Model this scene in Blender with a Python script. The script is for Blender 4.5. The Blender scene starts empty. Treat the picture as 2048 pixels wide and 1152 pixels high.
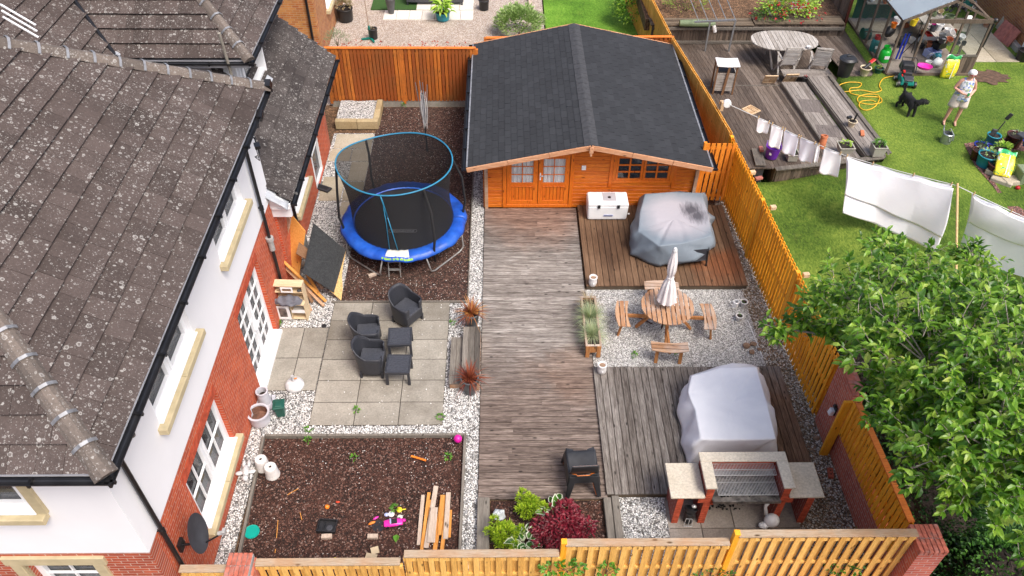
import bpy, bmesh, math, random
from mathutils import Matrix, Vector
random.seed(7)
R = math.radians
sc = bpy.context.scene
COL = sc.collection
# ---------------------------------------------------------------- camera
CAMZ = 13.2
FPX = 1589.33
_p, _y, _r = R(43.9415), R(0.985), R(-0.5494)
_f = Vector((math.sin(_y)*math.cos(_p), math.cos(_y)*math.cos(_p), -math.sin(_p)))
_rt = Vector((math.cos(_y), -math.sin(_y), 0))
_dn = _f.cross(_rt)
_c, _s = math.cos(_r), math.sin(_r)
AX = _c*_rt + _s*_dn
AY = -_s*_rt + _c*_dn
CAM = Vector((0, 0, CAMZ))
cd = bpy.data.cameras.new('camera')
cam = bpy.data.objects.new('camera', cd)
COL.objects.link(cam)
cd.sensor_width = 36
cd.lens = FPX/2048*36
cd.clip_end = 600
cam.matrix_world = Matrix(((AX.x, -AY.x, -_f.x, 0), (AX.y, -AY.y, -_f.y, 0), (AX.z, -AY.z, -_f.z, CAMZ), (0, 0, 0, 1)))
sc.camera = cam
# ---------------------------------------------------------------- light
SUN_EL, SUN_AZ = R(58), R(138)      # azimuth measured clockwise from +Y
w = bpy.data.worlds.new('World')
sc.world = w
w.use_nodes = True
nt = w.node_tree
sky = nt.nodes.new('ShaderNodeTexSky')
sky.sky_type = 'NISHITA'
sky.sun_disc = False
sky.sun_elevation = SUN_EL
sky.sun_rotation = SUN_AZ
sky.dust_density = 4.5
sky.ozone_density = 0.6
sky.air_density = 0.7
bg = nt.nodes['Background']
bg.inputs[1].default_value = 0.14
nt.links.new(sky.outputs[0], bg.inputs[0])
sd = bpy.data.lights.new('sun', 'SUN')
so = bpy.data.objects.new('sun', sd)
COL.objects.link(so)
sd.energy = 1.6
sd.angle = R(22)
sd.color = (1, 0.96, 0.9)
sdir = Vector((math.sin(SUN_AZ)*math.cos(SUN_EL), math.cos(SUN_AZ)*math.cos(SUN_EL), math.sin(SUN_EL)))
so.rotation_euler = sdir.to_track_quat('Z', 'Y').to_euler()
so.location = (0, -10, 30)
sc.view_settings.view_transform = 'Standard'
sc.view_settings.look = 'None'
sc.view_settings.exposure = 0.90
sc.render.resolution_x, sc.render.resolution_y = 1024, 576
# ---------------------------------------------------------------- helpers
def G(px, py, z=0.0):
    d = AX*((px-1024)/FPX) + AY*((py-576)/FPX) + _f
    return CAM + d*((z-CAMZ)/d.z)
def GX(px, py, x):
    d = AX*((px-1024)/FPX) + AY*((py-576)/FPX) + _f
    return CAM + d*(x/d.x)
def GY(px, py, y):
    d = AX*((px-1024)/FPX) + AY*((py-576)/FPX) + _f
    return CAM + d*(y/d.y)
def rnd(a, b): return random.uniform(a, b)
def rotm(rx=0, ry=0, rz=0):
    return (Matrix.Rotation(rz, 3, 'Z') @ Matrix.Rotation(ry, 3, 'Y') @ Matrix.Rotation(rx, 3, 'X'))
class MB:
    def __init__(s): s.v = []; s.f = []
    def add(s, vs, fs):
        o = len(s.v)
        s.v.extend([tuple(a) for a in vs]); s.f.extend([tuple(i+o for i in q) for q in fs])
        return s
    def box(s, c, d, rx=0, ry=0, rz=0, M=None, top=1.0, topy=None):
        M = M or rotm(rx, ry, rz); c = Vector(c); ty = top if topy is None else topy
        vs = []
        for k in (-1, 1):
            a = top if k > 0 else 1; b = ty if k > 0 else 1
            for j in (-1, 1):
                for i in (-1, 1):
                    vs.append(c + M @ Vector((i*d[0]/2*a, j*d[1]/2*b, k*d[2]/2)))
        return s.add(vs, [(0, 2, 3, 1), (4, 5, 7, 6), (0, 1, 5, 4), (2, 6, 7, 3), (0, 4, 6, 2), (1, 3, 7, 5)])
    def b2(s, x0, x1, y0, y1, z0, z1): return s.box(((x0+x1)/2, (y0+y1)/2, (z0+z1)/2), (x1-x0, y1-y0, z1-z0))
    def bar(s, a, b, wd, th, up=(0, 0, 1)):
        a = Vector(a); b = Vector(b); d = (b-a); L = d.length; d.normalize()
        u = Vector(up)
        if abs(d.dot(u)) > .98: u = Vector((0, 1, 0))
        x = d.cross(u).normalized(); u = x.cross(d)
        M = Matrix((x, d, u)).transposed()
        return s.box((a+b)/2, (wd, L, th), M=M)
    def tube(s, pts, r, n=8, cap=True, closed=False):
        pts = [Vector(p) for p in pts]; m = len(pts)
        rr = r if isinstance(r, (list, tuple)) else [r]*m
        vs = []; fs = []; pu = None
        for i, p in enumerate(pts):
            a = pts[(i-1) % m] if (i or closed) else p
            b = pts[(i+1) % m] if (i < m-1 or closed) else p
            d = (b-a).normalized() if (b-a).length > 1e-9 else Vector((0, 0, 1))
            if pu is None:
                pu = d.orthogonal().normalized()
            u = (pu - d*pu.dot(d))
            u = u.normalized() if u.length > 1e-6 else d.orthogonal().normalized()
            pu = u; v = d.cross(u)
            for k in range(n):
                t = 2*math.pi*k/n
                vs.append(p + (u*math.cos(t)+v*math.sin(t))*rr[i])
        for i in range(m if closed else m-1):
            for k in range(n):
                a = i*n+k; b = i*n+(k+1) % n; j = ((i+1) % m)*n
                fs.append((a, b, j+(k+1) % n, j+k))
        if cap and not closed:
            fs.append(tuple(range(n-1, -1, -1))); fs.append(tuple((m-1)*n+k for k in range(n)))
        return s.add(vs, fs)
    def lathe(s, prof, c=(0, 0, 0), n=24, sx=1, sy=1, a0=0, a1=2*math.pi, M=None):
        c = Vector(c); full = abs(a1-a0-2*math.pi) < 1e-6; m = n if full else n+1
        vs = []; fs = []
        for r_, z in prof:
            for k in range(m):
                t = a0+(a1-a0)*k/n
                p = Vector((r_*math.cos(t)*sx, r_*math.sin(t)*sy, z))
                vs.append(c + (M @ p if M else p))
        for i in range(len(prof)-1):
            for k in range(n):
                k2 = (k+1) % m
                fs.append((i*m+k, i*m+k2, (i+1)*m+k2, (i+1)*m+k))
        return s.add(vs, fs)
    def blob(s, c, r, seg=10, rings=6, jit=0.0, M=None):
        c = Vector(c); r = r if isinstance(r, (tuple, list)) else (r, r, r)
        vs = []; fs = []
        for i in range(rings+1):
            th = math.pi*i/rings
            for k in range(seg):
                t = 2*math.pi*k/seg; q = 1+rnd(-jit, jit)
                p = Vector((r[0]*math.sin(th)*math.cos(t)*q, r[1]*math.sin(th)*math.sin(t)*q, r[2]*math.cos(th)*q))
                vs.append(c + (M @ p if M else p))
        for i in range(rings):
            for k in range(seg):
                fs.append((i*seg+k, (i+1)*seg+k, (i+1)*seg+(k+1) % seg, i*seg+(k+1) % seg))
        return s.add(vs, fs)
    def prism(s, poly, z0, z1):
        n = len(poly)
        vs = [(p[0], p[1], z0) for p in poly]+[(p[0], p[1], z1) for p in poly]
        fs = [tuple(range(n-1, -1, -1)), tuple(range(n, 2*n))]+[(i, (i+1) % n, n+(i+1) % n, n+i) for i in range(n)]
        return s.add(vs, fs)
    def quad(s, a, b, c, d): return s.add([a, b, c, d], [(0, 1, 2, 3)])
    def grid(s, fn, nu, nv):
        vs = [fn(i/nu, j/nv) for j in range(nv+1) for i in range(nu+1)]
        fs = [(j*(nu+1)+i, j*(nu+1)+i+1, (j+1)*(nu+1)+i+1, (j+1)*(nu+1)+i) for j in range(nv) for i in range(nu)]
        return s.add(vs, fs)
    def leaf(s, p, d, L, W, up=(0, 0, 1), bend=.25, fold=.25):
        # pointed leaf folded on its midrib and drooping at the tip
        p = Vector(p); d = Vector(d).normalized(); u = Vector(up)
        x = d.cross(u)
        x = x.normalized() if x.length > 1e-4 else d.orthogonal().normalized()
        u = x.cross(d).normalized()
        m1 = p+d*L*.33-u*L*bend*.08; m2 = p+d*L*.7-u*L*bend*.4; t = p+d*L*.98-u*L*bend
        e = u*W*fold
        vs = [p, m1, m2, t, m1+x*W*.5+e, m2+x*W*.36+e, m1-x*W*.5+e, m2-x*W*.36+e]
        return s.add(vs, [(0, 4, 1), (1, 4, 5, 2), (2, 5, 3), (0, 1, 6), (1, 2, 7, 6), (2, 3, 7)])
    def blade(s, p, d, L, W, droop=.3, n=3):
        p = Vector(p); d = Vector(d).normalized(); x = d.cross(Vector((0, 0, 1)))
        x = x.normalized() if x.length > 1e-3 else Vector((1, 0, 0))
        vs = []
        for i in range(n+1):
            t = i/n; q = p+d*L*t+Vector((0, 0, -droop*L*t*t)); ww = W*(1-t*.92)/2
            vs += [q-x*ww, q+x*ww]
        return s.add(vs, [(2*i, 2*i+1, 2*i+3, 2*i+2) for i in range(n)])
    def xf(s, M, c=(0, 0, 0)):
        c = Vector(c); s.v = [tuple(M @ Vector(a)+c) for a in s.v]; return s
    def build(s, name, m, parent=None, smooth=False, bevel=0, w=False, label=None, seg=1, sub=0, solid=0, kind=None):
        me = bpy.data.meshes.new(name)
        off = parent.matrix_basis.translation if (w and parent) else Vector((0, 0, 0))
        if w and parent and parent.parent: off = off+parent.parent.matrix_basis.translation
        vs = s.v if not (w and parent) else [(a[0]-off.x, a[1]-off.y, a[2]-off.z) for a in s.v]
        me.from_pydata(vs, [], s.f)
        me.update()
        if smooth:
            for p in me.polygons: p.use_smooth = True
        me.materials.append(MT[m] if isinstance(m, str) else m)
        o = bpy.data.objects.new(name, me)
        COL.objects.link(o)
        if parent: o.parent = parent
        if solid:
            md = o.modifiers.new('solid', 'SOLIDIFY'); md.thickness = solid; md.offset = 0
        if bevel:
            md = o.modifiers.new('bevel', 'BEVEL'); md.width = bevel; md.segments = seg; md.limit_method = 'ANGLE'; md.angle_limit = R(35)
        if sub:
            md = o.modifiers.new('sub', 'SUBSURF'); md.levels = sub; md.render_levels = sub
        if label: o['label'] = label
        if kind: o['kind'] = kind
        return o
def weld(o):
    bm = bmesh.new(); bm.from_mesh(o.data); bmesh.ops.remove_doubles(bm, verts=bm.verts, dist=1e-4)
    bmesh.ops.recalc_face_normals(bm, faces=bm.faces); bm.to_mesh(o.data); bm.free(); return o
def tag(o, label=None, cat=None, group=None, kind=None):
    if label: o['label'] = label
    if cat: o['category'] = cat
    if group: o['group'] = group
    if kind: o['kind'] = kind
    return o
def thing(name, loc, label, cat, group=None, rz=0, scale=1):
    o = bpy.data.objects.new(name, None)
    COL.objects.link(o); o.empty_display_size = .2
    o.location = loc; o.rotation_euler = (0, 0, rz); o.scale = (scale,)*3
    o.matrix_basis = Matrix.LocRotScale(Vector(loc), o.rotation_euler, Vector((scale,)*3))
    return tag(o, label, cat, group)
def struct(mb, name, m, **k):
    o = mb.build(name, m, **k); o['kind'] = 'structure'; return o
def copy_tree(o, parent=None):
    c = o.copy(); COL.objects.link(c)
    if parent: c.parent = parent
    for ch in [x for x in o.children]: copy_tree(ch, c)
    return c
def dup(o, loc, rz=0, label=None, scale=1):
    c = copy_tree(o); c.location = loc; c.rotation_euler = (0, 0, rz); c.scale = (scale,)*3
    if label: c['label'] = label
    return c
# ---------------------------------------------------------------- materials
MT = {}
class N:
    def __init__(s, name):
        m = bpy.data.materials.new(name); m.use_nodes = True; MT[name] = m
        s.m = m; s.t = m.node_tree; s.b = s.t.nodes['Principled BSDF']; s.out = s.t.nodes['Material Output']
    def n(s, typ, **k):
        x = s.t.nodes.new('ShaderNode'+typ)
        for a, b in k.items(): setattr(x, a, b)
        return x
    def l(s, a, b): s.t.links.new(a, b)
    def co(s, sc_=(1, 1, 1), swz=None, src='Object', rot=None):
        c = s.n('TexCoord').outputs[src]
        if swz:
            sp = s.n('SeparateXYZ'); s.l(c, sp.inputs[0]); cb = s.n('CombineXYZ')
            for i, ch in enumerate(swz):
                if ch in 'XYZ': s.l(sp.outputs[ch], cb.inputs[i])
            c = cb.outputs[0]
        mp = s.n('Mapping'); mp.inputs['Scale'].default_value = sc_
        if rot: mp.inputs['Rotation'].default_value = rot
        s.l(c, mp.inputs[0]); return mp.outputs[0]
    def noise(s, v, scale, detail=3, rough=.55, dist=0):
        x = s.n('TexNoise'); x.inputs['Scale'].default_value = scale; x.inputs['Detail'].default_value = detail
        x.inputs['Roughness'].default_value = rough; x.inputs['Distortion'].default_value = dist
        s.l(v, x.inputs['Vector']); return x.outputs[0]
    def vor(s, v, scale, feat='F1', out='Distance', rnds=1):
        x = s.n('TexVoronoi', feature=feat); x.inputs['Scale'].default_value = scale
        x.inputs['Randomness'].default_value = rnds; s.l(v, x.inputs['Vector']); return x.outputs[out]
    def ramp(s, f, stops, interp='LINEAR'):
        x = s.n('ValToRGB'); e = x.color_ramp; e.interpolation = interp
        while len(e.elements) < len(stops): e.elements.new(.5)
        for q, (p, c) in zip(e.elements, stops):
            q.position = p; q.color = (*c, 1) if len(c) == 3 else c
        s.l(f, x.inputs[0]); return x.outputs[0]
    def rampf(s, f, a, b): # 0..1 map
        x = s.n('MapRange'); x.inputs[1].default_value = a; x.inputs[2].default_value = b; s.l(f, x.inputs[0]); return x.outputs[0]
    def mix(s, f, a, b, mode='MIX'):
        x = s.n('Mix', data_type='RGBA', blend_type=mode)
        for v, i in ((f, 0), (a, 6), (b, 7)):
            if isinstance(v, (int, float)): x.inputs[i].default_value = v
            elif isinstance(v, tuple): x.inputs[i].default_value = (*v, 1)
            else: s.l(v, x.inputs[i])
        return x.outputs[2]
    def mth(s, op, a, b=0.0):
        x = s.n('Math', operation=op)
        for i, v in enumerate((a, b)):
            if isinstance(v, (int, float)): x.inputs[i].default_value = v
            else: s.l(v, x.inputs[i])
        return x.outputs[0]
    def isl(s): return s.n('NewGeometry').outputs['Random Per Island']
    def fin(s, col, rough=.6, bump=None, bs=.3, bd=.01, metal=0, spec=.5):
        if isinstance(col, tuple): s.b.inputs['Base Color'].default_value = (*col, 1)
        else: s.l(col, s.b.inputs['Base Color'])
        if isinstance(rough, (int, float)): s.b.inputs['Roughness'].default_value = rough
        else: s.l(rough, s.b.inputs['Roughness'])
        s.b.inputs['Metallic'].default_value = metal
        s.b.inputs['Specular IOR Level'].default_value = spec
        if bump is not None:
            x = s.n('Bump'); x.inputs['Strength'].default_value = bs; x.inputs['Distance'].default_value = bd
            s.l(bump, x.inputs['Height']); s.l(x.outputs[0], s.b.inputs['Normal'])
        return s.m
def simple(name, col, rough=.5, var=.12, scale=8, metal=0, bs=.15, spec=.5, dirt=None):
    s = N(name); v = s.co(); f = s.noise(v, scale, 4)
    a = tuple(c*(1-var*1.6) for c in col); b = tuple(min(1, c*(1+var)) for c in col)
    c = s.ramp(f, [(.3, a), (.7, b)])
    if dirt:
        g = s.rampf(s.noise(v, scale*.35, 5, .65), .48, .75); c = s.mix(s.mth('MULTIPLY', g, .6), c, dirt)
    return s.fin(c, rough, f, bs, .004, metal, spec)
def brick(name, swz, c1, c2, mortar, bw=.225, rh=.075, ms=.009, off=.5, dirt=.35, bs=.6):
    s = N(name); v = s.co(swz=swz)
    b = s.n('TexBrick'); b.offset = off
    b.inputs['Scale'].default_value = 1; b.inputs['Brick Width'].default_value = bw; b.inputs['Row Height'].default_value = rh
    b.inputs['Mortar Size'].default_value = ms; b.inputs['Mortar Smooth'].default_value = .25
    b.inputs['Color1'].default_value = (*c1, 1); b.inputs['Color2'].default_value = (*c2, 1); b.inputs['Mortar'].default_value = (*mortar, 1)
    s.l(v, b.inputs['Vector'])
    n1 = s.noise(v, 2.2, 5, .65); n2 = s.noise(v, 40, 3)
    c = s.mix(dirt, b.outputs[0], s.ramp(n1, [(.3, (.35, .35, .35)), (.6, (1, 1, 1)), (.8, (1.25, 1.2, 1.15))]), 'MULTIPLY')
    c = s.mix(.25, c, s.ramp(n2, [(.3, (.5, .5, .5)), (.7, (1.2, 1.2, 1.2))]), 'MULTIPLY')
    h = s.mth('SUBTRACT', s.mth('MULTIPLY', n2, .4), b.outputs[1])
    return s.fin(c, .85, h, bs, .006, spec=.25)
def wood(name, cols, grain='Y', rough=.75, gs=1.0, wear=None, groove=0, patch=None, isl=.55):
    """boards: colour by board (island), stretched grain, knots, optional weathering"""
    s = N(name)
    st = {'X': (.7, 9, 9), 'Y': (9, .7, 9), 'Z': (9, 9, .7)}[grain]
    rn = s.isl()
    tc = s.n('TexCoord').outputs['Object']
    ad = s.n('VectorMath', operation='ADD'); cb = s.n('CombineXYZ')
    k = s.mth('MULTIPLY', rn, 37.0)
    for i in range(3): s.l(k, cb.inputs[i])
    s.l(tc, ad.inputs[0]); s.l(cb.outputs[0], ad.inputs[1])
    mp = s.n('Mapping'); mp.inputs['Scale'].default_value = tuple(a*gs for a in st); s.l(ad.outputs[0], mp.inputs[0])
    g = s.noise(mp.outputs[0], 3.2, 6, .68, .6)
    g2 = s.noise(mp.outputs[0], 11, 5, .75)
    big = s.noise(tc, 1.1, 5, .65)
    f = s.mth('ADD', s.mth('MULTIPLY', g, 1-isl*.5), s.mth('MULTIPLY', s.mth('SUBTRACT', rn, .5), isl*.55))
    n = len(cols)
    lo, wd_ = (.30, .34) if groove else (.22, .5)
    c = s.ramp(f, [(lo+wd_*i/(n-1), cc) for i, cc in enumerate(cols)])
    c = s.mix(.8 if groove else .55, c, s.ramp(g2, [(.3, (.42, .41, .40)), (.62, (1.22, 1.22, 1.22))]), 'MULTIPLY')
    kn = s.vor(s.co(tuple({'X': (1.1, 3, 3), 'Y': (3, 1.1, 3), 'Z': (3, 3, 1.1)}[grain])), 2.3)
    c = s.mix(s.rampf(kn, .15, .06), c, tuple(x*.35 for x in cols[0]))
    if wear: c = s.mix(s.mth('MULTIPLY', s.rampf(big, .45, .7), wear[1]), c, wear[0])
    if patch:
        for (px, py, pr, pc, pa) in patch:
            vd = s.n('VectorMath', operation='DISTANCE'); s.l(tc, vd.inputs[0]); vd.inputs[1].default_value = (px, py, .1)
            dd = s.mth('ADD', vd.outputs['Value'], s.mth('MULTIPLY', s.mth('SUBTRACT', big, .5), 1.6))
            c = s.mix(s.mth('MULTIPLY', s.rampf(dd, pr, pr*.45), pa), c, tuple(q/.17 for q in pc), 'MULTIPLY')
    h = g2
    if groove:
        wv = s.n('TexWave', wave_type='BANDS'); wv.bands_direction = 'Y' if grain == 'X' else 'X'
        wv.inputs['Scale'].default_value = groove; s.l(tc, wv.inputs['Vector'])
        c = s.mix(.5, c, s.ramp(wv.outputs[1], [(.0, (.45, .45, .45)), (.4, (1, 1, 1))]), 'MULTIPLY')
        h = s.mth('ADD', s.mth('MULTIPLY', g2, .4), wv.outputs[1])
    return s.fin(c, rough, h, .4, .006, spec=.3)
def gravel(name, cols, scale=30, gap=(.05, .045, .04), flecks=None, fs=45, bs=.8, patch=None, soil=None):
    s = N(name); v = s.co((1, 1, .3))
    col = s.n('TexVoronoi'); col.inputs['Scale'].default_value = scale; s.l(v, col.inputs['Vector'])
    sp = s.n('SeparateColor'); s.l(col.outputs['Color'], sp.inputs[0])
    n = len(cols)
    c = s.ramp(sp.outputs[0], [(i/max(1, n-1)*.9, cc) for i, cc in enumerate(cols)], 'CONSTANT' if n > 3 else 'LINEAR')
    ed = s.vor(v, scale, 'DISTANCE_TO_EDGE')
    c = s.mix(s.rampf(ed, .13, .03), c, gap)
    big = s.noise(v, .9, 5, .7)
    c = s.mix(.4, c, s.ramp(big, [(.3, (.6, .58, .55)), (.6, (1.1, 1.1, 1.1))]), 'MULTIPLY')
    if soil:
        c = s.mix(s.mth('MULTIPLY', s.rampf(s.noise(v, 1.6, 5, .75), soil[1], soil[2]), soil[3]), c, soil[0])
    if flecks:
        fv = s.n('TexVoronoi'); fv.inputs['Scale'].default_value = fs; s.l(s.co((1, 1, .3)), fv.inputs['Vector'])
        fsep = s.n('SeparateColor'); s.l(fv.outputs['Color'], fsep.inputs[0])
        dn = s.rampf(s.noise(v, 1.3, 4, .6), .35, .7)
        thr = s.mth('SUBTRACT', 1.0, s.mth('MULTIPLY', dn, flecks[1]))
        on = s.mth('GREATER_THAN', fsep.outputs[1], thr)
        sh = s.rampf(fv.outputs['Distance'], .38, .3)
        c = s.mix(s.mth('MULTIPLY', on, sh), c, flecks[0])
    return s.fin(c, .85, s.rampf(ed, 0, .25), bs, .012, spec=.3)
def rooftile(name, base, alt):
    s = N(name); v = s.co(); rn = s.isl()
    n1 = s.noise(v, 1.4, 6, .7); n2 = s.noise(v, 30, 4, .6)
    c = s.ramp(s.mth('ADD', s.mth('MULTIPLY', rn, .35), s.mth('MULTIPLY', n1, .7)), [(.25, base), (.75, alt)])
    c = s.mix(.35, c, s.ramp(n2, [(.3, (.45, .45, .45)), (.7, (1.3, 1.28, 1.25))]), 'MULTIPLY')
    dens = s.noise(v, .9, 4, .65)
    wob = s.n('VectorMath', operation='ADD'); nz = s.n('TexNoise'); nz.inputs['Scale'].default_value = 18
    s.l(v, nz.inputs['Vector']); sm = s.n('VectorMath', operation='SCALE'); s.l(nz.outputs['Color'], sm.inputs[0]); sm.inputs['Scale'].default_value = .035
    s.l(v, wob.inputs[0]); s.l(sm.outputs[0], wob.inputs[1])
    for sc_, r0, r1, thr, ring, amt in ((9, .25, .20, .50, .15, .8), (9.7, .20, .17, .56, .11, .85), (17, .26, .19, .44, .12, .7), (34, .3, .2, .46, 0, .55), (70, .3, .2, .50, 0, .45)):
        x = s.n('TexVoronoi'); x.inputs['Scale'].default_value = sc_; s.l(wob.outputs[0], x.inputs['Vector'])
        sp = s.n('SeparateColor'); s.l(x.outputs['Color'], sp.inputs[0])
        rad = s.mth('MULTIPLY', s.mth('ADD', sp.outputs[0], .45), 1.0)
        dd = s.mth('DIVIDE', x.outputs['Distance'], rad)
        m = s.rampf(dd, r0, r1)
        if ring: m = s.mth('MULTIPLY', m, s.mth('ADD', .22, s.mth('MULTIPLY', s.rampf(dd, ring-.03, ring+.03), .78)))
        on = s.mth('GREATER_THAN', s.mth('ADD', s.mth('MULTIPLY', sp.outputs[1], .6), s.mth('MULTIPLY', s.rampf(dens, .32, .68), .42)), thr+.10)
        mm = s.mth('MULTIPLY', s.mth('MULTIPLY', m, on), amt)
        c = s.mix(s.mth('MULTIPLY', mm, s.mth('ADD', .55, s.mth('MULTIPLY', n2, .6))), c, (.40, .385, .36))
    return s.fin(c, .9, n2, .5, .004, spec=.2)
def leafmat(name, cols, trans=.25, rough=.45, tip=None):
    s = N(name); f = s.isl(); n = len(cols)
    big = s.noise(s.co(), 1.6, 3)
    f = s.mth('ADD', s.mth('MULTIPLY', f, .75), s.mth('MULTIPLY', s.mth('SUBTRACT', big, .5), .9))
    c = s.ramp(f, [(.05+.85*i/(n-1), cc) for i, cc in enumerate(cols)])
    s.fin(c, rough, spec=.4)
    tr = s.n('BsdfTranslucent'); s.l(s.mix(1.0, c, (1.3, 1.5, .7), 'MULTIPLY'), tr.inputs[0])
    ms = s.n('MixShader'); ms.inputs[0].default_value = trans
    s.l(s.b.outputs[0], ms.inputs[1]); s.l(tr.outputs[0], ms.inputs[2]); s.l(ms.outputs[0], s.out.inputs[0])
    return s.m
def veil(name, col, fac):
    s = N(name); s.fin(col, .8); tr = s.n('BsdfTransparent'); ms = s.n('MixShader'); ms.inputs[0].default_value = fac
    s.l(tr.outputs[0], ms.inputs[1]); s.l(s.b.outputs[0], ms.inputs[2]); s.l(ms.outputs[0], s.out.inputs[0]); return s.m
def glass(name, tint=(.75, .8, .82), fac=.35, rough=.05, spec=.8, col=(.02, .025, .03)):
    s = N(name); s.fin(col, rough, spec=spec); tr = s.n('BsdfTransparent'); tr.inputs[0].default_value = (*tint, 1)
    ms = s.n('MixShader'); ms.inputs[0].default_value = fac
    s.l(tr.outputs[0], ms.inputs[1]); s.l(s.b.outputs[0], ms.inputs[2]); s.l(ms.outputs[0], s.out.inputs[0]); return s.m
def fabric(name, col, col2=None, rough=.8, scale=2.5, bs=.3):
    s = N(name); v = s.co(); f = s.noise(v, scale, 4, .6, .5)
    s.fin(s.ramp(f, [(.3, col2 or tuple(c*.85 for c in col)), (.65, col)]), rough, s.noise(v, scale*2.5, 5, .6, .8), bs, .03, spec=.25); return s.m

brick('brick_side', 'YZ0', (.62, .115, .04), (.46, .07, .03), (.56, .27, .19))
brick('brick_front', 'XZ0', (.52, .11, .05), (.36, .07, .038), (.55, .36, .28))
brick('brick_yellow_front', 'XZ0', (.60, .27, .075), (.42, .13, .045), (.50, .32, .18))
brick('brick_yellow_side', 'YZ0', (.50, .22, .08), (.36, .13, .06), (.42, .28, .18))
brick('brick_pink_side', 'YZ0', (.60, .17, .10), (.46, .105, .065), (.54, .33, .26))
brick('brick_pink_front', 'XZ0', (.56, .15, .10), (.42, .095, .07), (.52, .32, .27))
brick('bbq_front', 'XZ0', (.32, .05, .03), (.25, .035, .025), (.42, .27, .22))
brick('bbq_side', 'YZ0', (.36, .07, .05), (.27, .05, .035), (.44, .28, .23))
brick('shingle', 'YXZ', (.040, .042, .048), (.024, .026, .031), (.010, .010, .012), bw=.33, rh=.155, ms=.005, off=.5, dirt=.5, bs=.7)
simple('soldier', (.48, .09, .045), .85, .25, 9, spec=.2)
simple('brick_loose', (.42, .11, .065), .85, .25, 20, spec=.2)
simple('coping_red', (.45, .13, .085), .85, .25, 14, spec=.2, dirt=(.3, .26, .24))
simple('render_white', (.80, .80, .81), .9, .02, 1.2, bs=.1, spec=.2)
simple('upvc', (.82, .83, .84), .3, .02, 3)
simple('stone_sill', (.50, .42, .26), .85, .1, 5, spec=.25, dirt=(.42, .35, .21))
simple('gutter_black', (.012, .012, .014), .35, .3, 5)
simple('lead', (.36, .38, .41), .55, .2, 4, bs=.3, dirt=(.55, .57, .6))
simple('clip_metal', (.26, .265, .28), .5, .2, 10, metal=.3)
simple('soffit', (.6, .6, .62), .6, .05, 3)
rooftile('tile_main', (.052, .040, .036), (.098, .076, .069))
rooftile('tile_ridge', (.085, .072, .064), (.17, .14, .12))
rooftile('tile_low', (.038, .032, .031), (.078, .067, .063))
W_GREY = [(.065, .058, .054), (.17, .152, .140), (.33, .305, .285)]
wood('deck_grey', [(.07, .058, .052), (.19, .168, .152), (.36, .335, .31)], 'X', groove=16, isl=.16,
     patch=[(0, -3.3, 3.2, (.145, .108, .09), .6), (.1, 4.4, 1.9, (.20, .115, .08), .6), (.95, -1.3, 1.1, (.24, .18, .14), .35), (0, 1.0, 2.4, (.33, .325, .315), .4)])
wood('deck_lower', [(.075, .06, .05), (.19, .165, .145), (.33, .30, .27)], 'Y', groove=16, isl=.22,
     patch=[(1.8, -.2, 1.9, (.15, .088, .05), .85)])
wood('deck_upper', [(.075, .042, .024), (.16, .092, .052), (.26, .165, .10)], 'Y', isl=.3,
     patch=[(-1.05, .2, 1.2, (.075, .062, .052), .7), (1.4, -.8, .9, (.28, .12, .04), .5)])
wood('deck_old', [(.06, .045, .036), (.155, .122, .10), (.27, .225, .19)], 'Y', wear=((.10, .07, .05), .6))
wood('deck_old_pale', [(.13, .11, .095), (.26, .23, .205), (.38, .35, .32)], 'Y')
wood('timber_grey', [(.075, .065, .055), (.18, .16, .135), (.31, .28, .245)], 'Y')
wood('timber_grey_z', [(.06, .045, .035), (.16, .12, .09), (.27, .21, .165)], 'Z')
wood('sleeper', [(.07, .05, .035), (.15, .115, .08), (.22, .18, .13)], 'X')
wood('cap_worn', [(.22, .13, .06), (.38, .29, .2), (.45, .38, .31)], 'X', wear=((.42, .16, .03), .5))
wood('fence_orange', [(.62, .22, .010), (.88, .38, .022), (.95, .50, .045)], 'Z', isl=.35, rough=.6)
wood('fence_golden', [(.62, .30, .05), (.80, .42, .09), (.88, .55, .18)], 'Z', isl=.5, rough=.65, wear=((.5, .2, .02), .45))
wood('fence_front', [(.62, .33, .08), (.82, .48, .13), (.90, .60, .22)], 'Z', isl=.5, rough=.65)
wood('fence_rear', [(.30, .075, .015), (.52, .15, .022), (.66, .25, .05)], 'Z', isl=.9, wear=((.20, .085, .025), .7))
wood('fence_gate', [(.62, .17, .015), (.78, .24, .02), (.85, .32, .035)], 'Z', isl=.3)
wood('cap_orange', [(.55, .12, .02), (.72, .19, .03), (.8, .28, .06)], 'X')
wood('log_wall', [(.46, .085, .010), (.68, .165, .014), (.80, .27, .03)], 'X', isl=.25, rough=.45)
wood('log_frame', [(.55, .10, .012), (.70, .16, .014), (.78, .22, .02)], 'Z', isl=.2, rough=.4)
wood('fascia_wood', [(.32, .13, .06), (.55, .27, .14), (.68, .45, .3)], 'X')
wood('picnic', [(.30, .13, .055), (.48, .27, .15), (.58, .42, .29)], 'Y', isl=.3, wear=((.50, .46, .42), .7))
wood('picnic_x', [(.26, .12, .05), (.44, .25, .14), (.55, .40, .28)], 'X', isl=.3, wear=((.50, .46, .42), .65))
wood('picnic_frame', [(.28, .10, .03), (.42, .18, .06), (.5, .25, .1)], 'Z', isl=.2)
wood('teak_grey', [(.22, .19, .165), (.40, .37, .335), (.52, .49, .45)], 'X', isl=.3)
wood('teak_grey_y', [(.24, .21, .18), (.42, .39, .355), (.56, .53, .49)], 'Y', isl=.4)
wood('pallet_wood', [(.40, .25, .13), (.58, .42, .26), (.70, .56, .38)], 'Y', isl=.6)
wood('brown_wood', [(.10, .05, .025), (.19, .10, .05), (.28, .17, .10)], 'Z', isl=.4)
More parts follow.
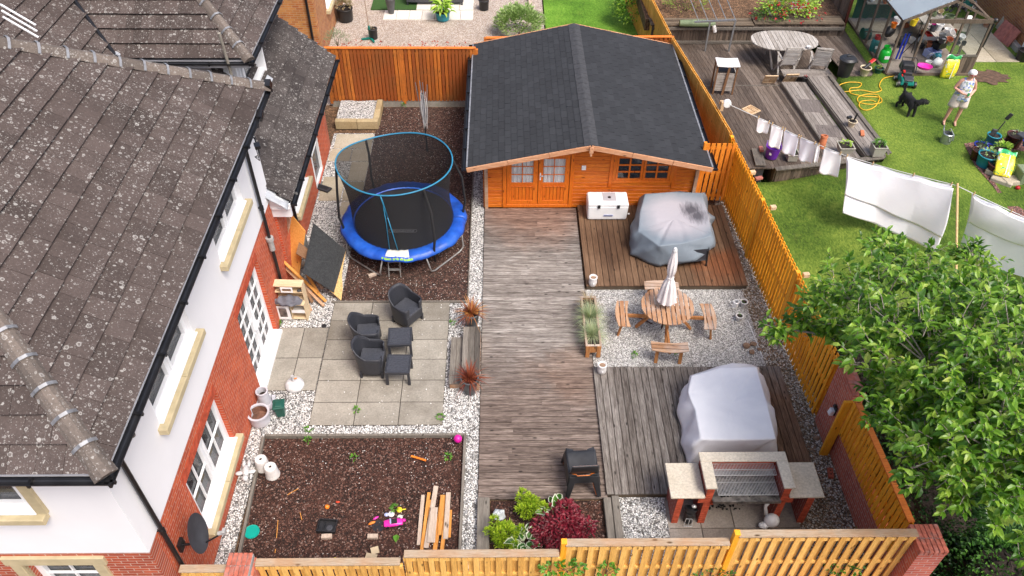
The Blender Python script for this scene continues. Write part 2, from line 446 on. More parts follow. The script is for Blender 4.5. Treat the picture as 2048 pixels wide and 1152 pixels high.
wood('offcut_orange', [(.42, .16, .035), (.62, .27, .06), (.72, .42, .16)], 'Y', isl=.9)
wood('offcut_pale', [(.32, .23, .17), (.5, .40, .32), (.62, .54, .46)], 'Y', isl=.8)
wood('birch', [(.60, .43, .25), (.70, .54, .34), (.78, .63, .44)], 'X', isl=.1, rough=.5)
gravel('gravel_white', [(.60, .60, .585), (.78, .77, .75), (.42, .42, .42), (.70, .68, .65), (.88, .87, .85), (.22, .21, .2), (.66, .65, .63)], 26, soil=((.20, .17, .14), .60, .78, .5))
gravel('gravel_fine', [(.50, .50, .485), (.70, .69, .665), (.38, .37, .36), (.80, .79, .77), (.58, .56, .52)], 34, (.12, .11, .10), soil=((.28, .24, .19), .58, .75, .45))
gravel('gravel_dirty', [(.45, .42, .36), (.6, .57, .5), (.24, .17, .11), (.38, .28, .19), (.7, .66, .6), (.16, .10, .06)], 28, soil=((.15, .11, .06), .45, .7, .7))
gravel('gravel_peach', [(.56, .46, .38), (.66, .57, .49), (.42, .33, .27), (.70, .64, .58), (.50, .40, .33)], 32, (.20, .15, .12))
gravel('gravel_red', [(.22, .09, .07), (.32, .15, .12), (.16, .07, .06), (.38, .22, .18)], 26)
gravel('bark_mulch', [(.050, .024, .017), (.10, .045, .032), (.030, .018, .014), (.16, .078, .056), (.065, .028, .020), (.22, .125, .095)], 27, (.014, .009, .008), flecks=((.60, .52, .47), .11), fs=30, bs=1, soil=((.085, .036, .024), .45, .68, .6))
gravel('bark_dense', [(.058, .028, .022), (.12, .058, .045), (.034, .02, .016), (.18, .095, .075), (.08, .04, .03), (.24, .145, .115)], 25, (.014, .010, .009), flecks=((.70, .66, .62), .20), fs=32, bs=1, soil=((.075, .05, .036), .42, .68, .65))
gravel('soil', [(.10, .06, .035), (.16, .095, .055), (.24, .14, .08)], 14, (.06, .035, .02))
# ---------------------------------------------------------------- more materials
def slabmat(name, a, b, c3, sc=1.0):
    s = N(name); v = s.co(); rn = s.isl(); n = s.noise(v, 1.7, 6, .7); n2 = s.noise(v, 26, 4, .65)
    c = s.ramp(s.mth('ADD', s.mth('MULTIPLY', n, .8), s.mth('MULTIPLY', rn, .25)), [(.3, a), (.55, b), (.8, c3)])
    c = s.mix(.6, c, s.ramp(n2, [(.3, (.6, .6, .6)), (.65, (1.15, 1.15, 1.15))]), 'MULTIPLY')
    sp = s.vor(v, 22); c = s.mix(s.rampf(sp, .12, .05), c, (.06, .055, .045))
    return s.fin(c, .9, n2, .3, .004, spec=.2)
simple('soil_joint', (.05, .042, .034), .95, .3, 20)
simple('dish_grey', (.045,.047,.055), .5, .15, 5)
slabmat('slab', (.17, .15, .12), (.285, .262, .222), (.40, .37, .315))
slabmat('slab_dark', (.17, .14, .12), (.27, .23, .195), (.35, .31, .27))
slabmat('slab_sand', (.28, .24, .17), (.40, .35, .26), (.5, .45, .36))
slabmat('slab_pale', (.58, .54, .48), (.66, .62, .56), (.72, .68, .62))
slabmat('bbq_slab', (.42, .36, .28), (.54, .48, .385), (.62, .56, .47))
slabmat('sandstone', (.26, .19, .10), (.38, .29, .16), (.46, .37, .22))
slabmat('concrete', (.26, .255, .24), (.34, .33, .32), (.42, .41, .39))
def grassmat(name, a, b, c, yl):
    s = N(name); v = s.co(); n1 = s.noise(v, .55, 5, .6); n2 = s.noise(s.co((1, .45, 1)), 24, 5, .7, .4); n3 = s.noise(v, 3, 4, .6)
    f = s.mth('ADD', s.mth('MULTIPLY', n2, .62), s.mth('MULTIPLY', n1, .38))
    col = s.ramp(f, [(.34, a), (.48, b), (.62, c)])
    col = s.mix(.55, col, s.ramp(n1, [(.3, (.62, .68, .6)), (.55, (1.0, 1.0, 1.0)), (.75, (1.3, 1.2, 1.1))]), 'MULTIPLY')
    col = s.mix(s.mth('MULTIPLY', s.rampf(n3, .55, .8), .4), col, yl)
    br = s.mth('MULTIPLY', s.rampf(s.noise(v, .9, 4, .7), .70, .80), .7)
    col = s.mix(br, col, (.22, .17, .07))
    return s.fin(col, .85, n2, 1.0, .03, spec=.25)
grassmat('lawn', (.026, .058, .005), (.082, .145, .014), (.175, .245, .035), (.22, .25, .04))
grassmat('lawn_far', (.045, .11, .008), (.10, .23, .015), (.18, .34, .04), (.20, .30, .04))
simple('turf_fake', (.030, .085, .012), .9, .3, 40)
# ---------------------------------------------------------------- ground
NZ = 1.0
def lawn_z(x, y):
    # neighbour's lawn: low beside the fence, climbing to the right and towards the back
    t = min(1, max(0, (x-7.0)/3.6)); t = t*t*(3-2*t)
    q = min(1, max(0, (y-9)/7.0))
    return .3+.7*t*(.35+.65*q)
g = MB(); g.b2(-120, 120, -60, 160, -1.2, -1.0); struct(g, 'ground', 'soil')
g = MB(); g.b2(-16, 6.9, -2, 22.3, -.3, -.05); struct(g, 'garden_soil', 'soil')
g = MB(); g.b2(-5.07, -.47, 9.43, 13.2, -.10, -.012); g.b2(-5.07, -4.78, 6.2, 9.43, -.10, -.012); g.b2(-.74, -.47, 6.2, 9.42, -.10, -.02)
g.b2(-5.02, -3.80, 13.2, 20.4, -.10, -.014); g.b2(-.80, -.47, 13.2, 21.9, -.10, -.018); g.b2(1.95, 3.05, 6.3, 8.02, -.10, -.014)
struct(g, 'white_gravel', 'gravel_white')
g = MB(); g.b2(1.99, 5.75, 11.14, 13.64, -.10, -.010); struct(g, 'fine_gravel', 'gravel_fine')
g = MB(); g.b2(5.75, 6.5, 11.14, 17.2, -.10, -.012); g.b2(5.45, 6.6, 6.3, 11.12, -.10, -.016); struct(g, 'dirty_gravel', 'gravel_dirty')
g = MB(); g.b2(-4.74, -.76, 6.1, 9.40, -.10, -.03); struct(g, 'bark_bed', 'bark_mulch')
g = MB(); g.b2(-3.80, -.82, 13.22, 21.9, -.10, -.03); struct(g, 'trampoline_ground', 'bark_dense')
g = MB(); g.b2(-.22, 1.86, 6.15, 7.96, -.10, -.02); struct(g, 'planting_bed_soil', 'bark_mulch')
g = MB(); g.b2(-3.935, -1.215, 9.69, 13.225, -.09, -.008); g.b2(-5.03, -3.94, 10.59, 12.43, -.09, -.0085); struct(g, 'patio_bedding', 'soil_joint')
# patio slabs
def slabs(x0, x1, y0, y1, nx, ny, m, name, skip=(), z=0.0, stag=0):
    g = MB(); dx = (x1-x0)/nx; dy = (y1-y0)/ny
    for i in range(nx):
        for j in range(ny):
            if (i, j) in skip: continue
            g.box((x0+dx*(i+.5), y0+dy*(j+.5), z-.03), (dx-.016, dy-.016, .06+rnd(-.004, .004)), rx=rnd(-.002, .002), rz=rnd(-.002, .002))
    o = g.build(name, m, bevel=.004); o['kind'] = 'structure'; return o
slabs(-3.93, -1.22, 9.70, 13.22, 3, 6, 'slab', 'patio')
slabs(-5.02, -3.94, 10.60, 12.42, 2, 2, 'slab', 'patio_strip')
g = MB()
for (x0, x1, y0, y1) in ((-4.93, -3.82, 19.6, 20.35), (-4.35, -3.80, 18.95, 19.58), (-4.30, -3.80, 18.0, 18.93), (-4.97, -4.36, 17.1, 18.2), (-4.34, -3.80, 17.1, 17.98), (-4.34, -3.80, 16.5, 17.08), (-5.0, -4.36, 18.95, 19.58)):
    g.b2(x0+.008, x1-.008, y0+.008, y1-.008, -.06, rnd(-.004, .004))
struct(g, 'stepping_path', 'slab_sand', bevel=.005)
g = MB(); g.b2(3.0, 5.5, 6.15, 8.03, -.10, -.035); struct(g, 'barbecue_base', 'slab_dark')
slabs(3.02, 5.46, 6.2, 7.95, 4, 3, 'slab_dark', 'barbecue_slabs', z=-.005)
# bed edging
def edging(name, pts, m, wd=.05, h=.12, z=0, label='', cat='edging'):
    g = MB()
    for a, b in zip(pts, pts[1:]): g.bar((*a, z), (*b, z), wd, h)
    return tag(g.build(name, m, bevel=.006), label, cat)
edging('bed_edging', [(-4.63, 6.15), (-4.77, 9.40)], 'timber_grey', label='grey timber board edging the bark bed beside the brick house wall')
edging('bed_edging', [(-4.74, 9.43), (-.72, 9.43)], 'timber_grey', label='grey timber board edging the bark bed below the paved patio')
edging('bed_edging', [(-.75, 9.40), (-.77, 6.15)], 'timber_grey', label='dark thin timber edging of the bark bed near the long grey deck')
edging('bed_edging', [(-4.0, 13.23), (-.80, 13.23)], 'timber_grey', .03, .08, label='thin dark edging between the paved patio and the trampoline ground')
edging('bed_edging', [(-.81, 13.25), (-.81, 21.8)], 'timber_grey', .025, .07, label='thin dark edging running between the trampoline ground and white gravel')
# sleepers
g = MB(); g.b2(-.47, -.24, 6.15, 7.96, -.08, .12); tag(g.build('sleeper', 'timber_grey', bevel=.01), 'grey weathered sleeper left of the small planted bed', 'sleeper', 'sleepers round the planting bed')
g = MB(); g.b2(1.88, 2.02, 6.2, 7.96, -.08, .10); g.b2(2.03, 2.17, 6.2, 7.99, -.08, .11); tag(g.build('sleeper', 'timber_grey', bevel=.01), 'pair of grey weathered sleepers between planted bed and white gravel square', 'sleeper', 'sleepers round the planting bed')
# ---------------------------------------------------------------- decks
def deck(name, x0, x1, y0, y1, z, along, m, pitch=.145, label='', side=True, gap=.012, th=.03):
    t = thing(name, ((x0+x1)/2, (y0+y1)/2, 0), label, 'deck'); g = MB()
    if along == 'X':
        n = max(1, round((y1-y0)/pitch)); p = (y1-y0)/n
        for i in range(n):
            o = rnd(-.006, .006)
            if rnd(0, 1) < .45:
                xm = rnd(x0+.5, x1-.5); g.box(((x0+xm)/2, y0+p*(i+.5), z-th/2), (xm-x0-.003, p-gap, th)); g.box(((x1+xm)/2, y0+p*(i+.5), z-th/2), (x1-xm-.003, p-gap, th))
            else: g.box(((x0+x1)/2+o, y0+p*(i+.5), z-th/2), (x1-x0, p-gap, th), rz=rnd(-.0006, .0006))
    else:
        n = max(1, round((x1-x0)/pitch)); p = (x1-x0)/n
        for i in range(n):
            g.box((x0+p*(i+.5), (y0+y1)/2+rnd(-.005, .005), z-th/2), (p-gap, y1-y0, th), rz=rnd(-.0006, .0006))
    g.build('deck_boards', m, t, w=True, bevel=.003)
    if side:
        s_ = MB(); s_.b2(x0+.03, x1-.03, y0+.02, y1-.02, -.2, z-th-.004); s_.build('deck_frame', 'sleeper', t, w=True)
    return t
deck('timber_deck', -.46, 1.97, 7.97, 16.74, .03, 'X', 'deck_grey', label='long weathered grey deck of ridged boards leading to the summerhouse doors')
deck('timber_deck', 2.0, 5.88, 13.64, 16.74, .12, 'Y', 'deck_upper', label='brown stained deck carrying the blue-grey covered furniture by the summerhouse')
t_ = deck('timber_deck', 1.95, 6.0, 8.02, 11.14, .10, 'Y', 'deck_lower', label='grey and brown deck carrying the white covered furniture behind the barbecue')
# ---------------------------------------------------------------- house
def wall_boxes(g, axis, pos, u0, u1, z0, z1, holes, th=.25):
    """rectangular decomposition of a wall with openings; outer face at pos"""
    us = sorted({u0, u1}|{h[0] for h in holes}|{h[1] for h in holes}); us = [u for u in us if u0 <= u <= u1]
    for a, b in zip(us, us[1:]):
        cuts = sorted([(max(z0, h[2]), min(z1, h[3])) for h in holes if h[0] < (a+b)/2 < h[1] and h[3] > z0 and h[2] < z1])
        z = z0
        for c0, c1 in cuts+[(z1, z1)]:
            if c0 > z+1e-4:
                if axis == 'x': g.b2(pos-th, pos, a, b, z, c0)
                else: g.b2(a, b, pos, pos+th, z, c0)
            z = max(z, c1)
def window(par, axis, pos, u0, u1, z0, z1, nv=2, bars=(0, 0), bw=.011, rec=.09, sill=True, name='window', stone=None, door=False, sillw=.14):
    cy = (u0+u1)/2
    loc = (pos, cy, z0) if axis == 'x' else (cy, pos, z0)
    pb = par.matrix_basis.translation
    t = bpy.data.objects.new(name, None); COL.objects.link(t); t.parent = par; t.location = Vector(loc)-pb; t.matrix_basis.translation = Vector(loc)-pb
    def bx(g, ua, ub, za, zb, da, db):
        if axis == 'x': g.b2(pos+da, pos+db, ua, ub, za, zb)
        else: g.b2(ua, ub, pos-db, pos-da, za, zb)
    fr = MB(); f = .07; d0, d1 = -rec-.06, -rec
    bx(fr, u0, u0+f, z0, z1, d0, d1); bx(fr, u1-f, u1, z0, z1, d0, d1); bx(fr, u0+f, u1-f, z0, z0+f, d0, d1); bx(fr, u0+f, u1-f, z1-f, z1, d0, d1)
    iu0, iu1 = u0+f, u1-f; W = (iu1-iu0)/nv
    for i in range(1, nv): bx(fr, iu0+W*i-.03, iu0+W*i+.03, z0+f, z1-f, d0, d1+.004)
    for i in range(nv):   # casements
        a = iu0+W*i+(.03 if i else 0)+.012; b = iu0+W*(i+1)-(.03 if i < nv-1 else 0)-.012; s_ = .05; za, zb = z0+f+.012, z1-f-.012
        if door: za += .0
        e0, e1 = d0+.01, d1+.018
        bx(fr, a, a+s_, za, zb, e0, e1); bx(fr, b-s_, b, za, zb, e0, e1); bx(fr, a+s_, b-s_, za, za+s_, e0, e1); bx(fr, a+s_, b-s_, zb-s_, zb, e0, e1)
        for k in range(1, bars[0]+1):
            uu = a+s_+(b-a-2*s_)*k/(bars[0]+1); bx(fr, uu-bw, uu+bw, za+s_, zb-s_, e0+.01, e1-.012)
        for k in range(1, bars[1]+1):
            zz = za+s_+(zb-za-2*s_)*k/(bars[1]+1); bx(fr, a+s_, b-s_, zz-bw, zz+bw, e0+.012, e1-.014)
    fr.build('frame', 'upvc', t, w=True, bevel=.004)
    p = MB(); bx(p, u0+f, u1-f, z0+f, z1-f, d0-.004, d0+.012); p.build('pane', 'pane', t, w=True)
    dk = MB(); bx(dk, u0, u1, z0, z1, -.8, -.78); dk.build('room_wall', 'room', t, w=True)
    if door: bars = bars
    bl = MB(); bx(bl, u0+.02, u0+(u1-u0)*.22, z0+.1, z1, -.26, -.25); bx(bl, u1-(u1-u0)*.2, u1-.02, z0+.1, z1, -.26, -.25); bl.build('curtain', 'curtain', t, w=True) if not door else None
    if sill:
        s1 = MB(); bx(s1, u0-.01, u1+.01, z0+.002, z0+.03, -rec+.0, .06); s1.build('sill', 'upvc', t, w=True, bevel=.005)
        s2 = MB(); m = (u0+u1)/2
        bx(s2, u0-.12, m-.004, z0-.13, z0-.004, -.05, sillw); bx(s2, m+.004, u1+.12, z0-.13, z0-.004, -.05, sillw-.002)
        s2.build('stone_sill', 'stone_sill', t, w=True, bevel=.01)
    if stone:
        s3 = MB()
        bx(s3, u0-.16, u0, z0, z1, -.05, .045); bx(s3, u1, u1+.16, z0, z1, -.05, .045); bx(s3, u0-.22, u1+.22, z1, z1+.2, -.05, .05)
        s3.build('stone_surround', 'stone_sill', t, w=True, bevel=.008)
    return t
s = N('pane'); v = s.co(); s.fin(s.ramp(s.noise(v, 1.5, 2), [(.3, (.02, .024, .03)), (.7, (.07, .08, .09))]), .04, spec=.9)
tr = s.n('BsdfTransparent'); ms = s.n('MixShader'); ms.inputs[0].default_value = .55
s.l(tr.outputs[0], ms.inputs[1]); s.l(s.b.outputs[0], ms.inputs[2]); s.l(ms.outputs[0], s.out.inputs[0])
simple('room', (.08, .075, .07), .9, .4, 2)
fabric('curtain', (.62, .63, .64), (.5, .51, .53), .9, 8)
XW, YS, EZ = -5.08, 5.64, 5.15
house = thing('brick_house', (-8.5, 10, 0), 'brick and white rendered two storey house with lichen spotted tiled roofs', 'house')
winE_lo = [(7.05, 8.93, .66, 2.06)]; dr = (10.62, 12.32, .06, 2.18)
winE_up = [(7.13, 8.95, 3.56, 4.8), (10.70, 12.46, 3.56, 4.8)]
g = MB(); wall_boxes(g, 'x', XW, YS+.25, 13.92, -.2, 2.52, winE_lo+[dr]); g.build('brick_wall', 'brick_side', house, w=True)
g = MB(); wall_boxes(g, 'x', XW+.012, YS+.25, 13.92, 2.52, 5.0, winE_up); g.build('rendered_wall', 'render_white', house, w=True)
wS_up = [(-8.1, -6.20, 3.66, 4.75)]; wS_lo = [(-7.02, -5.98, 1.1, 2.22)]
g = MB(); wall_boxes(g, 's', YS, -16, XW, -.2, 2.52, wS_lo); g.build('brick_wall', 'brick_front', house, w=True)
g = MB(); wall_boxes(g, 's', YS-.012, -16, XW+.012, 2.52, 5.0, wS_up, th=.262); g.build('rendered_wall', 'render_white', house, w=True)
window(house, 'x', XW, *winE_lo[0], nv=2, bars=(1, 1))
window(house, 'x', XW, *dr, nv=2, bars=(1, 4), bw=.0045, sill=False, name='patio_door', door=True)
window(house, 'x', XW+.012, *winE_up[0], nv=2, bars=(0, 2))
window(house, 'x', XW+.012, *winE_up[1], nv=2, bars=(0, 2))
window(house, 's', YS-.012, *wS_up[0], nv=2, bars=(1, 1), stone=True, rec=.06)
window(house, 's', YS, *wS_lo[0], nv=1, bars=(1, 1), stone=True, rec=.12)
g = MB(); g.b2(XW-.09, XW+.12, 10.63, 12.31, .0, .07); g.build('door_step', 'upvc', house, w=True, bevel=.006)
g = MB()
for (a, b, z) in ((6.98, 9.0, 2.062), (10.55, 12.39, 2.182)):
    g = MB(); n = int((b-a)/.075)
    for i in range(n): g.b2(XW-.1, XW+.006, a+i*.075, a+i*.075+.066, z, z+.21)
    g.build('soldier_course', 'soldier', house, w=True)
# door handles
g = MB()
for yy in (11.40, 11.54): g.b2(XW-.10, XW-.03, yy-.012, yy+.012, .95, 1.15); g.b2(XW-.05, XW-.02, yy-.06, yy+.06, 1.05, 1.07)
g.build('door_handle', 'upvc', house, w=True)
# ---- tiled roof planes
def tile_plane(par, name, O, U, V, poly, mat_, course=.345, tw=.33, th=.018, lift=.066):
    """O corner, U along eave, V up the slope (unit vectors); poly convex CCW in (u,v)"""
    O, U, V = Vector(O), Vector(U).normalized(), Vector(V).normalized(); Nn = U.cross(V).normalized()
    us = [p[0] for p in poly]; vs = [p[1] for p in poly]
    bm = bmesh.new()
    nr = int(math.ceil((max(vs)-min(vs))/course))+1
    for j in range(nr):
        v0 = min(vs)+j*course; off = (tw/2 if j % 2 else 0); i0 = math.floor((min(us)-off)/tw)
        for i in range(i0, int(math.ceil((max(us)-off)/tw))+1):
            u0 = off+i*tw+.003; u1 = off+(i+1)*tw-.003; l = lift+rnd(-.004, .004); v1 = v0+course+.05; q = rnd(-.004, .004)
            c = [(u0, v0+q, l), (u1, v0+q, l), (u1, v1, .004), (u0, v1, .004), (u0, v0+q, l-th), (u1, v0+q, l-th), (u1, v1, .004-th), (u0, v1, .004-th)]
            bv = [bm.verts.new(p) for p in c]
            for f in ((0, 1, 2, 3), (0, 4, 5, 1), (1, 5, 6, 2), (3, 7, 4, 0)): bm.faces.new([bv[k] for k in f])
    b2m = bmesh.new()  # felt underlay, plus black strips painting the shadow line under each tile course
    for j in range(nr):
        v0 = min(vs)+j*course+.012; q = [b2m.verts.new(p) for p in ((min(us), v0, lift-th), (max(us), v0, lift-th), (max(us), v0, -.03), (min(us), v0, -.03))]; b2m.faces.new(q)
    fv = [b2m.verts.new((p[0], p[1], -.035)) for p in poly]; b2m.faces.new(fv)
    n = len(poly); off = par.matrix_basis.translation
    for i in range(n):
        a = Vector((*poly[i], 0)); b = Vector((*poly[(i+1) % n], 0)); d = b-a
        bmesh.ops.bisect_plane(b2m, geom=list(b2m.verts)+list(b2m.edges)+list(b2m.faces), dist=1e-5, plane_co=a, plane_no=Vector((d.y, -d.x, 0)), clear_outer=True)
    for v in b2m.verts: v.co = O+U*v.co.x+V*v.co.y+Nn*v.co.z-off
    me2 = bpy.data.meshes.new('felt_and_shade_strips'); b2m.to_mesh(me2); b2m.free(); me2.materials.append(MT['gutter_black']); o2 = bpy.data.objects.new('felt_and_shade_strips', me2); COL.objects.link(o2); o2.parent = par
    for i in range(n):
        a = Vector((*poly[i], 0)); b = Vector((*poly[(i+1) % n], 0)); d = b-a
        bmesh.ops.bisect_plane(bm, geom=list(bm.verts)+list(bm.edges)+list(bm.faces), dist=1e-5, plane_co=a, plane_no=Vector((d.y, -d.x, 0)), clear_outer=True)
    off = par.matrix_basis.translation
    for v in bm.verts:
        v.co = O+U*v.co.x+V*v.co.y+Nn*v.co.z-off
    me = bpy.data.meshes.new(name); bm.to_mesh(me); bm.free(); me.materials.append(MT[mat_])
    o = bpy.data.objects.new(name, me); COL.objects.link(o); o.parent = par; return o
K = .83; KL = math.sqrt(1+K*K)
ex = -4.66
# east slope: eave y 5.24..14.05, ridge at t=4.4
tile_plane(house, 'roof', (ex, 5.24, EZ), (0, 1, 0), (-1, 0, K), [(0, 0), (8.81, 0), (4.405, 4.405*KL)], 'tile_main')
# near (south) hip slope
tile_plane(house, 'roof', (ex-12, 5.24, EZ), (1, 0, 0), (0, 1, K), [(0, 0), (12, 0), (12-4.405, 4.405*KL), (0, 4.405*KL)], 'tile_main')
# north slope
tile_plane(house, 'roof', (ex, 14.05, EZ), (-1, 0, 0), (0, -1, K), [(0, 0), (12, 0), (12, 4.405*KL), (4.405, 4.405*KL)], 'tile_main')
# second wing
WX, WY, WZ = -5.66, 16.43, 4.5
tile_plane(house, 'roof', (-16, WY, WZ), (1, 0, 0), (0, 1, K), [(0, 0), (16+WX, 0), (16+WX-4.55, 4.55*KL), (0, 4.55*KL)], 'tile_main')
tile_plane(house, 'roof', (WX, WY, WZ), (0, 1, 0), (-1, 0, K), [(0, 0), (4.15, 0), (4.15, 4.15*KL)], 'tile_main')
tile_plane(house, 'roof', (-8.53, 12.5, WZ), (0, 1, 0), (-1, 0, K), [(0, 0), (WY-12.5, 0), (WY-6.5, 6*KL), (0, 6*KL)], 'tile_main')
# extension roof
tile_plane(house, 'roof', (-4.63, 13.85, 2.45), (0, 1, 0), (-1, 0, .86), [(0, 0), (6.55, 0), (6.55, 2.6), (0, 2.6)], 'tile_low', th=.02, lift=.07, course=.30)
def ridge_run(par, A, B, cap=.42, r=.10, clips=True, m='tile_ridge'):
    A, B = Vector(A), Vector(B); L = (B-A).length; d = (B-A).normalized(); g = MB(); cl = MB(); n = int(L/cap)+1
    side = d.cross(Vector((0, 0, 1))).normalized(); up = side.cross(d)
    for i in range(n):
        a = A+d*(i*cap-.02); b = A+d*(min(L, (i+1)*cap)); vs = []
        for q, rr in ((a, r+.008), (b, r-.006)):
            for (sx, sz) in ((-1.35, -.62), (-.95, .1), (-.42, .62), (.42, .62), (.95, .1), (1.35, -.62)): vs.append(q+side*sx*rr+up*(sz*rr+.035))
        fs = [(k, k+1, 7+k, 6+k) for k in range(5)]+[(5, 4, 3, 2, 1, 0), (6, 7, 8, 9, 10, 11)]
        g.add(vs, fs)
        if clips and i:
            vs = []
            for o_ in (-.022, .022):
                for (sx, sz) in ((-1.5, -.62), (-1.05, .14), (-.46, .72), (.46, .72), (1.05, .14), (1.5, -.62)): vs.append(a+d*(o_+.03)+side*sx*r+up*(sz*r+.048))
            cl.add(vs, [(k, k+1, 7+k, 6+k) for k in range(5)])
    g.build('ridge_tiles', m, par, w=True)
    if clips: cl.build('ridge_clips', 'clip_metal', par, w=True, solid=.006)
top = 4.405
ridge_run(house, (ex+.02, 5.22, EZ), (ex-top, 5.24+top, EZ+top*K))
ridge_run(house, (ex+.02, 14.07, EZ), (ex-top, 14.05-top, EZ+top*K))
ridge_run(house, (ex-top, 5.24+top, EZ+top*K), (ex-12, 5.24+top, EZ+top*K))
ridge_run(house, (WX+.02, WY-.02, WZ), (WX-4.55, WY+4.55, WZ+4.55*K))
g = MB(); g.tube([(-8.56, WY-.05, WZ+.03), (-13.1, WY+4.53, WZ+.03+4.58*K)], .06, 8); g.build('valley_lead', 'gutter_black', house, w=True)
g = MB(); g.box((-8.62, WY+.05, WZ+.10), (.32, .14, .05), rz=R(-45), rx=.3); g.build('valley_mortar', 'lead', house, w=True, bevel=.02)
# gutters, fascia, soffits
def gutter(par, A, B, out, drop=.06, cap=True):
    A, B, o = Vector(A), Vector(B), Vector(out); g = MB(); r = .058; vs = []; n = 8
    for q in (A, B):
        for k in range(n+1):
            t = math.pi*k/n; vs.append(q+o*(.06-math.cos(t)*r)+Vector((0, 0, -drop-math.sin(t)*r)))
    g.add(vs, [(k, k+1, n+2+k, n+1+k) for k in range(n)])
    L = (B-A).length; d = (B-A).normalized(); m = max(1, int(L/.9))
    for i in range(m+1):
        q = A+d*(L*i/m); g.box(q+o*.06+Vector((0, 0, -drop-.03)), (.125 if abs(o.x) > .5 else .03, .03 if abs(o.x) > .5 else .125, .05))
    return g
g = gutter(house, (ex, 5.18, EZ), (ex, 14.1, EZ), (1, 0, 0)); h = gutter(house, (-16, 5.24, EZ), (ex+.08, 5.24, EZ), (0, -1, 0)); g.add(h.v, h.f)
g.box((ex+.07, 14.05, EZ+.06), (.12, .16, .16), rx=.4); g.box((ex+.06, 13.2, EZ-.1), (.1, .2, .12), rx=.2)
g.build('gutter', 'gutter_black', house, w=True, solid=.006)
g = gutter(house, (WX, WY-.1, WZ), (WX, 20.55, WZ), (1, 0, 0)); h = gutter(house, (-9.4, WY, WZ), (WX+.07, WY, WZ), (0, -1, 0)); g.add(h.v, h.f)
g.build('gutter', 'gutter_black', house, w=True, solid=.006)
g = gutter(house, (-4.63, 13.9, 2.45), (-4.63, 20.4, 2.45), (1, 0, 0)); g.build('gutter', 'gutter_black', house, w=True, solid=.006)
g = MB(); g.b2(XW, ex-.02, 5.25, 14.0, 4.93, 4.97); g.b2(-16, ex-.02, 5.26, 5.66, 4.93, 4.968); g.b2(ex-.03, ex-.005, 5.25, 14.04, 4.93, 5.13); g.b2(-16, ex-.03, 5.25, 5.275, 4.93, 5.13)
g.b2(-16, WX-.02, WY+.02, WY+.05, WZ-.23, WZ-.03); g.b2(WX-.04, WX-.015, WY+.05, 20.5, WZ-.23, WZ-.03); g.b2(-16, WX-.04, WY+.05, WY+.43, WZ-.23, WZ-.20); g.b2(-6.1, WX-.04, WY+.43, 20.5, WZ-.23, WZ-.201)
g.build('soffit', 'soffit', house, w=True)
g = MB(); wall_boxes(g, 's', WY+.40, -16, -6.08, 2.4, WZ-.23, []); wall_boxes(g, 'x', -6.08, WY+.65, 20.4, 2.4, WZ-.23, []); g.build('rendered_wall', 'render_white', house, w=True)
g = MB(); g.b2(-6.75, -6.12, WY+.32, WY+.398, 3.35, 4.2); g.b2(-6.07, -5.78, WY+.30, WY+1.3, 3.50, 3.60); g.b2(-6.07, -5.74, WY+1.3, WY+1.36, 3.50, 4.22); g.b2(-6.07, -6.03, WY+.5, WY+1.29, 3.61, 4.2); g.build('window_frame', 'upvc', house, w=True, bevel=.01)
g = MB(); g.b2(-6.68, -6.42, WY+.29, WY+.318, 3.45, 4.15); g.b2(-6.028, -6.02, WY+.6, WY+1.2, 3.7, 4.15); g.build('window_pane', 'pane', house, w=True)
# extension
g = MB(); wall_boxes(g, 'x', -5.03, 13.92, 19.76, -.2, 2.35, [(15.3, 16.75, 1.0, 1.95), (17.5, 18.55, .02, 2.0)]); g.build('brick_wall', 'brick_side', house, w=True)
g = MB(); g.b2(-9, -5.03, 19.51, 19.76, -.2, 2.62); g.build('brick_wall', 'brick_front', house, w=True)
window(house, 'x', -5.03, 15.3, 16.75, 1.0, 1.95, nv=2, rec=.03)
window(house, 'x', -5.03, 17.5, 18.55, .02, 2.0, nv=1, bars=(0, 1), rec=.02, sill=False, name='back_door')
g = MB()
vs = [(-4.64, 13.80, 2.30), (-4.64, 13.80, 2.42), (-6.3, 13.80, 3.84), (-6.3, 13.80, 3.6), (-5.1, 13.80, 2.30)]
g.add([(a, 13.82, c) for a, b, c in vs]+[(a, 13.86, c) for a, b, c in vs], [(0, 1, 2, 3, 4), (9, 8, 7, 6, 5)]+[(i, 5+i, 5+(i+1) % 5, (i+1) % 5) for i in range(5)])
g.b2(-5.08, -4.66, 13.86, 13.95, 2.05, 2.32); g.b2(-5.05, -4.68, 13.80, 19.7, 2.30, 2.335)
g.build('verge_board', 'upvc', house, w=True)
g = MB(); g.grid(lambda u, v: (-4.66-1.0*u, 13.66+.26*v+.015*math.sin(u*9), 2.46+.86*u*1.0-.07*(1-v)+.012*math.sin(u*17+v*3)), 14, 4)
g.build('lead_flashing', 'lead', house, w=True, smooth=True, solid=.01)
g = MB(); 
for i in range(9): g.box((-5.66, 16.6+i*.12, 3.40), (.16, .12, .02), ry=.7, rz=rnd(-.05, .05))
g.build('lead_flashing', 'lead', house, w=True)
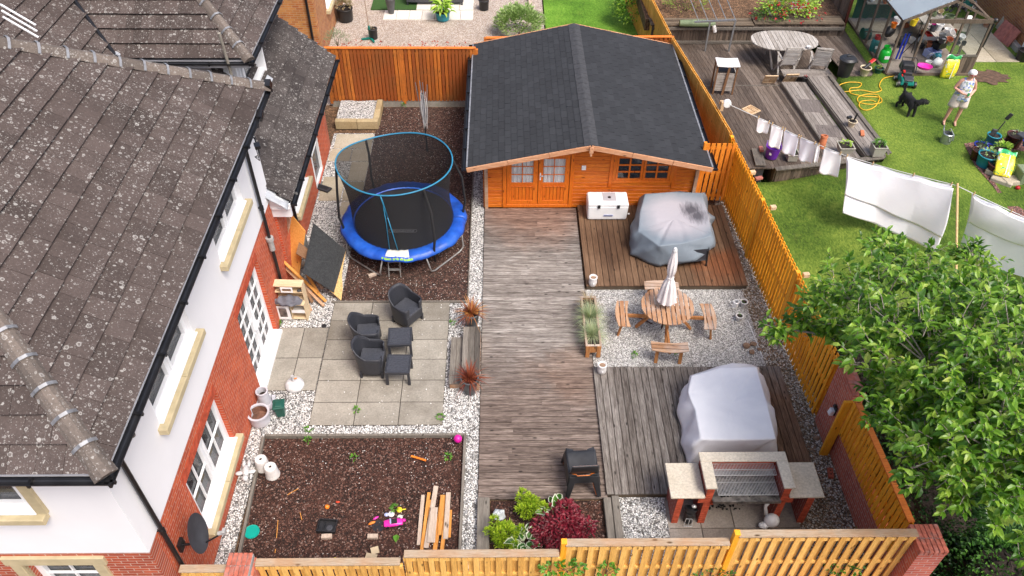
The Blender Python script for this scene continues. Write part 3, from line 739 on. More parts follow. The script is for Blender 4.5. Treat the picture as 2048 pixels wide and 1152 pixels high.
# down pipes
def downpipe(par, pts, r=.036, brk=(), m='gutter_black'):
    g = MB(); g.tube(pts, r, 10)
    for b in brk: g.tube([Vector(b)-Vector((0, 0, .05)), Vector(b)+Vector((0, 0, .05))], r+.012, 10); g.b2(b[0]-.12, b[0], b[1]-.012, b[1]+.012, b[2]-.012, b[2]+.012)
    return g.build('downpipe', m, par, w=True, smooth=False)
downpipe(house, [(-4.6, 5.9, 5.02), (-4.62, 5.93, 4.95), (-4.96, 5.98, 4.72), (-5.0, 5.98, 4.6), (-5.0, 5.98, -.05)], brk=[(-5.0, 5.98, 4.5), (-5.0, 5.98, 2.5), (-5.0, 5.98, 1.0)])
downpipe(house, [(-4.6, 12.95, 5.02), (-4.62, 12.97, 4.95), (-4.96, 13.1, 4.7), (-5.0, 13.1, 4.6), (-5.0, 13.1, .0)], brk=[(-5.0, 13.1, 4.5), (-5.0, 13.1, 2.9)])
g = MB(); g.tube([(-5.0, 13.1, 1.75), (-5.0, 13.1, 2.06)], .062, 12); g.tube([(-5.0, 13.1, 2.02), (-5.0, 13.1, 2.1)], .085, 12); g.build('rain_diverter', 'concrete', house, w=True)
downpipe(house, [(-4.6, 14.3, 2.36), (-4.7, 14.6, 2.1), (-4.97, 15.0, 1.7), (-4.97, 15.05, 0)], r=.04)
g = MB(); g.tube([(-4.93, 15.05, .05), (-4.93, 15.05, .62)], .10, 14); g.build('pipe_collar', 'concrete', house, w=True)
# loose aerial cable at the eave
g = MB(); g.box((-4.45, 12.25, 5.0), (.10, .16, .06), rz=.4); 
for k in range(3): g.tube([(-4.58+.02*k, 12.5, 5.02), (-4.5, 12.42-.06*k, 4.95-.03*k), (-4.42, 12.2-.05*k, 4.86-.04*k), (-4.45, 12.0, 4.93)], .008, 5)
g.build('eave_bracket', 'gutter_black', house, w=True)
g = MB()
Lv = G(40, 38, 6.6)
for i in range(3): g.box(Lv+Vector((.0+.05*i, -.12*i, -.06*i+.08)), (.62, .035, .02), ry=.69)
g.build('roof_vent', 'upvc', house, w=True)
g = MB(); a = G(438, 66, 5.2); b = G(463, 150, 4.1); g.tube([a, b], .035, 8); g.build('vent_pipe', 'slab', house, w=True)
# satellite dish
dish = thing('satellite_dish', (-5.08, 6.24, 1.60), 'dark grey satellite dish bracketed to the brick wall by the corner drainpipe', 'satellite dish')
fd = Vector((.97, .10, .20)).normalized(); Q = fd.to_track_quat('Z', 'Y').to_matrix()
g = MB(); g.lathe([(.002, 0), (.12, .008), (.22, .028), (.30, .055), (.305, .055), (.22, .02), (.12, -.003), (.002, -.012)], (0, 0, 0), 28, M=Q @ Matrix.Diagonal((1, 1.12, 1)))
g.xf(Matrix.Identity(3), (.32, .02, .30)); g.build('reflector', 'dish_grey' if 'dish_grey' in MT else 'gutter_black', dish, smooth=True)
g = MB(); g.box((.03, 0, 0), (.05, .16, .2)); g.tube([(.03, 0, 0), (.18, 0, .02), (.28, .03, .22)], .022, 8); g.build('bracket', 'gutter_black', dish)
A = Vector((.32, .02, .30))+Q @ Vector((0, -.3, .03)); B = Vector((.32, .02, .30))+fd*.42+Q @ Vector((0, -.12, 0))
g = MB(); g.tube([A, B], .014, 8); g.build('feed_arm', 'gutter_black', dish)
g = MB(); g.tube([B, B-fd*.1], .035, 10); g.box(B+Vector((0, 0, .03)), (.05, .09, .05)); g.build('feed_head', 'concrete', dish)
simple('lime', (.25, .55, .05), .6, .1, 5)
simple('ridge_felt', (.044, .045, .049), .8, .2, 12)
s = N('shingle_tab'); v = s.co(); rn = s.isl(); n = s.noise(v, 1.1, 5, .6); n2 = s.noise(v, 60, 3)
c = s.ramp(s.mth('ADD', s.mth('MULTIPLY', rn, .4), s.mth('MULTIPLY', n, .7)), [(.1, (.024, .025, .028)), (.6, (.032, .034, .038)), (1.0, (.044, .046, .051))])
s.fin(s.mix(.4, c, s.ramp(n2, [(.3, (.5, .5, .5)), (.7, (1.3, 1.3, 1.3))]), 'MULTIPLY'), .85, n2, .3, .003, spec=.25)
s = N('pane_clear'); s.fin((.6, .62, .62), .05, spec=.8); tr = s.n('BsdfTransparent'); ms = s.n('MixShader'); ms.inputs[0].default_value = .12
s.l(tr.outputs[0], ms.inputs[1]); s.l(s.b.outputs[0], ms.inputs[2]); s.l(ms.outputs[0], s.out.inputs[0])
simple('net_curtain', (.72, .73, .72), .9, .04, 6)
# ---------------------------------------------------------------- fences
simple('metal_grey', (.30, .31, .32), .35, .1, 8, metal=.6)
simple('black_plastic', (.018, .018, .02), .45, .2, 6)
simple('white_plastic', (.80, .80, .79), .4, .04, 4)
def fence(label, A, B, z0, z1, ms='fence_orange', cap=None, group=None, pitch=.138, sw=.088, posts=(0, 1), side=1, back=True, capw=.11, postmat=None, gravelboard=None, ptop=.02, back_drop=0, postw=.09):
    A = Vector((*A, 0)); B = Vector((*B, 0)); L = (B-A).length; d = (B-A)/L; nrm = Vector((-d.y, d.x, 0))*side
    t = thing('fence', (A+B)/2, label, 'fence', group)
    g = MB(); n = int(L/pitch); p = L/n; rz = math.atan2(d.y, d.x)
    for i in range(n):
        q = A+d*(p*(i+.5)); g.box(q+nrm*.028+Vector((0, 0, (z0+z1)/2+rnd(-.006, .004))), (sw, .018, z1-z0), rz=rz+rnd(-.01, .01))
    if back:
        for i in range(n+1):
            q = A+d*min(max(p*i, sw/2), L-sw/2); zz = z1-back_drop
            g.box(q-nrm*.028+Vector((0, 0, (z0+zz)/2+rnd(-.006, .004))), (sw, .018, zz-z0), rz=rz+rnd(-.01, .01))
    g.build('slat_panel', ms, t, w=True)
    r = MB()
    for z in (z0+.15, (z0+z1)/2, z1-.15): r.box((A+B)/2+Vector((0, 0, z)), (L, .036, .07), rz=rz)
    r.build('rail', ms, t, w=True)
    for f in posts:
        q = A+d*L*f; k = MB(); k.box(q+Vector((0, 0, (z0-.1+z1+ptop)/2)), (postw, postw, z1+ptop-z0+.1), rz=rz); k.build('post', postmat or ms, t, w=True, bevel=.005)
    if cap:
        c = MB(); c.box((A+B)/2+Vector((0, 0, z1+.016)), (L-.05, capw, .03), rz=rz); c.build('cap_rail', cap, t, w=True, bevel=.004)
    if gravelboard:
        c = MB(); c.box((A+B)/2+Vector((0, 0, (z0-.03+gravelboard)/2)), (L, .05, z0-.02-gravelboard), rz=rz); c.build('gravel_board', 'slab', t, w=True)
    return t
# right boundary, front to back
xa = 6.36
fence('orange slatted fence panel standing on the low pink brick wall at the corner pillar', (6.50, 6.42), (6.42, 8.90), .78, 1.78, side=1, cap='cap_orange', posts=(), back=True, pitch=.12)
RF = [((6.40, 9.85), (6.27, 12.3), 'wide orange fence panel beside the gravel and the brick gatepost'), ((6.27, 12.3), (6.12, 14.8), 'orange slatted fence panel right of the round picnic table'),
      ((6.12, 14.8), (5.95, 17.45), 'orange slatted fence panel right of the blue-grey covered furniture')]
for a, b, lb in RF: fence(lb, a, b, .06, 1.80, side=1, sw=.080, group='orange fence panels along the right boundary', posts=(1,))
for (a, b, lb) in (((5.93, 17.5), (5.60, 20.2), 'golden close slatted fence panel beside the front half of the summerhouse roof'), ((5.60, 20.2), (5.22, 22.9), 'golden close slatted fence panel beside the back half of the summerhouse roof'),
                   ((5.20, 23.0), (4.98, 25.6), 'golden fence panel just behind the summerhouse by the leafy bush'), ((4.98, 25.7), (4.72, 29), 'farthest golden fence panel at the top edge'), ((4.72, 29), (4.5, 32), 'golden fence panel past the farthest one')):
    if 'past' in lb: continue
    fence(lb, a, b, .06, 1.88, ms='fence_golden', side=1, group='golden fence panels along the right boundary', pitch=.105, sw=.09, posts=(1,), postw=.1, ptop=-.1)
g = MB()
for (px, py) in ((1546, 415), (1612, 550), (1505, 345), (1445, 205)):
    p = G(px, py, 1.62); g = MB(); g.box(p, (.14, .1, .1), rz=.1); tag(g.build('rail_end', 'pallet_wood', bevel=.01), {1546: 'sawn rail end poking out beside the lowest washing', 1612: 'sawn rail end poking out behind the fence near the tree', 1505: 'sawn rail end poking out by the purple bucket', 1445: 'sawn rail end poking out by the clothes line reel'}[px], 'rail end')
# rear fence
fence('long rust orange slatted fence behind the trampoline ground', (-5.3, 21.98), (-.75, 21.98), .17, 1.92, ms='fence_rear', cap='cap_orange', side=-1, pitch=.108, sw=.085, posts=(0, .5, 1), gravelboard=-.05, ptop=-.02)
fence('short end of orange fence showing behind the summerhouse roof', (-.5, 22.75), (5.25, 22.85), .1, 1.86, ms='fence_rear', cap='cap_orange', side=-1, posts=(0, 1))
fence('orange side gate of upright slats between summerhouse and boundary fence', (5.16, 16.98), (5.98, 16.98), .12, 1.92, ms='fence_gate', side=-1, pitch=.118, sw=.098, back=False, posts=(0,), postw=.08)
g = MB(); g.box((5.30, 16.92, 1.42), (.2, .03, .02)); g.box((5.22, 16.91, 1.44), (.06, .03, .04), ry=.4); tag(g.build('gate_hinge', 'gutter_black'), 'small black hinge on the orange side gate', 'hinge')
# front fence, stepping up to the right
FF = [(-5.0, -4.22, 5.86, 1.55, 'shortest front fence piece between the house wall and the square brick pillar'), (-3.84, -1.56, 5.93, 1.60, 'lowest front fence panel below the bark bed, right of the square brick pillar'),
      (-1.54, .89, 5.96, 1.78, 'front fence panel with worn grey cap below the timber sleepers'), (.93, 3.48, 6.0, 2.02, 'front fence panel with orange cap below the square of white gravel'), (3.53, 6.30, 6.02, 2.22, 'tallest front fence panel in front of the brick barbecue')]
for i, (x0, x1, y, z, lb) in enumerate(FF):
    fence(lb, (x0, y), (x1, y), .5, z, ms='fence_front', cap='cap_worn', side=-1, group='stepped front fence panels', pitch=.165, sw=.085, posts=(0,) if i > 2 else (), capw=.125, back_drop=.10, postmat='fence_orange', ptop=.07)
# brick pillars
def pillar(label, c, w_, z, tilt=0):
    t = thing('brick_pillar', (c[0], c[1], 0), label, 'brick pillar')
    g = MB(); g.b2(-w_/2, w_/2, -w_/2, w_/2, 0, z-.12); g.build('shaft', 'brick_pink_side', t)
    g = MB(); g.b2(-w_/2-.001, w_/2-.003, -w_/2-.004, -w_/2-.001, 0, z-.12); g.build('face', 'brick_pink_front', t)
    g = MB(); ww = w_+.06
    for j in range(2):
        for i in range(int(ww/.075)): g.box((-ww/2+.04+i*.0745, (-.5+j)*ww/2, z-.05+rnd(-.004, .004)), (.066, ww/2-.012, .10), rz=rnd(-.02, .02))
    g.build('coping', 'coping_red', t, bevel=.006)
    g = MB(); g.b2(-ww/2+.02, ww/2-.06, -ww/2+.02, ww/2-.02, z-.12, z-.02); g.build('mortar_bed', 'concrete', t)
pillar('square brick pillar with brick on edge top at the lower left fence', (-4.03, 5.86), .38, 1.66)
pillar('large weathered brick pillar at the lower right fence corner', (6.52, 6.02), .42, 2.08)
# brick wall under the right fence and gatepost panel
g = MB(); g.b2(6.46, 6.68, 6.25, 8.98, -.1, .76)
tag(g.build('brick_wall', 'brick_pink_side'), 'low pink brick wall beneath the right hand fence near the corner pillar', 'brick wall')
t = thing('brick_gatepost', (6.45, 9.2, 0), 'tall pink brick pier carrying a small black lamp between two fences', 'brick pier')
g = MB(); g.b2(6.40, 6.62, 9.0, 9.80, -.1, 1.74); g.build('shaft', 'brick_pink_side', t, w=True)
g = MB(); g.b2(6.385, 6.635, 8.99, 9.82, 1.742, 1.80); g.build('coping', 'coping_red', t, w=True, bevel=.01)
g = MB(); g.b2(6.25, 6.42, 8.93, 8.99, -.05, 1.66); tag(g.build('timber_post', 'fence_orange', bevel=.006), 'wide orange timber post fixed to the near edge of the brick pier', 'post')
t = thing('wall_lamp', (6.40, 9.3, .95), 'small black and white outdoor lamp on the pink brick pier', 'wall lamp')
g = MB(); g.b2(-.03, 0, -.06, .06, -.1, .12); g.box((-.05, 0, .14), (.05, .05, .06), ry=.5); g.build('bracket', 'black_plastic', t, bevel=.004)
g = MB(); g.box((-.07, 0, -.04), (.08, .11, .14), ry=.15); g.build('lamp_body', 'white_plastic', t, bevel=.01)
# low wall before the front fence
g = MB(); g.b2(3.3, 6.4, 5.35, 5.95, -.1, .72)
t = thing('front_wall', (4.8, 5.7, 0), 'red brick wall top of bricks on edge at the bottom edge', 'brick wall'); g.build('wall', 'brick_pink_front', t, w=True)
g = MB()
for i in range(41): g.box((3.34+i*.0755, 5.72, .77), (.066, .42, .10), rz=rnd(-.02, .02))
g.build('coping', 'coping_red', t, w=True, bevel=.006)
# ---------------------------------------------------------------- summerhouse
sh = thing('summerhouse', (2.3, 19.5, 0), 'orange stained log summerhouse with a wide dark shingled gable roof', 'summerhouse')
YF = 16.80; x0, x1 = -.49, 5.11; EVZ, RZ, RX = 1.70, 2.36, 2.17
def sh_log(g, a, b, y, z0, z1, th=.05):
    n = max(1, round((z1-z0)/.114)); h_ = (z1-z0)/n
    for i in range(n):
        zt = z0+(i+1)*h_; lim = (2.285-zt)/.217; a_, b_ = max(a, RX-lim), min(b, RX+lim)
        if b_-a_ > .03: g.b2(a_, b_, y, y+th, z0+i*h_+.003, zt-.003)
DX0, DX1, WX0, WX1, WZ0, WZ1 = .02, 1.86, 2.86, 4.42, .82, 1.72
g = MB()
sh_log(g, x0, DX0, YF, 0, 2.0); sh_log(g, DX1, WX0, YF, 0, 2.1); sh_log(g, WX1, x1, YF, 0, 1.9); sh_log(g, WX0, WX1, YF, 0, WZ0); sh_log(g, WX0, WX1, YF, WZ1, 2.1); sh_log(g, DX0, DX1, YF, 1.80, 2.1)
for i in range(2): z = 2.1+i*.09; ww = (2.285-z-.086)/.217; g.b2(RX-ww, RX+ww, YF, YF+.05, z, z+.086)
g.build('front_wall', 'log_wall', sh, w=True, bevel=.008)
g = MB(); g.b2(x0+.01, x1-.01, YF+.055, YF+.09, 0, 1.78); g.b2(x0, x0+.05, YF+.1, 22.3, 0, 1.70); g.b2(x1-.05, x1, YF+.1, 22.3, 0, 1.70); g.b2(x0, x1, 22.3, 22.35, 0, 1.68)
for a, b in ((DX0, DX1), (WX0, WX1)): pass
g = MB()
g.b2(x0, x0+.05, YF+.06, 22.3, 0, 1.68); g.b2(x1-.05, x1, YF+.06, 22.3, 0, 1.68); g.b2(x0, x1, 22.3, 22.35, 0, 1.68)
g.build('side_wall', 'log_wall', sh, w=True)
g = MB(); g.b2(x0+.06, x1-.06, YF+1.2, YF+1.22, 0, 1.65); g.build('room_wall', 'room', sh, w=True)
for xx, dx in ((x0+.08, -1), (x1-.08, 1)):
    g = MB()
    for i in range(14): g.b2(xx-.035, xx+.035, YF-.07, YF-.003, i*.114+.004, (i+1)*.114-.004)
    g.b2(xx-.045, xx+.045, YF-.10, YF-.072, 0, 1.62)
    g.build('corner_logs', 'picnic_x', sh, w=True, bevel=.006)
# doors
def frame_rect(g, a, b, z0_, z1_, y0_, y1_, w_):
    g.b2(a, a+w_, y0_, y1_, z0_, z1_); g.b2(b-w_, b, y0_, y1_, z0_, z1_); g.b2(a+w_, b-w_, y0_, y1_, z0_, z0_+w_); g.b2(a+w_, b-w_, y0_, y1_, z1_-w_, z1_)
g = MB(); frame_rect(g, DX0, DX1, .02, 1.80, YF-.03, YF+.06, .10); g.build('door_frame', 'log_frame', sh, w=True, bevel=.005)
for i in range(2):
    a = DX0+.11+i*.815; b = a+.80
    d_ = bpy.data.objects.new('door', None); COL.objects.link(d_); d_.parent = sh; d_.matrix_basis.translation = Vector(((a+b)/2, YF, .03))-sh.matrix_basis.translation; d_.location = d_.matrix_basis.translation
    g = MB(); frame_rect(g, a, b, .13, 1.69, YF-.02, YF+.02, .12)
    g.b2(a+.12, b-.12, YF-.016, YF+.016, .72, .82)
    for k in range(6): g.b2(a+.12+k*(.56/6)+.004, a+.12+(k+1)*(.56/6)-.004, YF-.008, YF+.01, .25, .72)
    g.b2(a+.10, b-.10, YF-.035, YF-.016, .70, .725)
    g.b2((a+b)/2-.012, (a+b)/2+.012, YF-.012, YF+.0, .82, 1.58)
    for z in (1.08, 1.33): g.b2(a+.12, (a+b)/2-.012, YF-.012, YF+.0, z-.012, z+.012); g.b2((a+b)/2+.012, b-.12, YF-.012, YF+.0, z-.012, z+.012)
    g.build('door_leaf', 'log_frame', d_, w=True, bevel=.003)
    g = MB(); g.b2(a+.12, b-.12, YF+.004, YF+.007, .82, 1.58); g.build('pane', 'pane_clear' if 'pane_clear' in MT else 'pane', d_, w=True)
    g = MB(); g.grid(lambda u, v: (a+.10+.6*u, YF+.05+.018*math.sin(u*34+i)+.008*math.sin(u*71), .76+.86*v), 60, 2); g.build('curtain', 'net_curtain' if 'net_curtain' in MT else 'curtain', d_, w=True, smooth=True)
    if i: 
        g = MB(); g.b2(a+.035, a+.065, YF-.03, YF-.02, .92, 1.14); g.b2(a+.03, a+.12, YF-.06, YF-.045, 1.05, 1.07); g.box((a+.05, YF-.04, 1.06), (.02, .04, .02)); g.build('door_handle', 'white_plastic', d_, w=True)
# window: two casements, each three by two panes
wn = bpy.data.objects.new('window', None); COL.objects.link(wn); wn.parent = sh; wn.matrix_basis.translation = Vector(((WX0+WX1)/2, YF, WZ0))-sh.matrix_basis.translation; wn.location = wn.matrix_basis.translation
g = MB(); frame_rect(g, WX0, WX1, WZ0, WZ1, YF-.035, YF+.06, .07)
g.b2(WX0-.09, WX0-.002, YF-.03, YF+.0, WZ0-.12, WZ1+.06); g.b2(WX1+.002, WX1+.09, YF-.03, YF+.0, WZ0-.12, WZ1+.06)
for i in range(2):
    a = WX0+.075+i*.71; b = a+.70; frame_rect(g, a, b, WZ0+.075, WZ1-.075, YF-.02, YF+.02, .06)
    g.b2((a+b)/2-.022, (a+b)/2+.022, YF-.015, YF+.005, WZ0+.13, WZ1-.13)
    for k in (1, 2): z = WZ0+.135+(WZ1-WZ0-.27)*k/3; g.b2(a+.06, (a+b)/2-.022, YF-.014, YF+.005, z-.022, z+.022); g.b2((a+b)/2+.022, b-.06, YF-.014, YF+.005, z-.022, z+.022)
g.build('frame', 'log_frame', wn, w=True, bevel=.003)
g = MB(); g.b2(WX0+.08, WX1-.08, YF+.012, YF+.015, WZ0+.08, WZ1-.08); g.build('pane', 'pane', wn, w=True)
g = MB(); g.grid(lambda u, v: (WX0+.1+1.36*u, YF+.16+.015*math.sin(u*50), WZ0+.18+.7*v), 60, 2); g.build('blind', 'dish_grey', wn, w=True, smooth=True)
g = MB(); g.box((2.10, YF-.02, 1.30), (.11, .035, .13)); g.box((2.10, YF-.042, 1.33), (.07, .01, .05)); tag(g.build('light_switch', 'white_plastic', bevel=.01), 'little white box on the log wall between summerhouse doors and window', 'wall sensor')
# roof: two shingled slopes with ridge strip
RY0, RY1 = 16.22, 22.66
for sgn, xe in ((-1, -.88), (1, 5.24)):
    g = MB(); a = (RX-sgn*.0, RZ); n = 20
    dz = EVZ-RZ; Lx = xe-RX
    up = Vector((-dz*sgn/abs(Lx)*-1, 0, 1))
    g.add([(RX, RY0, RZ), (xe, RY0, EVZ), (xe, RY1, EVZ), (RX, RY1, RZ), (RX, RY0, RZ-.05), (xe, RY0, EVZ-.05), (xe, RY1, EVZ-.05), (RX, RY1, RZ-.05)], [(0, 1, 2, 3), (4, 7, 6, 5), (0, 4, 5, 1), (3, 2, 6, 7), (1, 5, 6, 2)])
    # staggered shingle tabs lying on the slope
    s_ = Vector((Lx, 0, dz)).normalized(); SL = Vector((Lx, 0, dz)).length; nn = Vector((-s_.z, 0, s_.x))*(1 if s_.x > 0 else -1)
    if nn.z < 0: nn = -nn
    rows = int(SL/.158); rp = SL/rows
    for r_ in range(rows):
        u = r_*rp; yy = RY0-(.165 if r_ % 2 else 0)-rnd(0, .09)
        while yy < RY1:
            y0_ = max(yy+.006, RY0); y1_ = min(yy+.33-.006, RY1); yy += .33
            if y1_-y0_ < .02: continue
            th = .015+rnd(-.003, .003); c0 = Vector((RX, 0, RZ))+s_*(u-.02)+nn*.002; c1 = Vector((RX, 0, RZ))+s_*(u+rp)+nn*th
            g.add([c0+Vector((0, y0_, 0)), c1+Vector((0, y0_, 0)), c1+Vector((0, y1_, 0)), c0+Vector((0, y1_, 0)), c1-nn*(th-.001)+Vector((0, y0_, 0)), c1-nn*(th-.001)+Vector((0, y1_, 0))], [(0, 1, 2, 3), (1, 4, 5, 2), (0, 4, 1), (3, 2, 5)])
    g.build('roof', 'shingle_tab', sh, w=True)
g = MB(); L_ = RY1-RY0
for i in range(24):
    a = RY0+L_*i/24-.03; b = RY0+L_*(i+1)/24
    g.add([(RX-.17, a, RZ-.013), (RX-.02, a, RZ+.032), (RX+.02, a, RZ+.032), (RX+.17, a, RZ-.013), (RX-.17, b, RZ-.018), (RX-.02, b, RZ+.024), (RX+.02, b, RZ+.024), (RX+.17, b, RZ-.018)], [(0, 1, 5, 4), (1, 2, 6, 5), (2, 3, 7, 6), (0, 3, 2, 1)])
g.build('ridge_strip', 'ridge_felt', sh, w=True)
for yy, nm in ((RY0-.03, 'fascia'), (RY1+.03, 'fascia')):
    for sgn, xe in ((-1, -.88), (1, 5.24)):
        g = MB(); n_ = 3
        for i in range(n_):
            p = Vector((RX, yy, RZ-.055))+Vector((xe-RX, 0, EVZ-RZ))*(i/n_+.001); q = Vector((RX, yy, RZ-.055))+Vector((xe-RX, 0, EVZ-RZ))*((i+1)/n_-.002)
            g.bar(p, q, .03, .13, up=(0, 0, 1))
        g.build(nm, 'fascia_wood', sh, w=True, bevel=.004)
g = MB(); g.box((RX, RY0-.075, RZ-.10), (.10, .05, .18), ry=R(0)); g.box((RX, RY0-.06, RZ-.22), (.05, .06, .12)); g.build('finial', 'fascia_wood', sh, w=True, bevel=.01)
for xe, o in ((-.88, -1), (5.24, 1)):
    g = gutter(sh, (xe, RY0-.02, EVZ+.01), (xe, RY1+.02, EVZ+.01), (o, 0, 0), drop=.03); g.build('gutter', 'gutter_black', sh, w=True, solid=.006)
    g = MB(); g.b2(xe-.008 if o < 0 else xe-.03, xe+.03 if o < 0 else xe+.008, RY0, RY1, EVZ+.012, EVZ+.026); g.build('eave_trim', 'clip_metal', sh, w=True)
# ---------------------------------------------------------------- raised planter, rear corner
t = thing('raised_planter', (-4.35, 21.2, 0), 'low stone walled planter filled with white gravel in the rear fence corner', 'planter')
g = MB(); g.b2(-5.0, -4.36, 20.62, 20.80, -.02, .26); g.b2(-4.35, -3.72, 20.62, 20.80, -.02, .255); g.b2(-3.88, -3.70, 20.82, 21.35, -.02, .25); g.b2(-3.87, -3.70, 21.36, 21.9, -.02, .255); g.build('wall', 'sandstone', t, w=True, bevel=.012)
g = MB(); g.grid(lambda u, v: (-5.0+1.12*u, 20.8+1.1*v, .2+.02*math.sin(u*9)*math.cos(v*7)), 10, 10); g.build('gravel_fill', 'gravel_white', t, w=True)
# ---------------------------------------------------------------- trampoline
simple('tramp_blue', (.010, .075, .42), .45, .25, 3, bs=.5, spec=.5, dirt=(.03, .16, .6))
simple('tramp_mat', (.016, .016, .018), .6, .15, 4)
simple('cyan_trim', (.02, .20, .34), .5, .1, 6)
simple('galv', (.36, .36, .35), .4, .2, 12, metal=.5, dirt=(.25, .16, .10))
veil('net', (.009, .009, .010), .76)
simple('pad_white', (.66, .66, .60), .6, .2, 9)
simple('foam_black', (.014, .014, .015), .75, .2, 8)
TC = Vector((-2.46, 15.57, 0)); tp = thing('trampoline', TC, 'large round trampoline with blue padded rim, black net and cyan hoop', 'trampoline')
ZT = .64
g = MB(); g.lathe([(.001, ZT-.02), (.6, ZT-.022), (1.24, ZT-.01)], n=64); g.build('jumping_mat', 'tramp_mat', tp, smooth=True)
def pr(t): return 1.545+.035*abs(math.sin(4*t+.6))+.01*math.sin(17*t)
def padf(u, v):
    t = 2*math.pi*u; r = 1.22+(pr(t)-1.22)*v
    z = ZT+.035*math.sin(math.pi*min(1, v*1.15))-(.085*max(0, v-.82)/.18)+.012*math.sin(t*23)*v+.006*math.sin(t*57+v*6)
    return (r*math.cos(t), r*math.sin(t), z)
g = MB(); g.grid(padf, 160, 10); g.build('pad', 'tramp_blue', tp, smooth=True, solid=.02)
g = MB(); g.grid(lambda u, v: tuple(a+b for a, b in zip(padf((258+ (280-258)*u)/360, .1+.8*v), (0, 0, .014))), 14, 6); g.build('pad_patch', 'pad_white', tp, smooth=True, solid=.006)
g = MB(); g.grid(lambda u, v: tuple(a+b for a, b in zip(padf((255+ (283-255)*u)/360, .88+.08*v), (0, 0, .018))), 14, 2); g.build('pad_edging', 'lime', tp, smooth=True) if 'lime' in MT else None
g = MB(); g.tube([(1.5*math.cos(a/48*2*math.pi), 1.5*math.sin(a/48*2*math.pi), ZT-.07) for a in range(48)], .024, 8, closed=True); g.build('frame_ring', 'galv', tp, smooth=True)
def leg(a0, a1):
    g = MB(); p = [Vector((math.cos(a)*1.5, math.sin(a)*1.5, 0)) for a in (a0, a1)]
    q = [Vector((math.cos(a)*1.56, math.sin(a)*1.56, 0)) for a in (a0+.05*(1 if a1 > a0 else -1), a1-.05*(1 if a1 > a0 else -1))]
    g.tube([p[0]+Vector((0, 0, ZT-.08)), q[0]+Vector((0, 0, .16)), q[0]*.99+Vector((0, 0, .06))+(q[1]-q[0])*.03, q[0]+(q[1]-q[0])*.12+Vector((0, 0, .025)), q[0]+(q[1]-q[0])*.88+Vector((0, 0, .025)), q[1]*.99+Vector((0, 0, .06)), q[1]+Vector((0, 0, .16)), p[1]+Vector((0, 0, ZT-.08))], .02, 8)
    g.build('leg', 'galv', tp, smooth=True)
for a in (205, 295, 25, 115): leg(R(a), R(a+50))
RC = Vector((-.08, .05, 2.30)); RRx, RRy = 1.37, 1.27
def ring(t): return Vector((RRx*math.cos(t), RRy*math.sin(t), .045*math.sin(2*t+1)-.03*math.cos(3*t)))+RC
g = MB(); g.tube([ring(2*math.pi*a/64) for a in range(64)], .018, 8, closed=True); g.build('top_hoop', 'cyan_trim', tp, smooth=True)
def netf(u, v):
    t = 2*math.pi*u; a = ring(t); b = Vector((1.25*math.cos(t), 1.25*math.sin(t), ZT+.01)); k = 1-.07*math.sin(math.pi*v)*(1+.3*math.sin(t*5))
    p = b.lerp(a, v); return (p.x*k, p.y*k, p.z)
g = MB(); g.grid(netf, 72, 12); g.build('net', 'net', tp, smooth=True)
for a in (126, 196, 304, 8):
    t_ = R(a); top_ = ring(t_); bx_ = Vector((1.50*math.cos(t_), 1.5*math.sin(t_), .3)); mid = Vector((1.56*math.cos(t_), 1.56*math.sin(t_), 1.0)); m2 = Vector((1.50*math.cos(t_), 1.47*math.sin(t_), 1.75))
    g = MB(); g.tube([bx_, bx_+Vector((0, 0, .4)), mid, m2, top_+Vector((0, 0, -.06)), top_], .030, 8); g.build('pole', 'foam_black', tp, smooth=True)
def np_(t, v, o=1.012):
    p = Vector(netf((t % (2*math.pi))/(2*math.pi), v)); return Vector((p.x*o, p.y*o, p.z))
T0 = R(262)
g = MB(); g.tube([np_(T0, .99), np_(T0+.01, .82), np_(T0+.03, .6)], .018, 6); g.tube([np_(T0+.0, .8), np_(T0-.02, .5), np_(T0-.04, .0)], .011, 6); g.tube([np_(T0+.03, .6), np_(T0+.07, .3), np_(T0+.12, 0)], .013, 6); g.build('door_zip', 'cyan_trim', tp, smooth=True)
def text_mesh(name, txt, size, m, parent=None, loc=(0, 0, 0), rot=(0, 0, 0), ext=.002, sx=1.0, bold=0):
    cu = bpy.data.curves.new(name, 'FONT'); cu.body = txt; cu.size = size; cu.extrude = ext; cu.align_x = 'CENTER'; cu.align_y = 'CENTER'; cu.offset = bold; cu.resolution_u = 2
    o = bpy.data.objects.new(name, cu); COL.objects.link(o)
    dg = bpy.context.evaluated_depsgraph_get(); me = bpy.data.meshes.new_from_object(o.evaluated_get(dg)); bpy.data.objects.remove(o)
    me.materials.clear(); me.materials.append(MT[m])
    n = bpy.data.objects.new(name, me); COL.objects.link(n); n.parent = parent; n.location = loc; n.rotation_euler = rot; n.scale = (sx, 1, 1); return n
simple('print_grey', (.48, .48, .49), .6, .05, 5)
lg = Vector((.02, -.50, ZT-.006))
text_mesh('mat_logo', 'SPORTSPOWER', .075, 'print_grey', tp, lg, (0, 0, math.pi), sx=1.1, bold=.002)
g = MB(); pts = []
for k in range(40):
    a = 2*math.pi*k/40; pts.append((lg.x+(.29 if math.cos(a) > 0 else -.29)+.055*math.cos(a), lg.y+.058*math.sin(a), lg.z))
g.tube(pts, .006, 4, closed=True); g.build('logo_outline', 'print_grey', tp)
lad = G(791, 545, 0)
t = thing('ladder', lad, 'small grey two step ladder hooked on the front trampoline rim', 'ladder')
g = MB(); dx = .14
for s_ in (-1, 1): g.tube([(s_*dx, -.16, 0), (s_*dx, .04, .50), (s_*dx, .10, .56)], .013, 6)
g.build('rail', 'galv', t)
for k in (.18, .38): g = MB(); g.box((0, -.16+.2*k/.5, k), (2*dx, .07, .02)); g.build('step', 'galv', t)
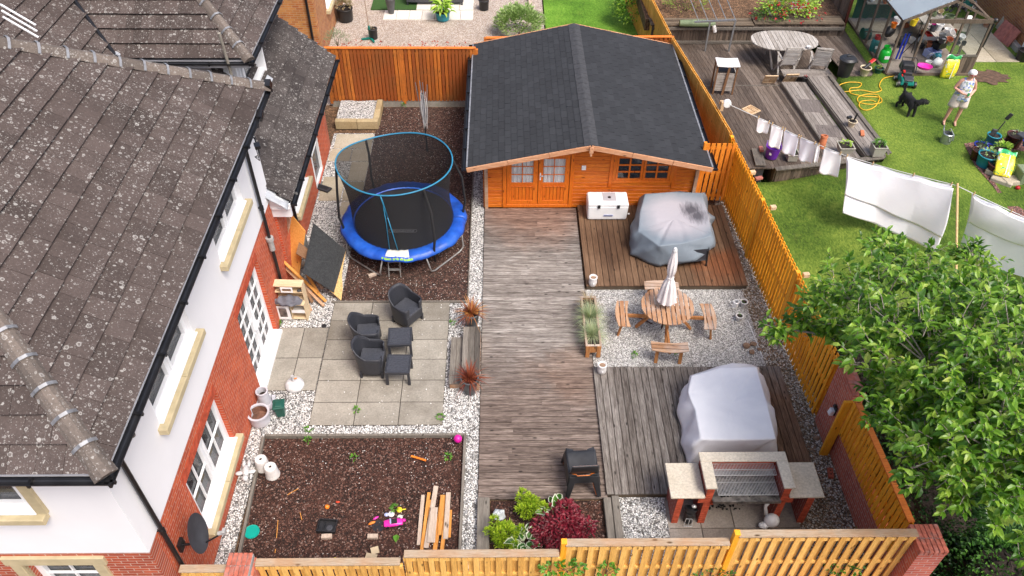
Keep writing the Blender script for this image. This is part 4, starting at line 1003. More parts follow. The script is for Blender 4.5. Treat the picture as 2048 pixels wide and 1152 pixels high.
# rotary dryer, folded
p = G(827, 255, 0)
t = thing('rotary_dryer', (-2.17, 19.45, 0), 'folded rotary clothes dryer with grey arms standing behind the trampoline', 'clothes dryer')
g = MB(); g.tube([(0, 0, 0), (-.02, 0, 1.9)], .024, 8); g.build('pole', 'black_plastic', t)
for k in range(4):
    a = R(20+90*k); d_ = Vector((math.cos(a), math.sin(a), 0)); g = MB(); g.tube([d_*.03+Vector((0, 0, .95)), d_*.09+Vector((0, 0, 1.3)), d_*.16+Vector((-.02, 0, 2.12+.06*k))], .013, 6); g.build('arm', 'metal_grey', t)
g = MB()
for k in range(26):
    a = rnd(0, 6.28); z0 = rnd(.75, .95); r_ = rnd(.03, .09); g.tube([(r_*math.cos(a), r_*math.sin(a), 1.95-rnd(0, .3)), (r_*1.2*math.cos(a+.2), r_*math.sin(a+.2), 1.4), (.6*r_*math.cos(a), .6*r_*math.sin(a), z0)], .0055, 4)
g.build('cord', 'white_plastic', t)
# ---------------------------------------------------------------- materials for loose things
simple('rattan', (.030, .032, .040), .5, .25, 60, bs=.5)
simple('rattan_top', (.050, .053, .064), .4, .2, 25, bs=.4)
simple('pot_grey', (.085, .088, .092), .55, .15, 8)
simple('glazed_white', (.72, .70, .68), .45, .08, 6, dirt=(.45, .38, .3))
simple('stone_white', (.62, .62, .62), .8, .15, 9, dirt=(.36, .35, .33))
simple('chimney_clay', (.50, .50, .54), .8, .1, 6, dirt=(.40, .33, .32))
simple('rust_inside', (.18, .09, .06), .9, .4, 8)
simple('caddy_green', (.012, .085, .062), .4, .1, 5)
simple('soil_dark', (.03, .02, .015), .95, .4, 30)
simple('felt_dark', (.030, .032, .033), .85, .35, 30, dirt=(.06, .06, .06))
simple('osb', (.62, .40, .16), .8, .25, 25)
simple('teal_lid', (.0, .33, .26), .4, .05, 5)
simple('pink_toy', (.75, .03, .38), .35, .08, 6)
simple('magenta_toy', (.62, .01, .30), .4, .08, 6)
simple('orange_toy', (.85, .22, .02), .45, .08, 6)
simple('yellow_toy', (.80, .62, .03), .45, .08, 6)
simple('blue_pale', (.45, .50, .78), .5, .05, 6)
simple('red_toy', (.65, .06, .02), .5, .1, 6)
simple('duvet_grey', (.14, .14, .165), .85, .2, 6, bs=.6)
simple('stone_brown', (.30, .19, .12), .85, .3, 12)
simple('brown_bark', (.13, .085, .05), .9, .4, 14)
simple('card', (.45, .36, .24), .85, .1, 5)
simple('chrome', (.60, .60, .60), .3, .1, 10, metal=.4)
simple('ash_steel', (.20, .18, .16), .5, .5, 9, metal=.5, dirt=(.03, .028, .025))
simple('coal', (.012, .012, .012), .8, .3, 20)
simple('rock_white', (.52, .56, .58), .6, .15, 8)
simple('chair_black', (.020, .021, .024), .42, .3, 4, dirt=(.055, .057, .062))
simple('grey_label', (.40, .39, .42), .5, .05, 5)
simple('rust_pole', (.07, .03, .025), .6, .3, 8)
fabric('parasol_cloth', (.84, .79, .77), (.78, .72, .70), .85, 14, .4)
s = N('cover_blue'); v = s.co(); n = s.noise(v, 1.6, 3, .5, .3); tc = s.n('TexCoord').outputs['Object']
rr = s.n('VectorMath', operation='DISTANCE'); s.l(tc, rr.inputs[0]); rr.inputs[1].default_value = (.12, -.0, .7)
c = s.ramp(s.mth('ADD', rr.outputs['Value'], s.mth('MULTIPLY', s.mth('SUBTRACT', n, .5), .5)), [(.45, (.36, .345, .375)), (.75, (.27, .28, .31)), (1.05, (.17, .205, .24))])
vd = s.n('VectorMath', operation='DISTANCE'); s.l(tc, vd.inputs[0]); vd.inputs[1].default_value = (.52, .20, .75)
vd2 = s.n('VectorMath', operation='DISTANCE'); s.l(tc, vd2.inputs[0]); vd2.inputs[1].default_value = (.64, -.04, .75)
dd = s.mth('MINIMUM', vd.outputs['Value'], s.mth('MULTIPLY', vd2.outputs['Value'], 1.05)); nz = s.noise(s.co((5, .9, 1)), 3.5, 4, .7)
st = s.rampf(s.mth('ADD', dd, s.mth('MULTIPLY', s.mth('SUBTRACT', nz, .5), .42)), .33, .10)
c = s.mix(s.mth('MULTIPLY', st, .9), c, (.055, .053, .065))
s.fin(c, .6, s.noise(v, 3, 4, .5, 1.2), .3, .05, spec=.3)
s = N('cover_white'); v = s.co(); n = s.noise(v, 1.2, 4, .6, .5)
s.fin(s.ramp(n, [(.3, (.70, .705, .74)), (.65, (.80, .80, .82))]), .65, s.noise(v, 3, 4, .5, 1.2), .25, .05, spec=.3)
leafmat('leaf_phormium', [(.13, .03, .015), (.36, .11, .04), (.55, .27, .08), (.18, .05, .03)])
leafmat('leaf_phormium_red', [(.10, .02, .014), (.22, .05, .03), (.34, .10, .045), (.13, .03, .02)])
leafmat('leaf_fescue', [(.24, .32, .20), (.40, .47, .30), (.52, .52, .32), (.60, .55, .38)])
leafmat('leaf_lime', [(.12, .22, .01), (.26, .40, .02), (.42, .55, .04), (.50, .58, .05)])
leafmat('leaf_green', [(.03, .10, .012), (.06, .17, .02), (.12, .26, .03)])
leafmat('leaf_white', [(.55, .60, .42), (.72, .74, .62), (.80, .80, .72)])
leafmat('leaf_acer', [(.09, .008, .014), (.17, .012, .026), (.26, .022, .04), (.13, .01, .018)])
leafmat('leaf_weed', [(.06, .18, .015), (.12, .30, .03), (.20, .38, .05)])
leafmat('leaf_dry', [(.30, .22, .12), (.42, .34, .22), (.25, .2, .14)])
# ---------------------------------------------------------------- rattan set
ac = thing('armchair', G(816, 640), 'dark grey rattan armchair at the back of the patio, turned towards the tables', 'armchair', 'rattan armchairs on the patio', rz=R(-38))
# local: faces +x ; shell wraps the back (-x) and both sides
def shellf(u, v, o=0.0):
    a = (u-.5)*2*R(150)       # 0 = straight back
    q = abs(a)/R(150); hb = .84-.22*min(1, max(0, (q-.22)/.28))-.05*max(0, q-.6)
    rx, ry = .31-o, .30-o; n = 3.2
    ca, sa = math.cos(a), math.sin(a); k = (abs(ca)**n+abs(sa)**n)**(-1/n)
    x = -rx*ca*k; y = ry*sa*k; x = min(x, .24)
    lean = (v**1.4)*.07*(max(0, 1-q*2.2)); z = .12+(hb-.12)*v
    tap = 1-.10*(1-v)
    return (x*tap-lean, y*tap, z)
g = MB(); g.grid(shellf, 56, 10); g.build('back_shell', 'rattan', ac, smooth=True, solid=.03)
g = MB(); g.tube([shellf(i/40, 1.0) for i in range(41)], .018, 6); g.build('rim', 'rattan', ac, smooth=True)
g = MB(); g.box((.0, 0, .385), (.50, .50, .05)); g.build('seat', 'rattan_top', ac, bevel=.015, seg=2)
g = MB(); g.box((.235, 0, .25), (.03, .50, .24)); g.build('front_panel', 'rattan', ac, bevel=.008)
for sx, sy in ((1, 1), (1, -1), (-1, 1), (-1, -1)): g = MB(); g.box((sx*.225, sy*.235, .09), (.05, .05, .18)); g.build('leg', 'rattan', ac)
dup(ac, G(740, 688), R(4), 'dark grey rattan armchair in the middle, half hidden by another chair')
dup(ac, G(748, 738), R(-2), 'dark grey rattan armchair nearest to the bottom of the patio')
rt = thing('side_table', G(803, 697), 'dark square rattan side table standing between the two upper armchairs', 'side table', 'rattan side tables', rz=R(3))
g = MB()
for i in range(8): g.box((0, -.21+.06*i, .40), (.44, .056, .012))
g.build('tabletop', 'rattan_top', rt, bevel=.002)
g = MB(); frame = [(-.26, .26, -.26, -.22), (-.26, .26, .22, .26), (-.26, -.22, -.22, .22), (.22, .26, -.22, .22)]
for a, b, c_, d_ in frame: g.b2(a, b, c_, d_, .345, .41)
g.build('table_frame', 'rattan', rt, bevel=.004)
for sx in (-1, 1):
    for sy in (-1, 1): g = MB(); g.box((sx*.23, sy*.23, .172), (.055, .055, .345)); g.build('leg', 'rattan', rt, bevel=.004)
dup(rt, G(800, 752), R(-1), 'dark square rattan side table nearest the bottom, beside the front armchair')
# parasol base on the patio
t = thing('umbrella_weight', G(590, 772), 'round pale grey parasol base with metal stem on the patio', 'parasol base')
g = MB(); g.lathe([(.19, 0), (.20, .02), (.195, .06), (.17, .11), (.11, .145), (.04, .16), (.001, .162)], n=28); g.build('weight', 'stone_white', t, smooth=True)
g = MB(); g.tube([(0, 0, .15), (0, 0, .30)], .025, 10); g.tube([(0, 0, .29), (0, 0, .33)], .034, 10); g.build('stem', 'chrome', t)
g = MB(); g.tube([(.03, 0, .24), (.08, .01, .25)], .014, 8); g.build('knob', 'orange_toy', t)
# chimney pots
t = thing('chimney_pot', G(531, 806), 'small pale clay chimney pot against the wall beside the green caddy', 'chimney pot')
g = MB(); g.lathe([(.17, 0), (.17, .05), (.135, .06), (.12, .20), (.11, .34), (.125, .36), (.125, .40), (.095, .40), (.09, .25), (.09, .02)], n=26); g.build('pot', 'chimney_clay', t, smooth=False, bevel=.004)
g = MB(); g.box((0, 0, .03), (.36, .36, .06)); g.build('foot', 'chimney_clay', t, bevel=.01)
g = MB(); g.lathe([(.001, .26), (.088, .26)], n=20); g.build('soil', 'soil_dark', t)
t = thing('broken_pot', G(522, 842), 'broken wide pale clay pot with a bite out of its rim by the brick wall', 'pot', rz=R(0))
g = MB(); a0 = R(205); sp_ = R(312)
g.lathe([(.18, 0), (.20, .04), (.205, .18), (.215, .25), (.225, .27), (.225, .30), (.185, .30), (.18, .26), (.17, .03), (.001, .03)], n=34, a0=a0, a1=a0+sp_); g.build('pot', 'chimney_clay', t, smooth=False)
g = MB(); g.lathe([(.18, 0), (.20, .04), (.202, .16), (.17, .16), (.168, .06)], n=6, a0=a0+sp_, a1=a0+2*math.pi); g.build('pot_wall', 'chimney_clay', t)
g = MB(); g.lathe([(.001, .10), (.172, .10)], n=26); g.lathe([(.176, .27), (.172, .10)], n=34, a0=a0+.1, a1=a0+sp_-.1); g.build('rusty_lining', 'rust_inside', t)
t = thing('food_caddy', G(563, 828), 'dark green kitchen waste caddy with flat lid and black handle', 'caddy', rz=R(8))
g = MB(); g.box((0, 0, .15), (.20, .20, .30), M=Matrix.Diagonal((1, 1, -1)), top=.8); g.build('body', 'caddy_green', t, bevel=.012)
g = MB(); g.box((0, 0, .325), (.25, .27, .035), top=.9); g.box((0, -.01, .35), (.16, .17, .02), top=.85); g.build('lid', 'caddy_green', t, bevel=.01)
g = MB(); g.tube([(-.13, .08, .28), (-.15, .20, .36), (-.14, .24, .37), (.12, .24, .37), (.14, .20, .36), (.13, .08, .28)], .008, 6); g.build('handle', 'black_plastic', t)
g = MB(); g.tube([G(540, 834, .0), G(545, 845, .01), G(549, 852, 0.0)], .006, 5); g.tube([G(519, 850, 0), G(521, 862, .01), G(526, 878, 0)], .006, 5)
tag(g.build('garden_wire', 'black_plastic'), 'thin black wires lying on white gravel by the broken pot', 'wire')
t = thing('drain_plug', G(648, 652, 0), 'small round black drain cover in the gravel beside the toy kitchen', 'drain cover')
g = MB(); g.lathe([(.06, -.01), (.06, .01), (.05, .014), (.001, .014)], n=20); g.build('cover', 'black_plastic', t)
# ---------------------------------------------------------------- toy kitchen and junk heap
kt = thing('toy_kitchen', G(587, 640, 0), 'small wooden toy kitchen with white doors standing against the brick wall', 'toy kitchen', rz=R(-2))
W2 = .34
g = MB(); g.b2(-W2, -W2+.02, -.02, .30, 0, .52); g.b2(W2-.02, W2, -.02, .30, 0, .52); g.b2(-W2, W2, -.03, .31, .50, .525); g.b2(-W2+.02, W2-.02, 0, .28, .03, .05); g.b2(-.01, .01, 0, .28, .05, .50); g.b2(-W2+.02, W2-.02, .28, .295, .03, .95)
g.b2(-W2, -W2+.02, .10, .30, .525, .98); g.b2(W2-.02, W2, .10, .30, .525, .98); g.b2(-W2, W2, .09, .31, .96, .985); g.b2(-W2+.02, W2-.02, .10, .29, .77, .785); g.build('carcass', 'birch', kt)
g = MB(); frame_rect(g, -W2+.005, -.02, .05, .47, -.04, -.022, .07); g.build('oven_door', 'white_plastic', kt, bevel=.004)
g = MB(); g.b2(-W2+.06, -.08, -.03, -.025, .11, .40); g.build('oven_window', 'ash_steel', kt)
g = MB(); g.tube([(-.26, -.045, .40), (-.23, -.06, .44), (-.13, -.06, .44), (-.10, -.045, .40)], .008, 6); g.build('oven_handle', 'metal_grey', kt)
g = MB(); g.b2(.02, W2-.02, .02, .27, .24, .255); g.b2(.02, W2-.02, -.022, -.012, .255, .34); g.build('shelf', 'white_plastic', kt)
g = MB(); frame_rect(g, -.15, .12, .795, .95, .075, .09, .035); g.build('microwave_door', 'white_plastic', kt, bevel=.003)
g = MB(); g.b2(-.11, .08, .085, .092, .83, .915); g.build('microwave_window', 'stone_brown', kt)
g = MB(); g.blob((.24, .12, .83), .035, 8, 5); g.blob((.27, .13, .82), .03, 8, 5); g.build('toy_plug', 'dish_grey', kt)
g = MB()
def dv(u, v):
    a = 2*math.pi*u; b = math.pi*v; w_ = 1+.10*math.sin(a*5+b*3)+.07*math.sin(a*9-b*7)
    return (.31*math.cos(b)*(1+.04*math.sin(a*4)), -.00+.14*math.sin(b)*math.cos(a)*w_, .62+.10*math.sin(b)*math.sin(a)*w_+.02*math.sin(b*9))
g.grid(dv, 40, 26); q = thing('bundle', G(587, 640, 0), 'bundled dark grey cloth cover stuffed into the toy kitchen', 'cloth bundle', rz=R(-2)); g.build('cloth', 'duvet_grey', q, smooth=True)
# leaning boards behind the kitchen
def plank(name, pts, wd, th, m, label, cat='board', group=None, up=(0, 0, 1)):
    g = MB(); g.bar(pts[0], pts[1], wd, th, up=up); return tag(g.build(name, m, bevel=.004), label, cat, group)
# big felted board: four corners
def slab4(a, b, c, d_, th, m, label, name='leaning_board', cat='board'):
    a, b, c, d_ = map(Vector, (a, b, c, d_)); n_ = (b-a).cross(d_-a).normalized()*th; g = MB()
    g.add([a, b, c, d_, a-n_, b-n_, c-n_, d_-n_], [(0, 1, 2, 3), (7, 6, 5, 4), (0, 4, 5, 1), (1, 5, 6, 2), (2, 6, 7, 3), (3, 7, 4, 0)])
    return tag(g.build(name, m, bevel=.004), label, cat)
fa, fb, fc, fd_ = G(627, 446, 1.05), G(692, 500, .35), G(668, 585, .22), G(606, 545, 1.0)
t = thing('roof_panel', (fb+fd_)/2, 'large sheet of dark roofing felt board leaning beside the trampoline', 'roof panel')
n_ = (fb-fa).cross(fd_-fa).normalized(); n_ = n_ if n_.z > 0 else -n_
g = MB(); g.add([fa, fb, fc, fd_, fa-n_*.012, fb-n_*.012, fc-n_*.012, fd_-n_*.012], [(0, 1, 2, 3), (7, 6, 5, 4), (0, 4, 5, 1), (1, 5, 6, 2), (2, 6, 7, 3), (3, 7, 4, 0)])
mid = lambda a, b, k: a.lerp(b, k)
g.add([mid(fa, fb, .5)+n_*.004, mid(fa, fb, .51)+n_*.006, mid(fd_, fc, .51)+n_*.006, mid(fd_, fc, .5)+n_*.004], [(0, 1, 2, 3)])
g.build('felt', 'felt_dark', t, w=True)
e = (fc-fd_).normalized(); k_ = (fb-fa).normalized()
o1 = fb+k_*.02-n_*.02; o2 = fc+k_*.16-n_*.02; o3 = fc-k_*.05-n_*.02; o4 = fd_+k_*.02-n_*.02; o5 = fa-n_*.02
ed = fc-fb
pts = [fb-k_*.1-n_*.02, fb+k_*.015-n_*.02, fb+ed*.35+k_*.05-n_*.02, fb+ed*.55+k_*.09-n_*.02, fc-ed*.22+k_*.2-n_*.02, fc+k_*.24+ed*.02-n_*.02, fc-k_*.1-n_*.02]
g = MB(); m_ = len(pts); g.add([*pts, *[p-n_*.016 for p in pts]], [tuple(range(m_)), tuple(range(2*m_-1, m_-1, -1))]+[(i, m_+i, m_+(i+1) % m_, (i+1) % m_) for i in range(m_)])
g.build('board', 'osb', t, w=True)
slab4(G(585, 430, 1.35), G(612, 462, 1.15), G(598, 560, .1), G(566, 535, .25), .03, 'offcut_orange', 'orange wooden door panel leaning on the wall behind the felt board')
slab4(G(569, 425, 1.55), G(583, 437, 1.5), G(568, 525, .25), G(553, 520, .3), .03, 'picnic_x', 'tall brown plank panel leaning nearest the wall among the boards')
slab4(G(598, 485, 1.0), G(618, 500, .9), G(612, 520, .8), G(592, 508, .9), .03, 'brown_wood', 'small dark brown board lying against the orange panel')
for i, (a, b, m, lb) in enumerate((((548, 505, .9), (652, 603, .03), 'offcut_orange', 'long orange batten slanting down to the gravel beside the toy kitchen'), ((560, 525, .6), (648, 612, .03), 'picnic_x', 'long brown batten slanting beneath the orange batten'),
        ((612, 545, .5), (640, 592, .05), 'offcut_orange', 'short orange offcut leaning under the felt board'), ((600, 560, .45), (625, 605, .05), 'brown_wood', 'short dark offcut leaning under the felt board'),
        ((592, 560, .5), (622, 622, .03), 'picnic_x', 'brown board standing behind the toy kitchen side'), ((620, 540, .4), (645, 578, .05), 'picnic_x', 'brown stick leaning below the felt board edge'))):
    plank('leaning_board', (G(*a), G(*b)), .07, .03, m, lb)
t = thing('log_pile', G(572, 562, 0), 'small heap of split brown logs above the toy kitchen', 'logs'); 
for i in range(9):
    a = rnd(-.3, .3); g = MB(); g.bar((a-.1, rnd(.15, .3), .12+rnd(0, .35)), (a+rnd(-.05, .15), rnd(.4, .6), .10+rnd(0, .3)), .10, .08); g.build('log', ('brown_bark', 'picnic_x', 'offcut_pale')[i % 3], t, bevel=.01)
t = thing('black_box', G(647, 378, .0), 'flat black plastic box lying on the path under the back window', 'box', rz=R(-28))
g = MB(); g.b2(-.22, .22, -.11, .11, 0, .05); g.build('base', 'black_plastic', t, bevel=.008)
g = MB(); frame_rect(g, -.20, .20, -.09, .09, 0, .02, .025); g.xf(Matrix.Rotation(R(-90), 3, 'X'), (0, 0, .052)); g.build('rim', 'dish_grey', t)
# ---------------------------------------------------------------- phormium pots and step
def plant_blades(par, name, n, L, W, m, c=(0, 0, 0), spread=1.0, droop=.35, up=.25, r0=.05, seg=4):
    g = MB(); c = Vector(c)
    for i in range(n):
        a = rnd(0, 6.283); el = rnd(up, 1.45); q = rnd(0, r0)
        d = Vector((math.cos(a)*math.cos(el)*spread, math.sin(a)*math.cos(el)*spread, math.sin(el)))
        g.blade(c+Vector((math.cos(a)*q, math.sin(a)*q, 0)), d, L*rnd(.6, 1.1), W*rnd(.7, 1.2), droop*rnd(.3, 1.3)*(1.4-el*.6), seg)
    return g.build(name, m, par)
def pot_round(par, r0, r1, h, m, name='pot', soil=True, rim=.015, sq=False):
    g = MB(); n = 4 if sq else 26
    k = dict(n=n, a0=R(45), a1=R(405)) if sq else dict(n=n)
    pr_ = [(r0*.001, .005), (r0, 0), (r0*1.01, .01), (r1, h*.93), (r1+rim, h*.95), (r1+rim, h), (r1-.015, h), (r1*.9, h*.86)]
    g.lathe(pr_, **dict(n=n)) if not sq else g.lathe([(a*1.414, b) for a, b in pr_], n=4, M=Matrix.Rotation(R(45), 3, 'Z'))
    g.build(name, m, par, smooth=not sq) if not sq else g.build(name, m, par)
    if soil:
        g = MB(); g.lathe([(.001, h*.88), (r1*(1.30 if sq else .93), h*.87)], n=n, M=Matrix.Rotation(R(45), 3, 'Z') if sq else None); g.build('soil', 'soil_dark', par)
for (px, py, m, lb, dr_) in ((944, 652, 'leaf_phormium', 'spiky orange bronze plant in a grey pot above the wooden step', .35), (940, 783, 'leaf_phormium_red', 'spiky dark red plant in a tall grey pot below the wooden step', .45)):
    t = thing('potted_plant', G(px, py), lb, 'potted plant', 'spiky plants in grey pots'); pot_round(t, .12, .18, .46, 'pot_grey')
    plant_blades(t, 'leaves', 110, .50, .028, m, (0, 0, .42), 1.0, dr_, .05)
t = thing('wooden_step', (-.92, 11.35, 0), 'weathered grey wooden step box between the two spiky plants', 'step')
g = MB()
for i in range(2): g.b2(-.27+i*.13, -.145+i*.13, -.72, .60, .14, .17)
for i in range(3): g.b2(-.005+i*.13, .12+i*.13, -.80, .80, .27, .30)
g.xf(Matrix.Identity(3), (.06, 0, 0)); g.build('treads', 'timber_grey', t, bevel=.003)
g = MB(); g.b2(-.19, .06, -.70, .58, 0, .137); g.b2(.065, .44, -.77, .77, 0, .267); g.build('box', 'picnic_x', t)
# ---------------------------------------------------------------- bark bed contents
def at(px, py, z=-.03): return G(px, py, z)
for i, (px, py, lb) in enumerate(((527, 935, 'pale ribbed drum shaped pot nearer the house, by the bark bed edge'), (546, 950, 'pale drum shaped pot overlapping its twin at the bark bed edge'))):
    t = thing('drum_pot', at(px, py), lb, 'pot', 'pale drum pots upside down', rz=i)
    g = MB(); g.lathe([(.135, 0), (.14, .02), (.125, .10), (.128, .11), (.118, .20), (.121, .21), (.112, .28), (.10, .30), (.03, .30), (.028, .27), (.001, .27)], n=28); g.build('pot', 'glazed_white', t, smooth=False, bevel=.004)
    g = MB(); g.lathe([(.001, .275), (.027, .275)], n=12); g.build('drain_hole', 'soil_dark', t)
t = thing('cherub_statue', G(494, 948, 0), 'small white cherub statue lying on the gravel beside the wall', 'statue', rz=R(-80))
g = MB(); g.blob((0, 0, .10), (.13, .07, .09), 12, 8, .04); g.blob((.17, 0, .12), (.065, .06, .065), 12, 8, .03); g.blob((-.18, .04, .07), (.10, .035, .04), 8, 6); g.blob((-.18, -.05, .07), (.10, .035, .04), 8, 6); g.blob((.04, .11, .12), (.05, .09, .03), 8, 6); g.blob((.04, -.11, .12), (.05, .09, .03), 8, 6); g.blob((.10, .09, .06), (.08, .025, .03), 8, 5)
g.build('figure', 'stone_white', t, smooth=True)
t = thing('round_lid', at(504, 1064), 'flat round teal plastic lid on the bark in the lower left', 'lid'); g = MB(); g.lathe([(.135, 0), (.14, .01), (.135, .022), (.12, .018), (.001, .018)], n=32); g.build('lid', 'teal_lid', t, smooth=False)
t = thing('ball', G(916, 881, .05), 'magenta ball at the corner of the bark bed edging', 'ball'); g = MB(); g.blob((0, 0, .06), .085, 16, 10); g.build('ball', 'magenta_toy', t, smooth=True)
t = thing('black_tray', at(655, 1055), 'shallow black plastic tray holding a clear lid on the bark', 'tray', rz=R(-4)); g = MB()
g.b2(-.17, .17, -.13, .13, .005, .02); frame_rect(g, -.17, .17, .005, .09, -.13, -.115, .02); g.b2(-.17, -.155, -.13, .13, .02, .08); g.b2(.155, .17, -.13, .13, .02, .08); g.b2(-.155, .155, .115, .13, .02, .08); g.b2(-.155, .155, -.13, -.115, .02, .08); g.b2(-.06, -.05, -.11, .11, .02, .05)
g.build('tray', 'black_plastic', t); g = MB(); g.lathe([(.05, .03), (.06, .05), (.04, .055), (.001, .05)], (.05, -.03, 0), 18); g.build('clear_lid', 'dish_grey', t)
for (px, py, rz_, lb) in ((654, 1075, .03, 'short cut timber block below the black tray'), (746, 1075, 0, 'short cut timber block left of the pink toy car'), (745, 552, .4, 'small cut timber block beneath the trampoline legs')):
    g = MB(); g.box((0, 0, .035), (.19, .08, .07), rz=rz_); tag(g.build('timber_block', 'timber_grey', thing('timber_block', at(px, py), lb, 'wood block', 'cut timber blocks')and None, bevel=.005), None) if False else None
    t = thing('timber_block', at(px, py), lb, 'wood block', 'cut timber blocks', rz=rz_); g = MB(); g.box((0, 0, .035), (.19, .08, .07)); g.build('block', 'offcut_pale', t, bevel=.005)
def blobthing(name, px, py, r, m, lb, cat, z=-.03, rz=0):
    t = thing(name, at(px, py, z), lb, cat, rz=rz); g = MB(); g.blob((0, 0, r[2]*.9), r, 14, 8); g.build('body', m, t, smooth=True); return t
blobthing('toy_ball', 655, 1016, (.045, .045, .045), 'orange_toy', 'small orange toy ball on the bark above the black tray', 'toy')
blobthing('toy_piece', 676, 1005, (.04, .02, .02), 'red_toy', 'tiny red toy piece on the bark beside the orange ball', 'toy')
blobthing('toy_piece', 670, 1119, (.04, .03, .02), 'yellow_toy', 'tiny yellow toy piece by the low fence top', 'toy')
blobthing('toy_piece', 807, 1042, (.05, .035, .03), 'magenta_toy', 'small magenta toy touching the back of the pink car', 'toy')
blobthing('toy_piece', 800, 1035, (.055, .045, .025), 'pad_white', 'small pale pink toy cup above the pink car', 'toy')
blobthing('toy_piece', 752, 1037, (.06, .022, .02), 'pink_toy', 'small pink toy stick left of the pink car', 'toy', rz=.6)
blobthing('toy_piece', 744, 1047, (.07, .025, .022), 'orange_toy', 'orange toy carrot beside the black dish', 'toy', rz=.45)
t = thing('toy_scoop', at(799, 1021), 'yellow toy watering scoop above the pink car', 'toy'); g = MB(); g.lathe([(.001, .04), (.05, .045), (.055, .02), (.04, 0)], n=16); g.tube([(.04, 0, .03), (.12, .01, .03)], .012, 8); g.build('scoop', 'yellow_toy', t, smooth=True)
t = thing('toy_cup', at(783, 1030), 'white and blue toy cups heaped above the pink car', 'toy'); g = MB(); g.lathe([(.001, .05), (.05, .055), (.06, .03), (.045, 0)], n=16); g.build('cup', 'white_plastic', t, smooth=True); g = MB(); g.blob((-.09, -.01, .03), (.045, .04, .03)); g.blob((.01, 0, .055), (.022, .022, .01)); g.build('blue_cup', 'blue_pale', t, smooth=True)
t = thing('toy_car', at(787, 1048), 'bright pink open toy car tipped on the bark', 'toy car', rz=R(8))
g = MB()
def carb(u, v):
    x = -.17+.34*u; pr2 = .045+.02*math.sin(math.pi*u)-(.0 if abs(u-.5) < .25 else .008); a = math.pi*v
    return (x, -.075*math.cos(a)*(1-.25*abs(2*u-1)**3), .035+pr2*math.sin(a)**.6)
g.grid(carb, 22, 12); g.build('body', 'pink_toy', t, smooth=True, solid=.006)
g = MB(); g.box((.02, 0, .10), (.11, .10, .012)); g.build('seat', 'coal', t, bevel=.004); g = MB(); g.box((-.045, 0, .115), (.008, .10, .04), ry=-.5); g.build('windscreen', 'blue_pale', t)
for sx in (-.10, .11):
    for sy in (-.075, .075): g = MB(); g.tube([(sx, sy-.012, .03), (sx, sy+.012, .03)], .03, 14); g.build('wheel', 'black_plastic', t)
t = thing('black_dish', at(757, 1053), 'black oval plate partly under the pink toy car', 'dish'); g = MB(); g.lathe([(.09, 0), (.115, .015), (.10, .012), (.001, .008)], n=24); g.build('plate', 'black_plastic', t)
plank('foam_stick', (at(822, 912, .01), at(852, 921, .01)), .035, .03, 'orange_toy', 'short orange plastic stick on the bark near the magenta ball', 'stick')
for (a, b, lb) in (((574, 990), (597, 977), 'thin orange cane lying diagonally on the bark'), ((556, 1040), (553, 1076), 'thin orange cane lying upright on the bark near the teal lid'), ((600, 1025), (604, 1040), 'tiny pale cane on the bark near the centre'), ((551, 1098), (550, 1106), 'tiny orange cane by the low front fence')):
    plank('cane', (at(*a, -.01), at(*b, -.01)), .014, .012, 'offcut_orange', lb, 'cane', 'thin canes on the bark')
t = thing('cardboard', at(742, 1116, 0), 'torn beige cardboard piece by the front fence', 'cardboard'); g = MB(); g.box((0, 0, .02), (.2, .14, .012), rz=-.2, rx=.1); g.box((.06, .12, .05), (.14, .12, .012), rx=.5, rz=.3); g.build('card', 'card', t)
PL = [((837, 1090), (846, 990), 'offcut_pale', .07), ((843, 1102), (858, 985), 'offcut_orange', .06), ((852, 1096), (872, 972), 'offcut_pale', .09), ((862, 1085), (868, 1015), 'offcut_pale', .14), ((869, 1104), (884, 1000), 'offcut_orange', .08), ((882, 1070), (888, 990), 'offcut_orange', .13), ((883, 1105), (893, 1028), 'offcut_orange', .07), ((891, 1078), (897, 985), 'offcut_pale', .09), ((898, 1075), (901, 1020), 'offcut_orange', .06), ((856, 1092), (861, 1000), 'offcut_orange', .05)]
LBS = ['leftmost pale plank of the offcut heap', 'thin orange plank second from left in the offcut heap', 'longest pale plank in the offcut heap, reaching highest', 'wide pale board lying on top in the middle of the offcut heap', 'orange plank reaching the fence in the middle of the offcut heap', 'wide notched orange board on top of the offcut heap', 'orange plank reaching the fence right of the middle of the offcut heap', 'pale plank on the right side of the offcut heap', 'rightmost short orange plank of the offcut heap', 'narrow orange strip buried in the offcut heap']
for i, ((a, b, m, wd), lb) in enumerate(zip(PL, LBS)):
    z = .0+.028*(i % 4); plank('plank', (at(*a, z), at(*b, z+.02)), wd, .024, m, lb, 'plank', 'heap of timber offcuts')
t = thing('fallen_leaves', at(793, 1075), 'pale green fallen leaf beside the pink toy car', 'leaf'); g = MB(); g.leaf((0, .05, .02), (0, -1, .02), .16, .12, bend=.05); g.build('leaf', 'leaf_weed', t)
blobthing('stone', 768, 1031+90, (.05, .04, .02), 'stone_brown', 'small brown stone by the low front fence', 'stone')
